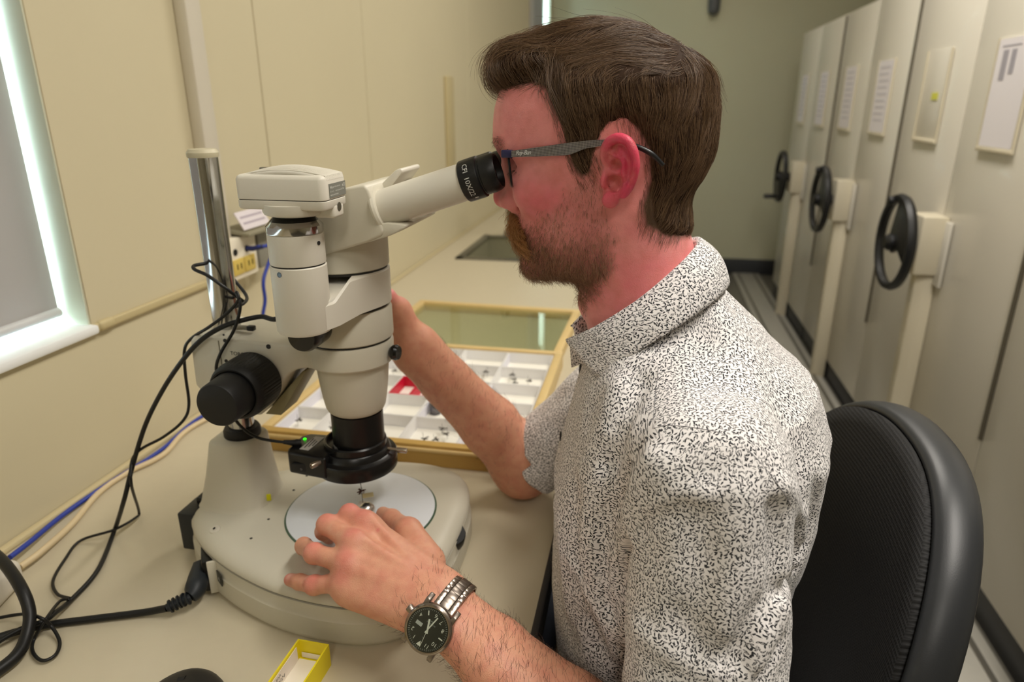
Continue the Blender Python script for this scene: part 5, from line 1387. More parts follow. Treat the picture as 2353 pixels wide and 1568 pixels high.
def insect_mesh():
    bm = bmesh.new()
    def el(c, s):
        r = bmesh.ops.create_icosphere(bm, subdivisions=1, radius=1.0); bmesh.ops.scale(bm, vec=Vector(s), verts=r['verts']); bmesh.ops.translate(bm, vec=Vector(c), verts=r['verts'])
    el((0, 0, 0.012), (0.0055, 0.0012, 0.0012)); el((0.005, 0, 0.012), (0.0018, 0.0014, 0.0014)); el((0.0075, 0, 0.012), (0.0010, 0.0010, 0.0010))
    for s in (-1, 1):
        box_bm(bm, (0.000, s * 0.0042, 0.0125), (0.0030, 0.0080, 0.0002), rot=s * 0.4)
        for k in range(3): box_bm(bm, (0.005 - 0.0022 * k, s * 0.003, 0.0105), (0.0003, 0.005, 0.0003), rot=s * (0.5 - 0.4 * k))
    box_bm(bm, (0.004, 0, 0.012), (0.0004, 0.0004, 0.022))
    return bm_mesh('insect', bm, False)
im = insect_mesh(); im.materials.append(M('insect_dark', '2e2620', 0.5))
ORD = ['first', 'second', 'third', 'fourth', 'fifth']
ROWN = ['front row', 'second row', 'middle row', 'fourth row', 'back row']
xs_ = np.array([DRX - DW / 2 + 0.018, -0.515, -0.447, -0.365, -0.270, DRX + DW / 2 - 0.018]); ys_ = np.linspace(DRY - DL / 2 + 0.018, DRY + DL / 2 - 0.018, 6)
tms = [tray_mesh('unit_tray', xs_[c + 1] - xs_[c] - 0.001, ys_[1] - ys_[0] - 0.001, 0.028) for c in range(5)]
rmesh = tray_mesh('unit_tray', (xs_[3] - xs_[2]) / 2 - 0.001, ys_[1] - ys_[0] - 0.001, 0.028)
[t_.materials.append(mTray) for t_ in tms]; rmesh.materials.append(mRed)
lmesh = None
r2 = random.Random(3)
for r in range(5):
    for c in range(5):
        cx, cy = (xs_[c] + xs_[c + 1]) / 2, (ys_[r] + ys_[r + 1]) / 2
        if r == 2 and c == 2:
            for q, sd in ((-1, 'nearer the wall'), (1, 'nearer the person')):
                o = link('unit_tray', rmesh, None, None, (cx + q * (xs_[3] - xs_[2]) / 4, cy, ZD + 0.0052))
                tag(o, 'narrow red unit tray in the wooden box, the one %s' % sd, 'tray', 'red unit trays')
                box('tray_floor', (0, 0, 0.0066), ((xs_[3] - xs_[2]) / 2 - 0.006, ys_[1] - ys_[0] - 0.006, 0.001), mTrayFoam, o)
            continue
        o = link('unit_tray', tms[c], None, None, (cx, cy, ZD + 0.0052))
        tag(o, 'white unit tray in the %s of the insect drawer, %s from the wall' % (ROWN[r], ORD[c]), 'tray', 'white unit trays')
        if (r + c) % 2 == 0 or c == 0:
            lb_ = box('label', (-(xs_[c + 1] - xs_[c]) / 2 + 0.0028, 0, 0.016), (0.0012, ys_[1] - ys_[0] - 0.012, 0.018), M('tray_label_paper', 'e3e2ec', 0.7), o)
            box('print_line', (0.0007, 0, 0.002), (0.0003, 0.05, 0.003), mTlabel, lb_)
        box('tray_floor', (0, 0, 0.0066), (xs_[c + 1] - xs_[c] - 0.006, ys_[1] - ys_[0] - 0.006, 0.001), mTrayFoam, o)
        n = {(0, 1): 2, (0, 3): 4, (0, 4): 3, (3, 3): 4, (3, 4): 4, (3, 2): 3, (1, 0): 1, (0, 0): 1, (4, 1): 2, (3, 1): 3}.get((r, c), 0)
        for k in range(n):
            i = link('insect', im, None, None, (cx + r2.uniform(-0.024, 0.024), cy + r2.uniform(-0.02, 0.03), ZD + 0.013), (0, r2.uniform(-.1, .1), r2.uniform(0, 6.28)))
            tag(i, 'dark insect pinned in the %s of drawer trays, %s tray from the wall' % (ROWN[r], ORD[c]), 'insect', 'insects pinned in the tray %d of the %s' % (c + 1, ROWN[r]))
mc = link('specimen_tube', mesh('t', *lathe_geo([(0, 0), (0.010, 0), (0.010, 0.022), (0, 0.022)], 20)), M('dark_foil', '6f6c70', 0.25, metal=0.7), None, (xs_[3] + 0.016, ys_[1] + 0.060, ZD + 0.0122))
tag(mc, 'small grey metallic vial standing in a tray near the forearm', 'vial')
# glazed lid lying behind the drawer
LX, LY, LW, LL, LH_ = -0.381, 1.567, 0.446, 0.352, 0.024
lid = empty('drawer_lid', (LX, LY, ZD), 'wooden framed glass drawer lid lying flat on the worktop behind the drawer', 'lid', rz=-0.03)
for nm, c, s in (('frame_rail', (0, -LL / 2 + 0.009, LH_ / 2), (LW, 0.018, LH_)), ('frame_rail', (0, LL / 2 - 0.009, LH_ / 2), (LW, 0.018, LH_)), ('frame_rail', (-LW / 2 + 0.009, 0, LH_ / 2), (0.018, LL - 0.036, LH_)), ('frame_rail', (LW / 2 - 0.009, 0, LH_ / 2), (0.018, LL - 0.036, LH_))):
    box(nm, c, s, mWood, lid, bev=0.0015)
gp = thin_glass('lid_glass', 'f5f9f0', 1.4)
box('glass_pane', (0, 0, 0.017), (LW - 0.03, LL - 0.03, 0.003), gp, lid)

# ---- what the left hand holds under the lens
bp_ = atz(843, 1172, 0.820)
bl_ = lathe('ball_manipulator', [(0.0102 * math.sin(a), -0.0102 * math.cos(a)) for a in np.linspace(0, PI, 28)], M('steel_ball', 'e2dfda', 0.28, metal=1.0), None, (0, 0, 0), (0, 0, 1), 40)
bl_.location = (bp_[0], bp_[1], ZD + BT + 0.0024 + 0.0103)
tag(bl_, 'polished steel ball held between finger and thumb on the white stage', 'ball')
pn = empty('pinned_specimen', (bp_[0] - 0.010, bp_[1] + 0.012, ZD + BT + 0.0024), 'tiny dark insect on a pin with a yellowish paper tag on the white stage', 'specimen')
bm = bmesh.new(); box_bm(bm, (0, 0, 0.0060), (0.014, 0.011, 0.012), 0.003, 3); link('putty', bm_mesh('putty', bm), M('eraser_white', 'e4dcd4', 0.6), pn)
tube('pin', [(0, 0.0, 0.010), (-0.002, 0.003, 0.030), (-0.0035, 0.006, 0.0415)], 0.00035, M('pin_black', '2a2622', 0.4), pn, 6)
lathe('pin_head', [(0, -0.0008), (0.0008, 0), (0, 0.0008)], M('pin_black', '2a2622', 0.4), pn, (-0.0035, 0.006, 0.0415), n=10)
tg_ = box('paper_tag', (0.006, 0.003, 0.0215), (0.013, 0.006, 0.0004), M('tag_yellow', 'e9dca8', 0.7), pn, rot=Matrix.Rotation(0.5, 4, 'Z') @ Matrix.Rotation(0.5, 4, 'X'))
ib = link('insect_body', im.copy(), None, pn, (-0.001, 0.004, 0.014), (0, -0.25, 0.45)); ib.scale = (0.85, 0.85, 1.0)
ib.data.materials.clear(); ib.data.materials.append(M('insect_red', '4a1a16', 0.5))

# ---- cables (each one continuous tube)
mCable = M('cable_black', '111213', 0.45)
def P3(L):
    out = []
    for q in L:
        if q[3] == 'y': out.append(aty(q[0], q[1], q[2]))
        else: out.append(atz(q[0], q[1], q[2]))
    return out
zt2 = ZD + 0.0046
usb = [np.array([AX - 0.020, AY - 0.062, ZD + 0.452]), np.array([AX - 0.034, AY - 0.048, ZD + 0.42]), np.array([AX - 0.036, AY - 0.036, ZD + 0.35])] + P3([(640, 731, .655, 'y'), (600, 728, .66, 'y'), (555, 737, .652, 'y'), (510, 752, .645, 'y'), (462, 782, .640, 'y'), (420, 828, .64, 'y'), (375, 895, .645, 'y'), (335, 975, .65, 'y'), (305, 1070, .645, 'y'), (285, 1150, .63, 'y'), (262, 1222, ZD + .008, 'z'), (225, 1310, zt2, 'z'), (165, 1378, zt2, 'z'), (128, 1408, ZD + .0135, 'z'), (100, 1428, ZD + .0155, 'z'), (40, 1450, ZD + .0150, 'z'), (-60, 1510, zt2, 'z')])
o = tube('camera_cable', usb, 0.0028, mCable, None, 12, 8); tag(o, 'thick black camera cable drooping from behind the camera tube to the worktop', 'cable')
thin = P3([(692, 1018, .668, 'y'), (672, 1018, .664, 'y'), (630, 1014, .655, 'y'), (592, 1006, .648, 'y'), (562, 988, .645, 'y'), (535, 955, .640, 'y'), (512, 890, .636, 'y'), (497, 850, .640, 'y'), (507, 812, .638, 'y'), (538, 758, .645, 'y'), (552, 705, .650, 'y'), (543, 672, .656, 'y'),
           (548, 690, .652, 'y'), (520, 722, .650, 'y'), (480, 752, .648, 'y'), (440, 778, .652, 'y'), (424, 805, .655, 'y'), (426, 860, .66, 'y'), (434, 930, .665, 'y'), (420, 968, .66, 'y'), (375, 1005, .655, 'y'), (325, 1032, .65, 'y'),
           (303, 1060, .645, 'y'), (302, 1115, .63, 'y'), (319, 1175, ZD + .012, 'z'), (312, 1190, ZD + .008, 'z'), (262, 1218, ZD + .0135, 'z'), (185, 1243, zt2, 'z'), (150, 1285, zt2, 'z'), (122, 1335, zt2, 'z'), (132, 1366, zt2, 'z'), (160, 1376, ZD + .010, 'z'), (138, 1382, ZD + .008, 'z'), (108, 1420, ZD + .0225, 'z'), (78, 1470, zt2, 'z'), (76, 1500, zt2, 'z'), (98, 1519, zt2, 'z'), (128, 1505, zt2, 'z'), (137, 1475, zt2, 'z'), (118, 1440, ZD + .0125, 'z'), (92, 1420, ZD + .0255, 'z'), (50, 1412, ZD + .012, 'z'), (-40, 1428, ZD + .008, 'z')])
o = tube('lamp_cable', thin, 0.0018, mCable, None, 10, 7); tag(o, 'thin black cable from the ring light, looped round the post and coiled on the worktop', 'cable')
knot = P3([(558, 692, .668, 'y'), (520, 664, .652, 'y'), (478, 634, .650, 'y'), (448, 620, .652, 'y'), (446, 611, .660, 'y'), (470, 606, .672, 'y'), (486, 600, .680, 'y')])
knot2 = P3([(545, 672, .655, 'y'), (552, 700, .652, 'y'), (530, 725, .650, 'y')])
bk_ = [p + np.array([0, 0.0, 0]) for p in P3([(500, 602, .704, 'y'), (535, 640, .712, 'y'), (566, 680, .700, 'y'), (560, 697, .676, 'y'), (540, 706, .66, 'y')])]
o = tube('cable_loop', knot[::-1] and (knot + []), 0.0020, mCable, None, 10, 7); tag(o, 'loop of thin black cable wrapped round the chrome post', 'cable')
cp = tube('cable_turn', P3([(446, 613, .660, 'y')]) and bk_, 0.0020, mCable, o, 10, 7)
# strain relief on the ring-light plug
pr = [thin[0], thin[0] * 0.5 + thin[1] * 0.5, thin[1], thin[1] * 0.5 + thin[2] * 0.5]
pl_o = tube('lamp_plug', pr, [0.0042, 0.0044, 0.0036, 0.0024], mRub, bpy.data.objects['lamp_cable'], 12, 3)
# power cord with ribbed plug
a0 = np.array([AX, AY, ZD]) + sp; dpl = np.array(dirn)
plug0 = a0 + dpl * 0.006; plug1 = atz(442, 1368, ZD + 0.020); plug2 = atz(384, 1398, ZD + 0.012)
cord = [plug2] + P3([(330, 1408, ZD + .006, 'z'), (220, 1422, ZD + .0050, 'z'), (120, 1435, ZD + .0050, 'z'), (40, 1452, ZD + .006, 'z'), (-80, 1490, ZD + .005, 'z')])
o = tube('mains_lead', cord, 0.0040, mCable, None, 14, 8); tag(o, 'black mains cord with a ribbed plug in the back of the microscope base', 'cord')
PP = smooth_path([plug0, plug0 * .55 + plug1 * .45, plug1, plug1 * .5 + plug2 * .5, plug2], 6)
nP = len(PP); rad = []
for i in range(nP):
    t = i / (nP - 1)
    rad.append(0.0125 if t < 0.38 else (0.0125 - (t - 0.38) / 0.14 * 0.0045 if t < 0.52 else 0.0078 - 0.003 * (t - 0.52)))
tube('plug', PP[:14], rad[:14], M('plug_black', '20252a', 0.5), o, 8)
for i in range(14, nP - 1, 2):
    tube('relief_ring', [PP[i], PP[i] * 0.25 + PP[i + 1] * 0.75], [0.0078, 0.0074], M('plug_black', '20252a', 0.5), o, 12)
tube('relief_core', PP[13:], 0.0048, M('plug_black', '20252a', 0.5), o, 12)
# network cables
mBlue = M('cable_blue', '2c3f9e', 0.4); mCreamC = M('cable_cream', 'd8c49e', 0.45)
pt = np.array([WX + 0.044, 1.158 + 0.010, 1.018])
blue = [pt, pt + np.array([0.022, 0.008, 0.003]), pt + np.array([0.036, 0.026, -0.002])] + [atx(606, 640, WX + 0.085), atx(609, 690, WX + 0.085), atx(606, 745, WX + 0.08), (-0.71, 1.19, 0.80), (-0.735, 1.11, ZD + 0.014)] + P3([(452, 965, ZD + .006, 'z'), (370, 1035, ZD + .006, 'z'), (255, 1108, ZD + .006, 'z'), (150, 1180, ZD + .007, 'z'), (70, 1245, ZD + .014, 'z'), (22, 1282, ZD + .018, 'z')])
o = tube('network_cable', blue, 0.0034, mBlue, None, 10, 8); tag(o, 'blue network cable from the wall port along the foot of the wall', 'cable')
tube('port_plug', [pt - np.array([0.010, 0, 0]), pt + np.array([0.006, 0.001, 0]), pt + np.array([0.024, 0.009, 0.003])], [0.0052, 0.0050, 0.0040], M('plug_navy', '232b5e', 0.4), o, 10)
cream = [(-0.690, 1.16, ZD + 0.006)] + P3([(452, 975, ZD + .005, 'z'), (375, 1045, ZD + .005, 'z'), (290, 1088, ZD + .005, 'z'), (225, 1135, ZD + .005, 'z'), (165, 1205, ZD + .005, 'z'), (95, 1268, ZD + .010, 'z'), (46, 1304, ZD + .010, 'z')])
o = tube('cream_cable', cream, 0.0042, mCreamC, None, 10, 8); tag(o, 'cream flex running beside the blue cable to the white power strip', 'cable')
# power strip, its end in view
ps = atz(18, 1335, ZD + 0.02)
st_ = empty('power_strip', (ps[0] - 0.015, ps[1] - 0.045, ZD), 'white plastic power strip end at the left edge of the worktop', 'power strip', rz=0.25)
bm = bmesh.new(); box_bm(bm, (0, 0, 0.020), (0.066, 0.125, 0.036), 0.012, 4); link('housing', bm_mesh('housing', bm), M('strip_white', 'd9d2c4', 0.4), st_)
lathe('cord_grip', [(0.009, 0), (0.0085, 0.012), (0.006, 0.016), (0, 0.016)], M('strip_white', 'd9d2c4', 0.4), st_, (0.0, 0.060, 0.018), (0, 1, 0), 20)
for k in range(2): box('outlet_slot', (-0.010 + 0.02 * k, -0.02, 0.0382), (0.004, 0.016, 0.0008), mBlackHole, st_)
loopc = P3([(-40, 1250, ZD + .060, 'z'), (10, 1295, ZD + .058, 'z'), (50, 1355, ZD + .048, 'z'), (68, 1410, ZD + .030, 'z'), (60, 1465, ZD + .016, 'z'), (35, 1510, ZD + .010, 'z'), (-30, 1560, ZD + .009, 'z')])
o = tube('thick_cable', loopc, 0.0062, mCable, None, 14, 8); tag(o, 'thick black cable arching over the white power strip at the left edge', 'cable')
# yellow card tray at the bottom edge
yb = atz(716, 1480, ZD + 0.024); ang = math.atan2(0.504 - 0.457, -0.287 + 0.285)
yt = empty('yellow_tray', (-0.3035, 0.452, ZD), 'small open yellow card tray with a white lettered liner in front of the microscope', 'tray', rz=-0.03)
tm = tray_mesh('tray_wall', 0.034, 0.104, 0.0265, 0.0016); link('tray_wall', tm, M('card_yellow', 'ecd921', 0.5), yt)
box('liner', (0, -0.001, 0.0068), (0.0295, 0.095, 0.0008), M('liner_white', 'efe7d6', 0.7), yt)
yl = box('label', (-0.0148, -0.002, 0.0155), (0.0006, 0.092, 0.016), M('label_paper', 'e9dfda', 0.7), yt)
box('liner_flap', (0, 0.0492, 0.0100), (0.026, 0.0005, 0.006), M('liner_white', 'efe7d6', 0.7), yt)
for k, s in enumerate(('Formicidae spp.', 'Dacey & Kane 2024')):
    text('label_lettering', s, 0.0062, basis((-0.01445, -0.006, 0.0195 - 0.0068 * k), (0, 1, 0), (1, 0, 0)), mInk, yl, shear=0.25)
# black mouse at the bottom edge
mo = empty('computer_mouse', (-0.388, 0.405, ZD + 0.0008), 'rounded black computer mouse cut off by the bottom edge of the photo', 'mouse', rz=0.35)
def mouse_shell(z0, z1, k):
    Vm, Fm = [], []
    return None
bm = bmesh.new(); bmesh.ops.create_uvsphere(bm, u_segments=40, v_segments=20, radius=1.0)
for v in bm.verts:
    x, y, z = v.co
    v.co = (x * 0.046 * (1 - 0.08 * y), y * 0.060, max(-0.2, z) * 0.031 * (1 - 0.15 * y) + 0.007)
link('shell', bm_mesh('shell', bm), M('mouse_black', '151516', 0.45), mo)
lathe('scroll_wheel', [(0, -0.003), (0.008, -0.003), (0.008, 0.003), (0, 0.003)], mRub, mo, (0, 0.026, 0.026), (1, 0, 0), 24)
# ================================================================== shirt, collar, buttons, trousers, shoes
def seg_pts(px): return [aty(u, v, y) for u, v, y in px]
FOLDS_PX = [  # creases as seen from the camera stand: pixels, width, height
    ([(1445, 1080), (1400, 1180), (1385, 1290), (1395, 1400)], 0.006, -0.0060), ([(1400, 1000), (1360, 1120), (1345, 1250), (1350, 1400)], 0.010, 0.0040),
    ([(1500, 1060), (1450, 1180), (1430, 1300), (1425, 1450)], 0.012, 0.0050), ([(1570, 1165), (1490, 1200), (1440, 1290), (1410, 1420)], 0.007, -0.0050),
    ([(1610, 1135), (1520, 1160), (1460, 1230)], 0.009, 0.0042), ([(1600, 1200), (1612, 1330), (1590, 1500)], 0.016, -0.0040), ([(1700, 1150), (1692, 1300), (1660, 1450)], 0.014, 0.0040),
    ([(1800, 1120), (1836, 1190), (1830, 1290)], 0.008, 0.0055), ([(1778, 1170), (1786, 1250), (1780, 1340)], 0.007, -0.0065),
    ([(1865, 1300), (1800, 1400), (1745, 1520)], 0.009, 0.0050), ([(1850, 1255), (1775, 1370), (1700, 1480)], 0.008, -0.0050), ([(1845, 1400), (1790, 1480), (1740, 1560)], 0.007, -0.0045), ([(1830, 1350), (1760, 1460), (1720, 1560)], 0.006, 0.0040),
    ([(1420, 890), (1380, 990), (1345, 1100)], 0.010, 0.0040), ([(1470, 880), (1430, 980), (1400, 1070)], 0.010, -0.0045), ([(1320, 1120), (1332, 1300), (1370, 1480)], 0.012, -0.0045), ([(1292, 1200), (1312, 1400)], 0.010, 0.0040),
    ([(1310, 1280), (1370, 1390), (1420, 1500)], 0.008, 0.0040), ([(1560, 1420), (1620, 1480), (1700, 1520)], 0.010, -0.0035), ([(1470, 1450), (1540, 1500), (1640, 1550)], 0.010, 0.0035),
    ([(1640, 700), (1700, 800), (1740, 920)], 0.018, 0.0025), ([(1600, 760), (1640, 860), (1650, 940)], 0.014, -0.0020), ([(1880, 1120), (1868, 1200), (1830, 1300)], 0.008, -0.0040)]
FOLDS = []
SLE_L = (SHL + np.array([0.006, 0.004, -0.004]), ELL_ + np.array([0.0, 0.0, -0.015]))
SLE_R = (SHR, ELR + np.array([0.010, 0, 0.005]))
def sleeve_l(P): return cap(P, SLE_L[0], SLE_L[1], 0.0625, 0.071)
def sleeve_r(P): return cap(P, SLE_R[0], SLE_R[1], 0.060, 0.0505)
def cut_end(P, d, S_, r, depth=0.03):
    ax = (S_[1] - S_[0]); L = np.linalg.norm(ax); ax = (ax / L).astype(f4)
    t = (P - S_[0].astype(f4)) @ ax
    d = smax(d, (t - L).astype(d.dtype), 0.004)
    inner = np.maximum(cap(P, S_[0], S_[1] + ax * 0.1, r), (L - depth) - t)
    return smax(d, -inner, 0.003)
def shirt(P):
    d = trunk(P)
    d = np.where(P[:, 2] < 0.52, np.maximum(d, 0.47 - P[:, 2]), d)
    pl_ = np.clip(0.017 - np.abs(P[:, 1] - Y0), 0, 0.002) * (P[:, 0] < 0.03)
    d = d - pl_ * 0.8
    sl = cut_end(P, sleeve_l(P), SLE_L, 0.064); sr = cut_end(P, sleeve_r(P), SLE_R, 0.0445, 0.02)
    d = smin(d, sl, 0.022); d = smin(d, sr, 0.022)
    m = np.abs(d) < 0.03
    if m.any():
        Q = P[m]; e = np.zeros(len(Q), f4)
        for pts, wd_, hg in FOLDS:
            dd = chain(Q, pts, [0.0] * len(pts), 1e-5); e += (1.7 * hg * np.exp(-(dd / wd_) ** 2)).astype(f4)
        nz = vnoise(np.stack([Q[:, 0] * 1.0 + Q[:, 2] * 0.35, Q[:, 1], Q[:, 2] * 0.6], 1), 26, 31) * 0.0030 + vnoise(np.stack([Q[:, 0] * 0.8 - Q[:, 2] * 0.5, Q[:, 1], Q[:, 2] * 0.7], 1), 60, 33) * 0.0013
        d[m] = d[m] - e - nz.astype(f4)
    return d
def on_cloth(px, k=3):
    pts = []
    for u, v in px:
        ts = np.linspace(0.36, 0.90, 1100); dv = shirt((CAM + ts[:, None] * ray(u, v)).astype(f4))
        if (dv < 0).any(): pts.append(CAM + ts[np.argmax(dv < 0)] * ray(u, v))
    return smooth_path(pts, k) if len(pts) > 2 else pts
FOLDS = [(on_cloth(px, 2), w_, h_) for px, w_, h_ in FOLDS_PX]
FOLDS = [f for f in FOLDS if len(f[0]) > 1]
Vs, Fs = surface_net(shirt, (-0.20, 0.35, 0.46), (0.24, 0.96, 1.16), 0.0024)
Vs = relax(Vs, Fs, 1, 0.4)
shirt_me = mesh_np('shirt', Vs, Fs)
def cloth_uv(V, F):
    C = V[F].mean(1).astype(f4)
    dt = trunk(C); dl = sleeve_l(C); dr = sleeve_r(C)
    sid = np.argmin(np.stack([dt, dl + 0.004, dr + 0.004], 1), 1)
    uv = np.zeros((len(F), 4, 2))
    FN = np.cross(V[F[:, 2]] - V[F[:, 0]], V[F[:, 3]] - V[F[:, 1]]); FN /= np.linalg.norm(FN, axis=1)[:, None] + 1e-12
    for k, (a, b, r, ref) in enumerate([(np.array([0.05, Y0, 0.5]), np.array([0.05, Y0, 1.1]), 0.15, (0, 1, 0)), (*SLE_L, 0.066, (0, 1, 0)), (*SLE_R, 0.056, (0, -1, 0))]):
        m = sid == k
        if not m.any(): continue
        ax = (b - a) / np.linalg.norm(b - a); ref = np.array(ref, float); ref -= ax * (ref @ ax); ref /= np.linalg.norm(ref); o2 = np.cross(ax, ref)
        def ang(P): return np.arctan2((P - a) @ o2, -((P - a) @ ref))
        ac = ang(C[m].astype(float)); X = V[F[m]]
        av = ang(X.reshape(-1, 3)).reshape(-1, 4)
        dv = (av - ac[:, None] + PI) % (2 * PI) - PI
        uv[m, :, 0] = (ac[:, None] + dv) * r + k * 0.37
        tt_ = ((X.reshape(-1, 3) - a) @ ax).reshape(-1, 4)
        uv[m, :, 1] = tt_
        topm = np.abs(FN[m, 2]) > 0.72          # tops of the shoulders: the cloth runs across
        idx = np.nonzero(m)[0][topm]
        uv[idx, :, 0] = V[F[idx]][:, :, 0] + 0.9; uv[idx, :, 1] = V[F[idx]][:, :, 1]
    return uv
uvl = shirt_me.uv_layers.new(name='UVMap')
uvl.data.foreach_set('uv', cloth_uv(Vs, Fs).astype(np.float32).ravel())
def leaf_cloth():
    m = bpy.data.materials.new('leaf_print_cotton'); m.use_nodes = True; nt = m.node_tree; b = nt.nodes['Principled BSDF']; L = nt.links.new
    N_ = lambda t: nt.nodes.new(t)
    def math_(op, a, c=None, clamp=False):
        x = N_('ShaderNodeMath'); x.operation = op; x.use_clamp = clamp
        for i, q in enumerate((a, c)):
            if q is None: continue
            if isinstance(q, (int, float)): x.inputs[i].default_value = q
            else: L(q, x.inputs[i])
        return x.outputs[0]
    uv = N_('ShaderNodeUVMap'); uv.uv_map = 'UVMap'
    def layer(scale, off):
        mp = N_('ShaderNodeMapping'); mp.inputs['Scale'].default_value = (scale, scale, 1); mp.inputs['Location'].default_value = (off, off * 1.7, 0)
        L(uv.outputs[0], mp.inputs['Vector'])
        vo = N_('ShaderNodeTexVoronoi'); vo.voronoi_dimensions = '2D'; vo.inputs['Scale'].default_value = 1.0; vo.inputs['Randomness'].default_value = 0.8
        L(mp.outputs[0], vo.inputs['Vector'])
        sb = N_('ShaderNodeVectorMath'); sb.operation = 'SUBTRACT'; L(mp.outputs[0], sb.inputs[0]); L(vo.outputs['Position'], sb.inputs[1])
        cs = N_('ShaderNodeSeparateColor'); L(vo.outputs['Color'], cs.inputs[0])
        vr = N_('ShaderNodeVectorRotate'); vr.rotation_type = 'Z_AXIS'; L(sb.outputs[0], vr.inputs['Vector']); L(math_('MULTIPLY', cs.outputs[0], 6.283), vr.inputs['Angle'])
        sp = N_('ShaderNodeSeparateXYZ'); L(vr.outputs[0], sp.inputs[0])
        x, y = sp.outputs[0], sp.outputs[1]
        y2 = math_('ADD', y, math_('MULTIPLY', math_('MULTIPLY', x, x), 0.2))
        wd_ = math_('MULTIPLY', math_('SUBTRACT', 1.0, math_('MULTIPLY', x, 0.8)), 0.165)
        e = math_('SQRT', math_('ADD', math_('POWER', math_('DIVIDE', math_('ABSOLUTE', x), 0.42), 2.0), math_('POWER', math_('DIVIDE', math_('ABSOLUTE', y2), wd_), 2.0)))
        inside = math_('LESS_THAN', e, 1.0)
        ring = math_('MULTIPLY', inside, math_('GREATER_THAN', e, 0.55))
        vein = math_('MULTIPLY', inside, math_('LESS_THAN', math_('ABSOLUTE', y2), 0.025))
        stem = math_('MULTIPLY', math_('LESS_THAN', math_('ABSOLUTE', y2), 0.035), math_('MULTIPLY', math_('LESS_THAN', x, -0.30), math_('GREATER_THAN', x, -0.60)))
        t = cs.outputs[1]
        filled = math_('LESS_THAN', t, 0.40)
        outl = math_('MULTIPLY', math_('GREATER_THAN', t, 0.40), math_('LESS_THAN', t, 0.84))
        grey = math_('GREATER_THAN', t, 0.84)
        ink = math_('MAXIMUM', math_('MULTIPLY', filled, inside), math_('MULTIPLY', outl, math_('MAXIMUM', ring, math_('MULTIPLY', inside, 0.35))))
        ink = math_('MAXIMUM', ink, math_('MULTIPLY', stem, 0.8)); ink = math_('MAXIMUM', ink, math_('MULTIPLY', vein, 0.6))
        ink = math_('MAXIMUM', ink, math_('MULTIPLY', math_('MULTIPLY', grey, inside), 0.42))
        return ink
    ink = math_('MAXIMUM', layer(285, 0.0), layer(310, 3.3), True)
    mx = N_('ShaderNodeMix'); mx.data_type = 'RGBA'; L(ink, mx.inputs['Factor'])
    mx.inputs['A'].default_value = (*srgb('f3efef'), 1); mx.inputs['B'].default_value = (*srgb('24252b'), 1)
    L(mx.outputs['Result'], b.inputs['Base Color'])
    b.inputs['Roughness'].default_value = 0.75; b.inputs['Sheen Weight'].default_value = 0.15
    tc = N_('ShaderNodeTexCoord'); n = N_('ShaderNodeTexNoise'); n.inputs['Scale'].default_value = 900; L(tc.outputs['Object'], n.inputs['Vector'])
    bp = N_('ShaderNodeBump'); bp.inputs['Strength'].default_value = 0.12; bp.inputs['Distance'].default_value = 0.0005; L(n.outputs['Fac'], bp.inputs['Height']); L(bp.outputs[0], b.inputs['Normal'])
    return m
mCloth = leaf_cloth()
shirt_o = pchild('shirt', shirt_me, mCloth)
# collar: folded leaf with points, standing on the neckline
CT = [(-0.0715, -0.023, 1.049), (-0.0400, -0.060, 1.077), (0.000, -0.0690, 1.110), (0.034, -0.052, 1.139), (0.050, -0.022, 1.151), (0.0535, 0.0, 1.153)]
CB = [(-0.0330, -0.086, 1.036), (-0.0060, -0.0920, 1.061), (0.033, -0.0860, 1.090), (0.064, -0.060, 1.108), (0.079, -0.025, 1.113), (0.083, 0.0, 1.114)]
def full(c):
    c = [np.array(p) for p in c]; m_ = [p * np.array([1, -1, 1]) for p in c[:-1][::-1]]
    return np.array(smooth_path(c + m_, 8)) + np.array([0, Y0, 0])
ct, cb = full(CT), full(CB)
nu = len(ct); nv = 10; cmid = ct * 0.5 + cb * 0.5; clen = np.r_[0, np.cumsum(np.linalg.norm(np.diff(cmid, axis=0), axis=1))]; Vc, Fc, UVc = [], [], []
axn = np.array([0.0, Y0, 0])
for i in range(nu):
    ctr = np.array([0.002, Y0, ct[i, 2]])
    outw = ct[i] - ctr; outw[2] = 0; outw /= np.linalg.norm(outw)
    # inner stand
    s_in = ct[i] - outw * 0.0035 + np.array([0.004, 0, -0.030]) + outw * 0.002
    rowp = [s_in, ct[i] - outw * 0.0030 + np.array([0, 0, -0.006]), ct[i] - outw * 0.0010 + np.array([0, 0, -0.0004]), ct[i] + outw * 0.0012]
    for j in range(1, nv + 1):
        t = j / nv
        p = ct[i] * (1 - t) + cb[i] * t + outw * 0.0045 * math.sin(PI * t) + np.array([0, 0, 0.004 * math.sin(PI * t)]) + outw * 0.0012
        rowp.append(p)
    L_ = 0
    for j, p in enumerate(rowp):
        if j: L_ += np.linalg.norm(p - rowp[j - 1])
        Vc.append(p); UVc.append((clen[i], L_))
mrow = len(rowp)
for i in range(nu - 1):
    for j in range(mrow - 1): Fc.append((i * mrow + j, i * mrow + j + 1, (i + 1) * mrow + j + 1, (i + 1) * mrow + j))
cme = mesh('collar', Vc, Fc, True)
ul = cme.uv_layers.new(name='UVMap')
for l in cme.loops: ul.data[l.index].uv = UVc[l.vertex_index]
co = pchild('collar', cme, mCloth, shirt_o)
sm = co.modifiers.new('t', 'SOLIDIFY'); sm.thickness = 0.0013; sm.offset = 1
mButton = M('button_dark', '1c1d22', 0.3)
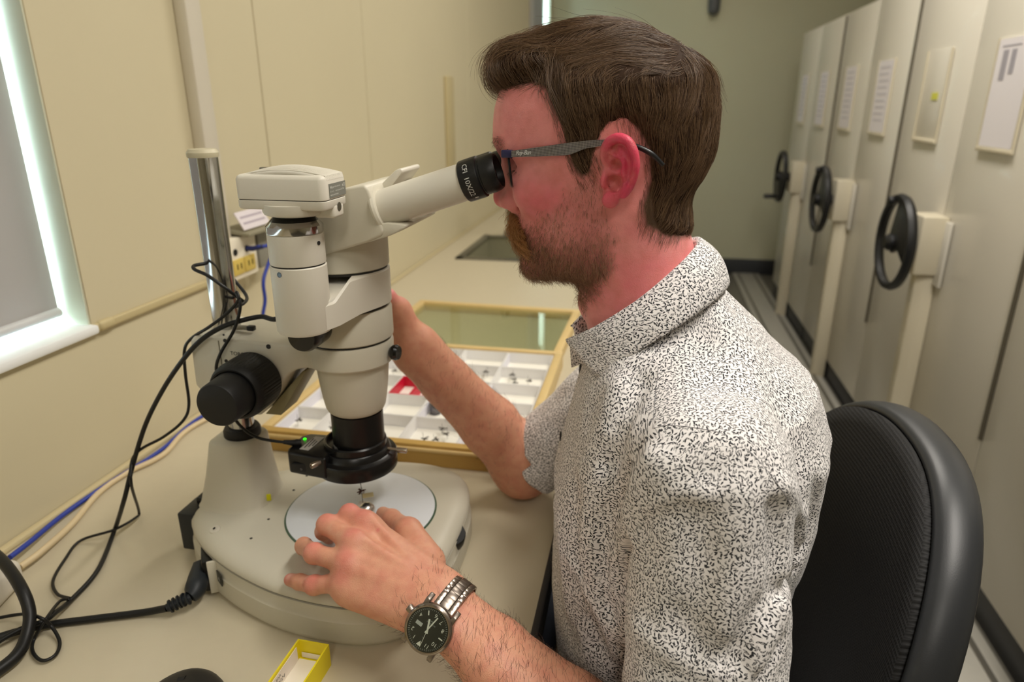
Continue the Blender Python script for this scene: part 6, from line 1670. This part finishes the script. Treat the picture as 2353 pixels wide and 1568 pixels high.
for zz in (1.012, 0.93, 0.85, 0.77):
    qx = np.linspace(-0.15, 0.05, 400); Pq = np.stack([qx, np.full(400, Y0 - 0.006), np.full(400, zz)], 1).astype(f4)
    xs_ = qx[np.argmax(shirt(Pq) < 0)]
    Vb_, Fb_ = lathe_geo([(0, 0), (0.0052, 0), (0.0056, 0.0008), (0.0054, 0.0018), (0.0042, 0.0020), (0.0038, 0.0014), (0, 0.0014)], 24)
    mm = frame((xs_ - 0.0002, Y0 - 0.006, zz), (-1, -0.12, 0.05)); pchild('button', mesh('button', [mm @ Vector(v) for v in Vb_], Fb_, True, 30), mButton, shirt_o)
# stitched seams: yoke and armhole
def seam(px):
    pts = []
    for u, v in px:
        o_, d_ = CAM, ray(u, v); ts = np.linspace(0.38, 0.85, 900)
        dv = shirt((o_ + ts[:, None] * d_).astype(f4)); i_ = np.argmax(dv < 0.0002); pts.append(o_ + ts[i_] * d_)
    return smooth_path(pts, 6)
mSeam = M('seam_thread', '8a888c', 0.8)
for px in ([(1502, 985), (1535, 978), (1600, 984), (1665, 999), (1720, 1036), (1765, 1085), (1805, 1140), (1828, 1185)], [(1478, 765), (1505, 800), (1512, 850), (1505, 915), (1500, 985)]):
    V_, F_ = tube_geo(seam(px), 0.00032, 6); pchild('seam', mesh('seam', V_, F_), mSeam, shirt_o)
# trousers and shoes
mDenim = M('dark_denim', '3a3f4c', 0.8, bump=0.3, bscale=900, var=0.2, vscale=80)
def trousers(P):
    d = ell(P, (0.080, Y0, 0.55), (0.105, 0.170, 0.095))
    for s in (-1, 1):
        hip, kn, an = (0.06, Y0 + s * 0.092, 0.552), (-0.36, Y0 + s * 0.13, 0.560), (-0.30, Y0 + s * 0.13, 0.10)
        d = smin(d, cap(P, hip, kn, 0.085, 0.060), 0.05); d = smin(d, cap(P, kn, an, 0.060, 0.045), 0.03)
    return smax(d, (0.085 - P[:, 2]).astype(d.dtype), 0.005)
Vt, Ft = surface_net(trousers, (-0.46, 0.46, 0.05), (0.28, 0.92, 0.68), 0.006)
pchild('trousers', mesh_np('trousers', relax(Vt, Ft, 2), Ft), mDenim)
for s in (-1, 1):
    bm = bmesh.new(); box_bm(bm, (-0.36, Y0 + s * 0.13, 0.045), (0.27, 0.095, 0.09), 0.03, 4)
    for v in bm.verts:
        if v.co.x < -0.40: v.co.z = min(v.co.z, 0.06); v.co.y = Y0 + s * 0.13 + (v.co.y - Y0 - s * 0.13) * 0.85
    pchild('shoe', bm_mesh('shoe', bm), M('shoe_leather', '2a2320', 0.5))

# ================================================================== glasses
mCarbon = M('carbon_weave', '7c7672', 0.4, metal=0.3)
nt = mCarbon.node_tree; tcx = nt.nodes.new('ShaderNodeTexCoord'); mpx = nt.nodes.new('ShaderNodeMapping'); mpx.inputs['Rotation'].default_value = (0, 0.9, 0)
mpx.inputs['Scale'].default_value = (1, 0.001, 1)
ck = nt.nodes.new('ShaderNodeTexChecker'); ck.inputs['Scale'].default_value = 1100; ck.inputs['Color1'].default_value = (*srgb('8e8884'), 1); ck.inputs['Color2'].default_value = (*srgb('4c4847'), 1)
nt.links.new(tcx.outputs['Object'], mpx.inputs['Vector']); nt.links.new(mpx.outputs[0], ck.inputs['Vector']); nt.links.new(ck.outputs[0], nt.nodes['Principled BSDF'].inputs['Base Color'])
mNavy = M('navy_hinge', '26264e', 0.35); mFrameB = M('glasses_frame', '1b1b20', 0.3, metal=0.4)
gl = empty('eyeglasses', (-0.1245, Y0, 1.226), 'dark framed eyeglasses with grey woven-carbon temples on the person', 'glasses')
GX = np.array([-0.1245, Y0, 1.226])
mLens = thin_glass('spectacle_lens', 'f6f8f8', 0.8)
def gl_rim(s):
    pts = []
    for a in np.linspace(0, 2 * PI, 48, endpoint=False):
        c, sn = math.cos(a), math.sin(a); p_ = 3.2
        r = (abs(c / 0.0265) ** p_ + abs(sn / 0.0175) ** p_) ** (-1 / p_)
        yy, zz = r * c, r * sn - 0.003
        pts.append((-0.006 + 0.12 * (zz + 0.003) * -1 + 0.0045 * (abs(s * 0.0335 + yy) / 0.06) ** 2 * 1.5, s * 0.0335 + yy, zz))
    return pts
for s in (-1, 1):
    rp = gl_rim(s)
    tube('rim', rp + rp[:1], 0.0011, mFrameB, gl, 8)
    n = len(rp); cpt = np.mean(rp, axis=0)
    Vl = [tuple(np.array(p) + np.array([-.0005, 0, 0])) for p in rp] + [tuple(cpt + np.array([-0.0022, 0, 0]))]
    Fl = [(i, (i + 1) % n, n) for i in range(n)]
    ln = link('lens', mesh('lens', Vl, Fl), mLens, gl); so = ln.modifiers.new('t', 'SOLIDIFY'); so.thickness = 0.0016
    box('hinge_block', (-0.0015, s * 0.0615, 0.0105), (0.0105, 0.0040, 0.0068), mNavy, gl, bev=0.0008)
    # temple: flat blade widening in the middle, then the ear hook
    top = [(0.004, 0.0135), (0.026, 0.0168), (0.052, 0.0210), (0.070, 0.0235), (0.088, 0.0245)]
    bot = [(0.004, 0.0080), (0.026, 0.0092), (0.052, 0.0108), (0.057, 0.0116), (0.070, 0.0170), (0.088, 0.0200)]
    xs_ = np.linspace(0.003, 0.0885, 26)
    zt_ = np.interp(xs_, *np.array(top).T); zb_ = np.interp(xs_, *np.array(bot).T)
    yy_ = np.interp(xs_, [0.003, 0.045, 0.088], [0.0640, 0.0745, 0.0768])
    yg = np.linspace(0.05, 0.095, 226)
    for i_, x in enumerate(xs_):
        Pq = np.stack([np.full(226, GX[0] + x), Y0 - yg, np.full(226, GX[2] + (zt_[i_] + zb_[i_]) / 2)], 1).astype(f4)
        yy_[i_] = max(yy_[i_], yg[np.argmax(hair_f(Pq) > 0)] + 0.0034 if x > 0.03 else 0)
    yy_ = np.convolve(np.r_[[yy_[0]] * 3, yy_, [yy_[-1]] * 3], np.ones(7) / 7, 'valid')
    Vt_, Ft_ = [], []
    for x, a, b, y in zip(xs_, zb_, zt_, yy_): Vt_ += [(x, s * (y + 0.0007), a), (x, s * (y + 0.0007), b), (x, s * (y - 0.0007), b), (x, s * (y - 0.0007), a)]
    for i in range(len(xs_) - 1):
        for j in range(4): Ft_.append((i * 4 + j, i * 4 + (j + 1) % 4, (i + 1) * 4 + (j + 1) % 4, (i + 1) * 4 + j))
    Ft_ += [(3, 2, 1, 0), tuple(len(Vt_) - 4 + j for j in range(4))]
    tp = link('temple', mesh('temple', Vt_, Ft_, True, 40), mCarbon, gl)
    tube('temple_tip', [(0.0875, s * (yy_[-1] - 0.0003), 0.0222), (0.0965, s * 0.0775, 0.0225), (0.1085, s * 0.0775, 0.0205), (0.1165, s * 0.0785, 0.0180), (0.1265, s * 0.0790, 0.0130), (0.1365, s * 0.0780, 0.0040)], [0.0012, 0.0014, 0.0018, 0.0022, 0.0024, 0.0018], M('temple_tip_black', '1d1e20', 0.35), gl, 10, 5)
tube('bridge', [(-0.008, -0.009, 0.003), (-0.0105, 0, 0.0055), (-0.008, 0.009, 0.003)], 0.0013, mFrameB, gl, 8, 4)
for s in (-1, 1): tube('nose_pad', [(-0.006, s * 0.0085, -0.001), (-0.003, s * 0.0105, -0.006), (-0.0025, s * 0.0115, -0.010)], [0.0008, 0.0016, 0.0022], M('pad_clear', 'cfc9c4', 0.2), gl, 8, 4)
text('logo_lettering', 'Ray-Ban', 0.0052, basis((0.0145, -0.0685 - 0.0012, 0.0122), (1, -0.20, 0.06), (-0.20, -1, 0)), mInkW, gl, shear=0.35, spacing=0.85)

# ================================================================== wristwatch
mTi = M('titanium', '8f857c', 0.33, metal=1.0); mTiS = M('titanium_bright', 'a79c92', 0.22, metal=1.0)
wc = WRL + ax_ * 0.012
side_ = np.cross(ax_, [0, 0, 1]); side_ /= np.linalg.norm(side_); upw = np.cross(side_, ax_)
WT = empty('wristwatch', tuple(wc), 'steel wristwatch with a black dial on the near wrist', 'watch')
def wp(a, r, t=0.0):  # angle about the forearm, radius, along
    q = side_ * math.cos(a) * 1.22 + upw * math.sin(a) * 0.94
    return q * r + ax_ * t
def wtan(a): 
    v = -side_ * math.sin(a) * 1.22 + upw * math.cos(a) * 0.94; return v / np.linalg.norm(v)
def wnor(a):
    v = side_ * math.cos(a) / 1.22 + upw * math.sin(a) / 0.94; return v / np.linalg.norm(v)
RB = 0.0292
A0 = 0.44                     # where the case sits, seen from the elbow
M0 = Matrix.Translation(Vector((0, 0, 0)))
def wmat(a, r, t=0.0):
    n = wnor(a); y = -wtan(a); x = np.cross(y, n)       # local y points to 12 on the dial
    m = Matrix((Vector(x), Vector(y), Vector(n))).transposed().to_4x4(); m.translation = Vector(wp(a, r, t)); return m
cm_ = wmat(A0, RB + 0.0045) @ Matrix.Scale(1.16, 4)
def wl(name, prof, mat, z0=0, n=72, parent=None, rfun=None):
    o = lathe(name, [(r, z + z0) for r, z in prof], mat, None, n=n, sharp=30, rfun=rfun); o.parent = parent or WT; o.matrix_local = cm_ if parent is None else Matrix(); return o
case = wl('case', [(0, -0.0045), (0.0165, -0.0045), (0.0190, -0.002), (0.0195, 0.001), (0.0192, 0.0035), (0.0178, 0.0050), (0.0166, 0.0053), (0.0163, 0.0046), (0, 0.0046)], mTi)
wl('bezel', [(0.0162, 0.0046), (0.0166, 0.0056), (0.0176, 0.0056), (0.0184, 0.0046)], mTiS)
dial = wl('dial', [(0, 0.0046), (0.0162, 0.0046), (0.0162, 0.0047), (0, 0.0047)], M('dial_black', '0d1512', 0.45))
mLume = M('dial_print', 'e6e6da', 0.5)
for ang_, s in ((30, '1'), (60, '2'), (120, '4'), (180, '6'), (210, '7'), (240, '8'), (300, '10'), (330, '11')):
    a = math.radians(ang_); text('numeral', s, 0.0043, Matrix.Translation((0.0120 * math.sin(a), 0.0120 * math.cos(a), 0.00485)), mLume, dial)
for ang_ in (150, 270): 
    a = math.radians(ang_); o_ = box('index', (0, 0, 0), (0.0009, 0.0034, 0.0002), mLume, dial); o_.matrix_local = Matrix.Translation((0.0122 * math.sin(a), 0.0122 * math.cos(a), 0.0049)) @ Matrix.Rotation(-a, 4, 'Z')
o_ = link('index', mesh('index', [(-0.0020, 0.0138, 0.0049), (0.0020, 0.0138, 0.0049), (0, 0.0098, 0.0049)], [(0, 1, 2)], False), mLume, dial)
bmt = bmesh.new()
for k in range(60):
    a = 2 * PI * k / 60; box_bm(bmt, (0.0151 * math.sin(a), 0.0151 * math.cos(a), 0.0049), (0.00025, 0.0012 if k % 5 else 0.0016, 0.0001), rot=-a)
link('minute_track', bm_mesh('minute_track', bmt, False), M('track_print', 'a9b0a9', 0.5), dial)
box('date_window', (0.0082, 0, 0.0049), (0.0056, 0.0028, 0.0002), M('date_grey', 'b9bdb9', 0.5), dial)
for i, (s, yy) in enumerate((('o', 0.0068), ('AUTOMATIC', -0.0050), ('200M', -0.0068))): text('dial_lettering', s, 0.0014, Matrix.Translation((0, yy, 0.0049)), M('track_print', 'a9b0a9', 0.5), dial)
def hand_(name, ang_, L_, w_, z):
    a = math.radians(ang_); o = box(name, (0, L_ / 2 - 0.0015, 0), (w_, L_ + 0.003, 0.0003), mLume, dial); o.matrix_local = Matrix.Translation((0, 0, z)) @ Matrix.Rotation(-a, 4, 'Z') @ Matrix.Translation((0, L_ / 2 - 0.0015, 0)); o.data.transform(Matrix.Translation((0, -(L_ / 2 - 0.0015), 0)))
hand_('hour_hand', 158, 0.0078, 0.0014, 0.0051); hand_('minute_hand', 190, 0.0120, 0.0010, 0.0054); hand_('second_hand', -8, 0.0128, 0.0003, 0.0057)
cg = wl('crystal', [(0, 0.0060), (0.0080, 0.0060), (0.0162, 0.0058), (0.0162, 0.0061), (0.008, 0.0064), (0, 0.0064)], thin_glass('watch_crystal', 'f8faf8', 1.0))
o_ = lathe('crown', [(0, 0), (0.0030, 0), (0.0032, 0.003), (0.0028, 0.0042), (0, 0.0044)], mTi, None, (0.0188, -0.0028, 0.0006), (1, -0.15, 0), 24); o_.parent = WT; o_.matrix_local = cm_
for sy_ in (-1, 1):
    for sx_ in (-1, 1):
        o_ = prism('lug', [(0.0125, 0.003), (0.0185, 0.0025), (0.0222, -0.0030), (0.0215, -0.006), (0.015, -0.005)], sx_ * 0.0125 - 0.002, sx_ * 0.0125 + 0.002, 'x', mTi, None, bev=0.0006)
        o_.parent = WT; o_.matrix_local = cm_ @ (Matrix.Rotation(PI, 4, 'Z') if sy_ < 0 else Matrix())
# band: rows of a centre link and two outer links all the way round
lm_c = None
bmc = bmesh.new(); box_bm(bmc, (0, 0, 0), (0.0098, 0.0071, 0.0028), 0.0005); mesh_c = bm_mesh('band_link', bmc); mesh_c.materials.append(mTi)
bmo = bmesh.new(); box_bm(bmo, (0, 0, 0), (0.0055, 0.0071, 0.0026), 0.0005); mesh_o = bm_mesh('band_link', bmo); mesh_o.materials.append(mTiS)
a = A0 + 0.56
while a < A0 + 2 * PI - 0.66:
    st_ = 0.0074 / (RB * (abs(math.sin(a)) * 1.22 + abs(math.cos(a)) * 0.94) + 1e-6)
    for x_, me_, da in ((0, mesh_c, 0.5), (-0.0078, mesh_o, 0.0), (0.0078, mesh_o, 0.0)):
        o_ = link('band_link', me_, None, WT); o_.matrix_local = wmat(a + da * st_, RB + 0.0006) @ Matrix.Translation((x_, 0, 0))
    a += st_
# ================================================================== office chair
mMesh = M('chair_mesh_cloth', '121314', 0.75)
nt = mMesh.node_tree; b = nt.nodes['Principled BSDF']
tcx = nt.nodes.new('ShaderNodeTexCoord'); vo = nt.nodes.new('ShaderNodeTexVoronoi'); vo.voronoi_dimensions = '2D'; vo.inputs['Scale'].default_value = 1.0; vo.inputs['Randomness'].default_value = 0.12
sx = nt.nodes.new('ShaderNodeSeparateXYZ'); cb_ = nt.nodes.new('ShaderNodeCombineXYZ'); m1 = nt.nodes.new('ShaderNodeMath'); m1.operation = 'MULTIPLY'; m1.inputs[1].default_value = 330; m2 = nt.nodes.new('ShaderNodeMath'); m2.operation = 'MULTIPLY'; m2.inputs[1].default_value = 230
nt.links.new(tcx.outputs['Object'], sx.inputs[0]); nt.links.new(sx.outputs['Y'], m1.inputs[0]); nt.links.new(sx.outputs['Z'], m2.inputs[0]); nt.links.new(m1.outputs[0], cb_.inputs[0]); nt.links.new(m2.outputs[0], cb_.inputs[1]); nt.links.new(cb_.outputs[0], vo.inputs['Vector'])
cr = nt.nodes.new('ShaderNodeValToRGB'); cr.color_ramp.elements[0].position = 0.15; cr.color_ramp.elements[0].color = (0.0015, 0.0015, 0.0015, 1); cr.color_ramp.elements[1].position = 0.5; cr.color_ramp.elements[1].color = (0.012, 0.012, 0.013, 1)
nt.links.new(vo.outputs['Distance'], cr.inputs[0]); nt.links.new(cr.outputs[0], b.inputs['Base Color'])
bp = nt.nodes.new('ShaderNodeBump'); bp.inputs['Strength'].default_value = 0.8; bp.inputs['Distance'].default_value = 0.0012; nt.links.new(vo.outputs['Distance'], bp.inputs['Height']); nt.links.new(bp.outputs[0], b.inputs['Normal'])
mShell = M('chair_plastic', '2c2e31', 0.38, bump=0.05, bscale=900)
CHX, CHY, CHZ = 0.258, 0.722, 0.682
ch = empty('office_chair', (0.17, CHY, 0.0), 'black office chair with a curved mesh backrest and grey plastic rim', 'chair')
HWY, HHZ = 0.242, 0.262
def bk_pt(y, z, off):
    """backrest surface: wraps round the sitter and leans back"""
    yn, zn = y / HWY, z / HHZ
    x = CHX + 0.045 * zn - 0.050 * yn * yn + 0.012 * (1 - zn * zn) - off * 1.0
    return (x - 0.17, y, z + CHZ)
def sup(a, k=1.0, p_=2.5):
    c, s = math.cos(a), math.sin(a); r = (abs(c) ** p_ + abs(s) ** p_) ** (-1 / p_)
    return r * c * HWY * k, r * s * HHZ * k
NA, NR = 96, 14
def pad_geo(off0, bulge, kmax):
    Vp, Fp = [bk_pt(0, 0, off0 + bulge)], []
    for j in range(1, NR + 1):
        k = kmax * (j / NR)
        fall = bulge * (1 - (j / NR) ** 4)
        for i in range(NA):
            y, z = sup(2 * PI * i / NA, k); Vp.append(bk_pt(y, z, off0 + fall))
    for i in range(NA): Fp.append((0, 1 + i, 1 + (i + 1) % NA))
    for j in range(NR - 1):
        for i in range(NA): Fp.append((1 + j * NA + i, 1 + (j + 1) * NA + i, 1 + (j + 1) * NA + (i + 1) % NA, 1 + j * NA + (i + 1) % NA))
    return Vp, Fp
Vp, Fp = pad_geo(0.010, 0.022, 0.985)
o = link('backrest_pad', mesh('backrest_pad', Vp, Fp), mMesh, ch)
so = o.modifiers.new('t', 'SOLIDIFY'); so.thickness = 0.012; so.offset = -1
Vp, Fp = pad_geo(-0.012, -0.020, 0.99)
o = link('backrest_shell', mesh('backrest_shell', Vp, Fp), mShell, ch); so = o.modifiers.new('t', 'SOLIDIFY'); so.thickness = 0.004
# rim of flat oval section
Vr, Fr = [], []; NS_ = 14
for i in range(NA):
    a = 2 * PI * i / NA
    y, z = sup(a); y2, z2 = sup(a + 0.01); t = Vector((0, y2 - y, z2 - z)).normalized(); nout = Vector((0, t.z, -t.y))
    c = Vector(bk_pt(y, z, 0.0))
    for j in range(NS_):
        b_ = 2 * PI * j / NS_
        p = c + Vector((-1, 0, 0)) * (math.cos(b_) * 0.021 - 0.006) + nout * (math.sin(b_) * 0.0085)
        Vr.append(p)
for i in range(NA):
    for j in range(NS_): Fr.append((i * NS_ + j, i * NS_ + (j + 1) % NS_, ((i + 1) % NA) * NS_ + (j + 1) % NS_, ((i + 1) % NA) * NS_ + j))
me = mesh('backrest_rim', Vr, Fr); bmx = bmesh.new(); bmx.from_mesh(me); bmesh.ops.recalc_face_normals(bmx, faces=bmx.faces[:]); bmx.to_mesh(me); bmx.free(); me.shade_smooth()
link('backrest_rim', me, mShell, ch)
bm = bmesh.new(); box_bm(bm, (-0.06, -0.02, 0.400), (0.46, 0.46, 0.07), 0.03, 4); link('seat', bm_mesh('seat', bm), M('seat_cloth', '17181a', 0.8), ch)
tube('back_bar', [(0.16, 0, 0.62), (0.20, 0, 0.50), (0.15, 0, 0.37), (0.02, 0, 0.355)], 0.020, mShell, ch, 12, 5)
lathe('gas_column', [(0, 0.12), (0.03, 0.12), (0.03, 0.28), (0.018, 0.28), (0.018, 0.37), (0, 0.37)], mShell, ch, (-0.05, 0, 0), n=24)
for k in range(5):
    a = 2 * PI * k / 5 + 0.3; d = Vector((math.cos(a), math.sin(a), 0)); c0 = Vector((-0.05, 0, 0))
    lg = tube('base_leg', [c0 + Vector((0, 0, 0.13)), c0 + d * 0.15 + Vector((0, 0, 0.115)), c0 + d * 0.29 + Vector((0, 0, 0.085))], [0.026, 0.02, 0.014], mShell, ch, 10)
    lathe('caster', [(0, -0.02), (0.028, -0.02), (0.030, -0.015), (0.030, 0.015), (0.028, 0.02), (0, 0.02)], mShell, ch, c0 + d * 0.29 + Vector((0, 0, 0.03)), (-d.y, d.x, 0), 24)
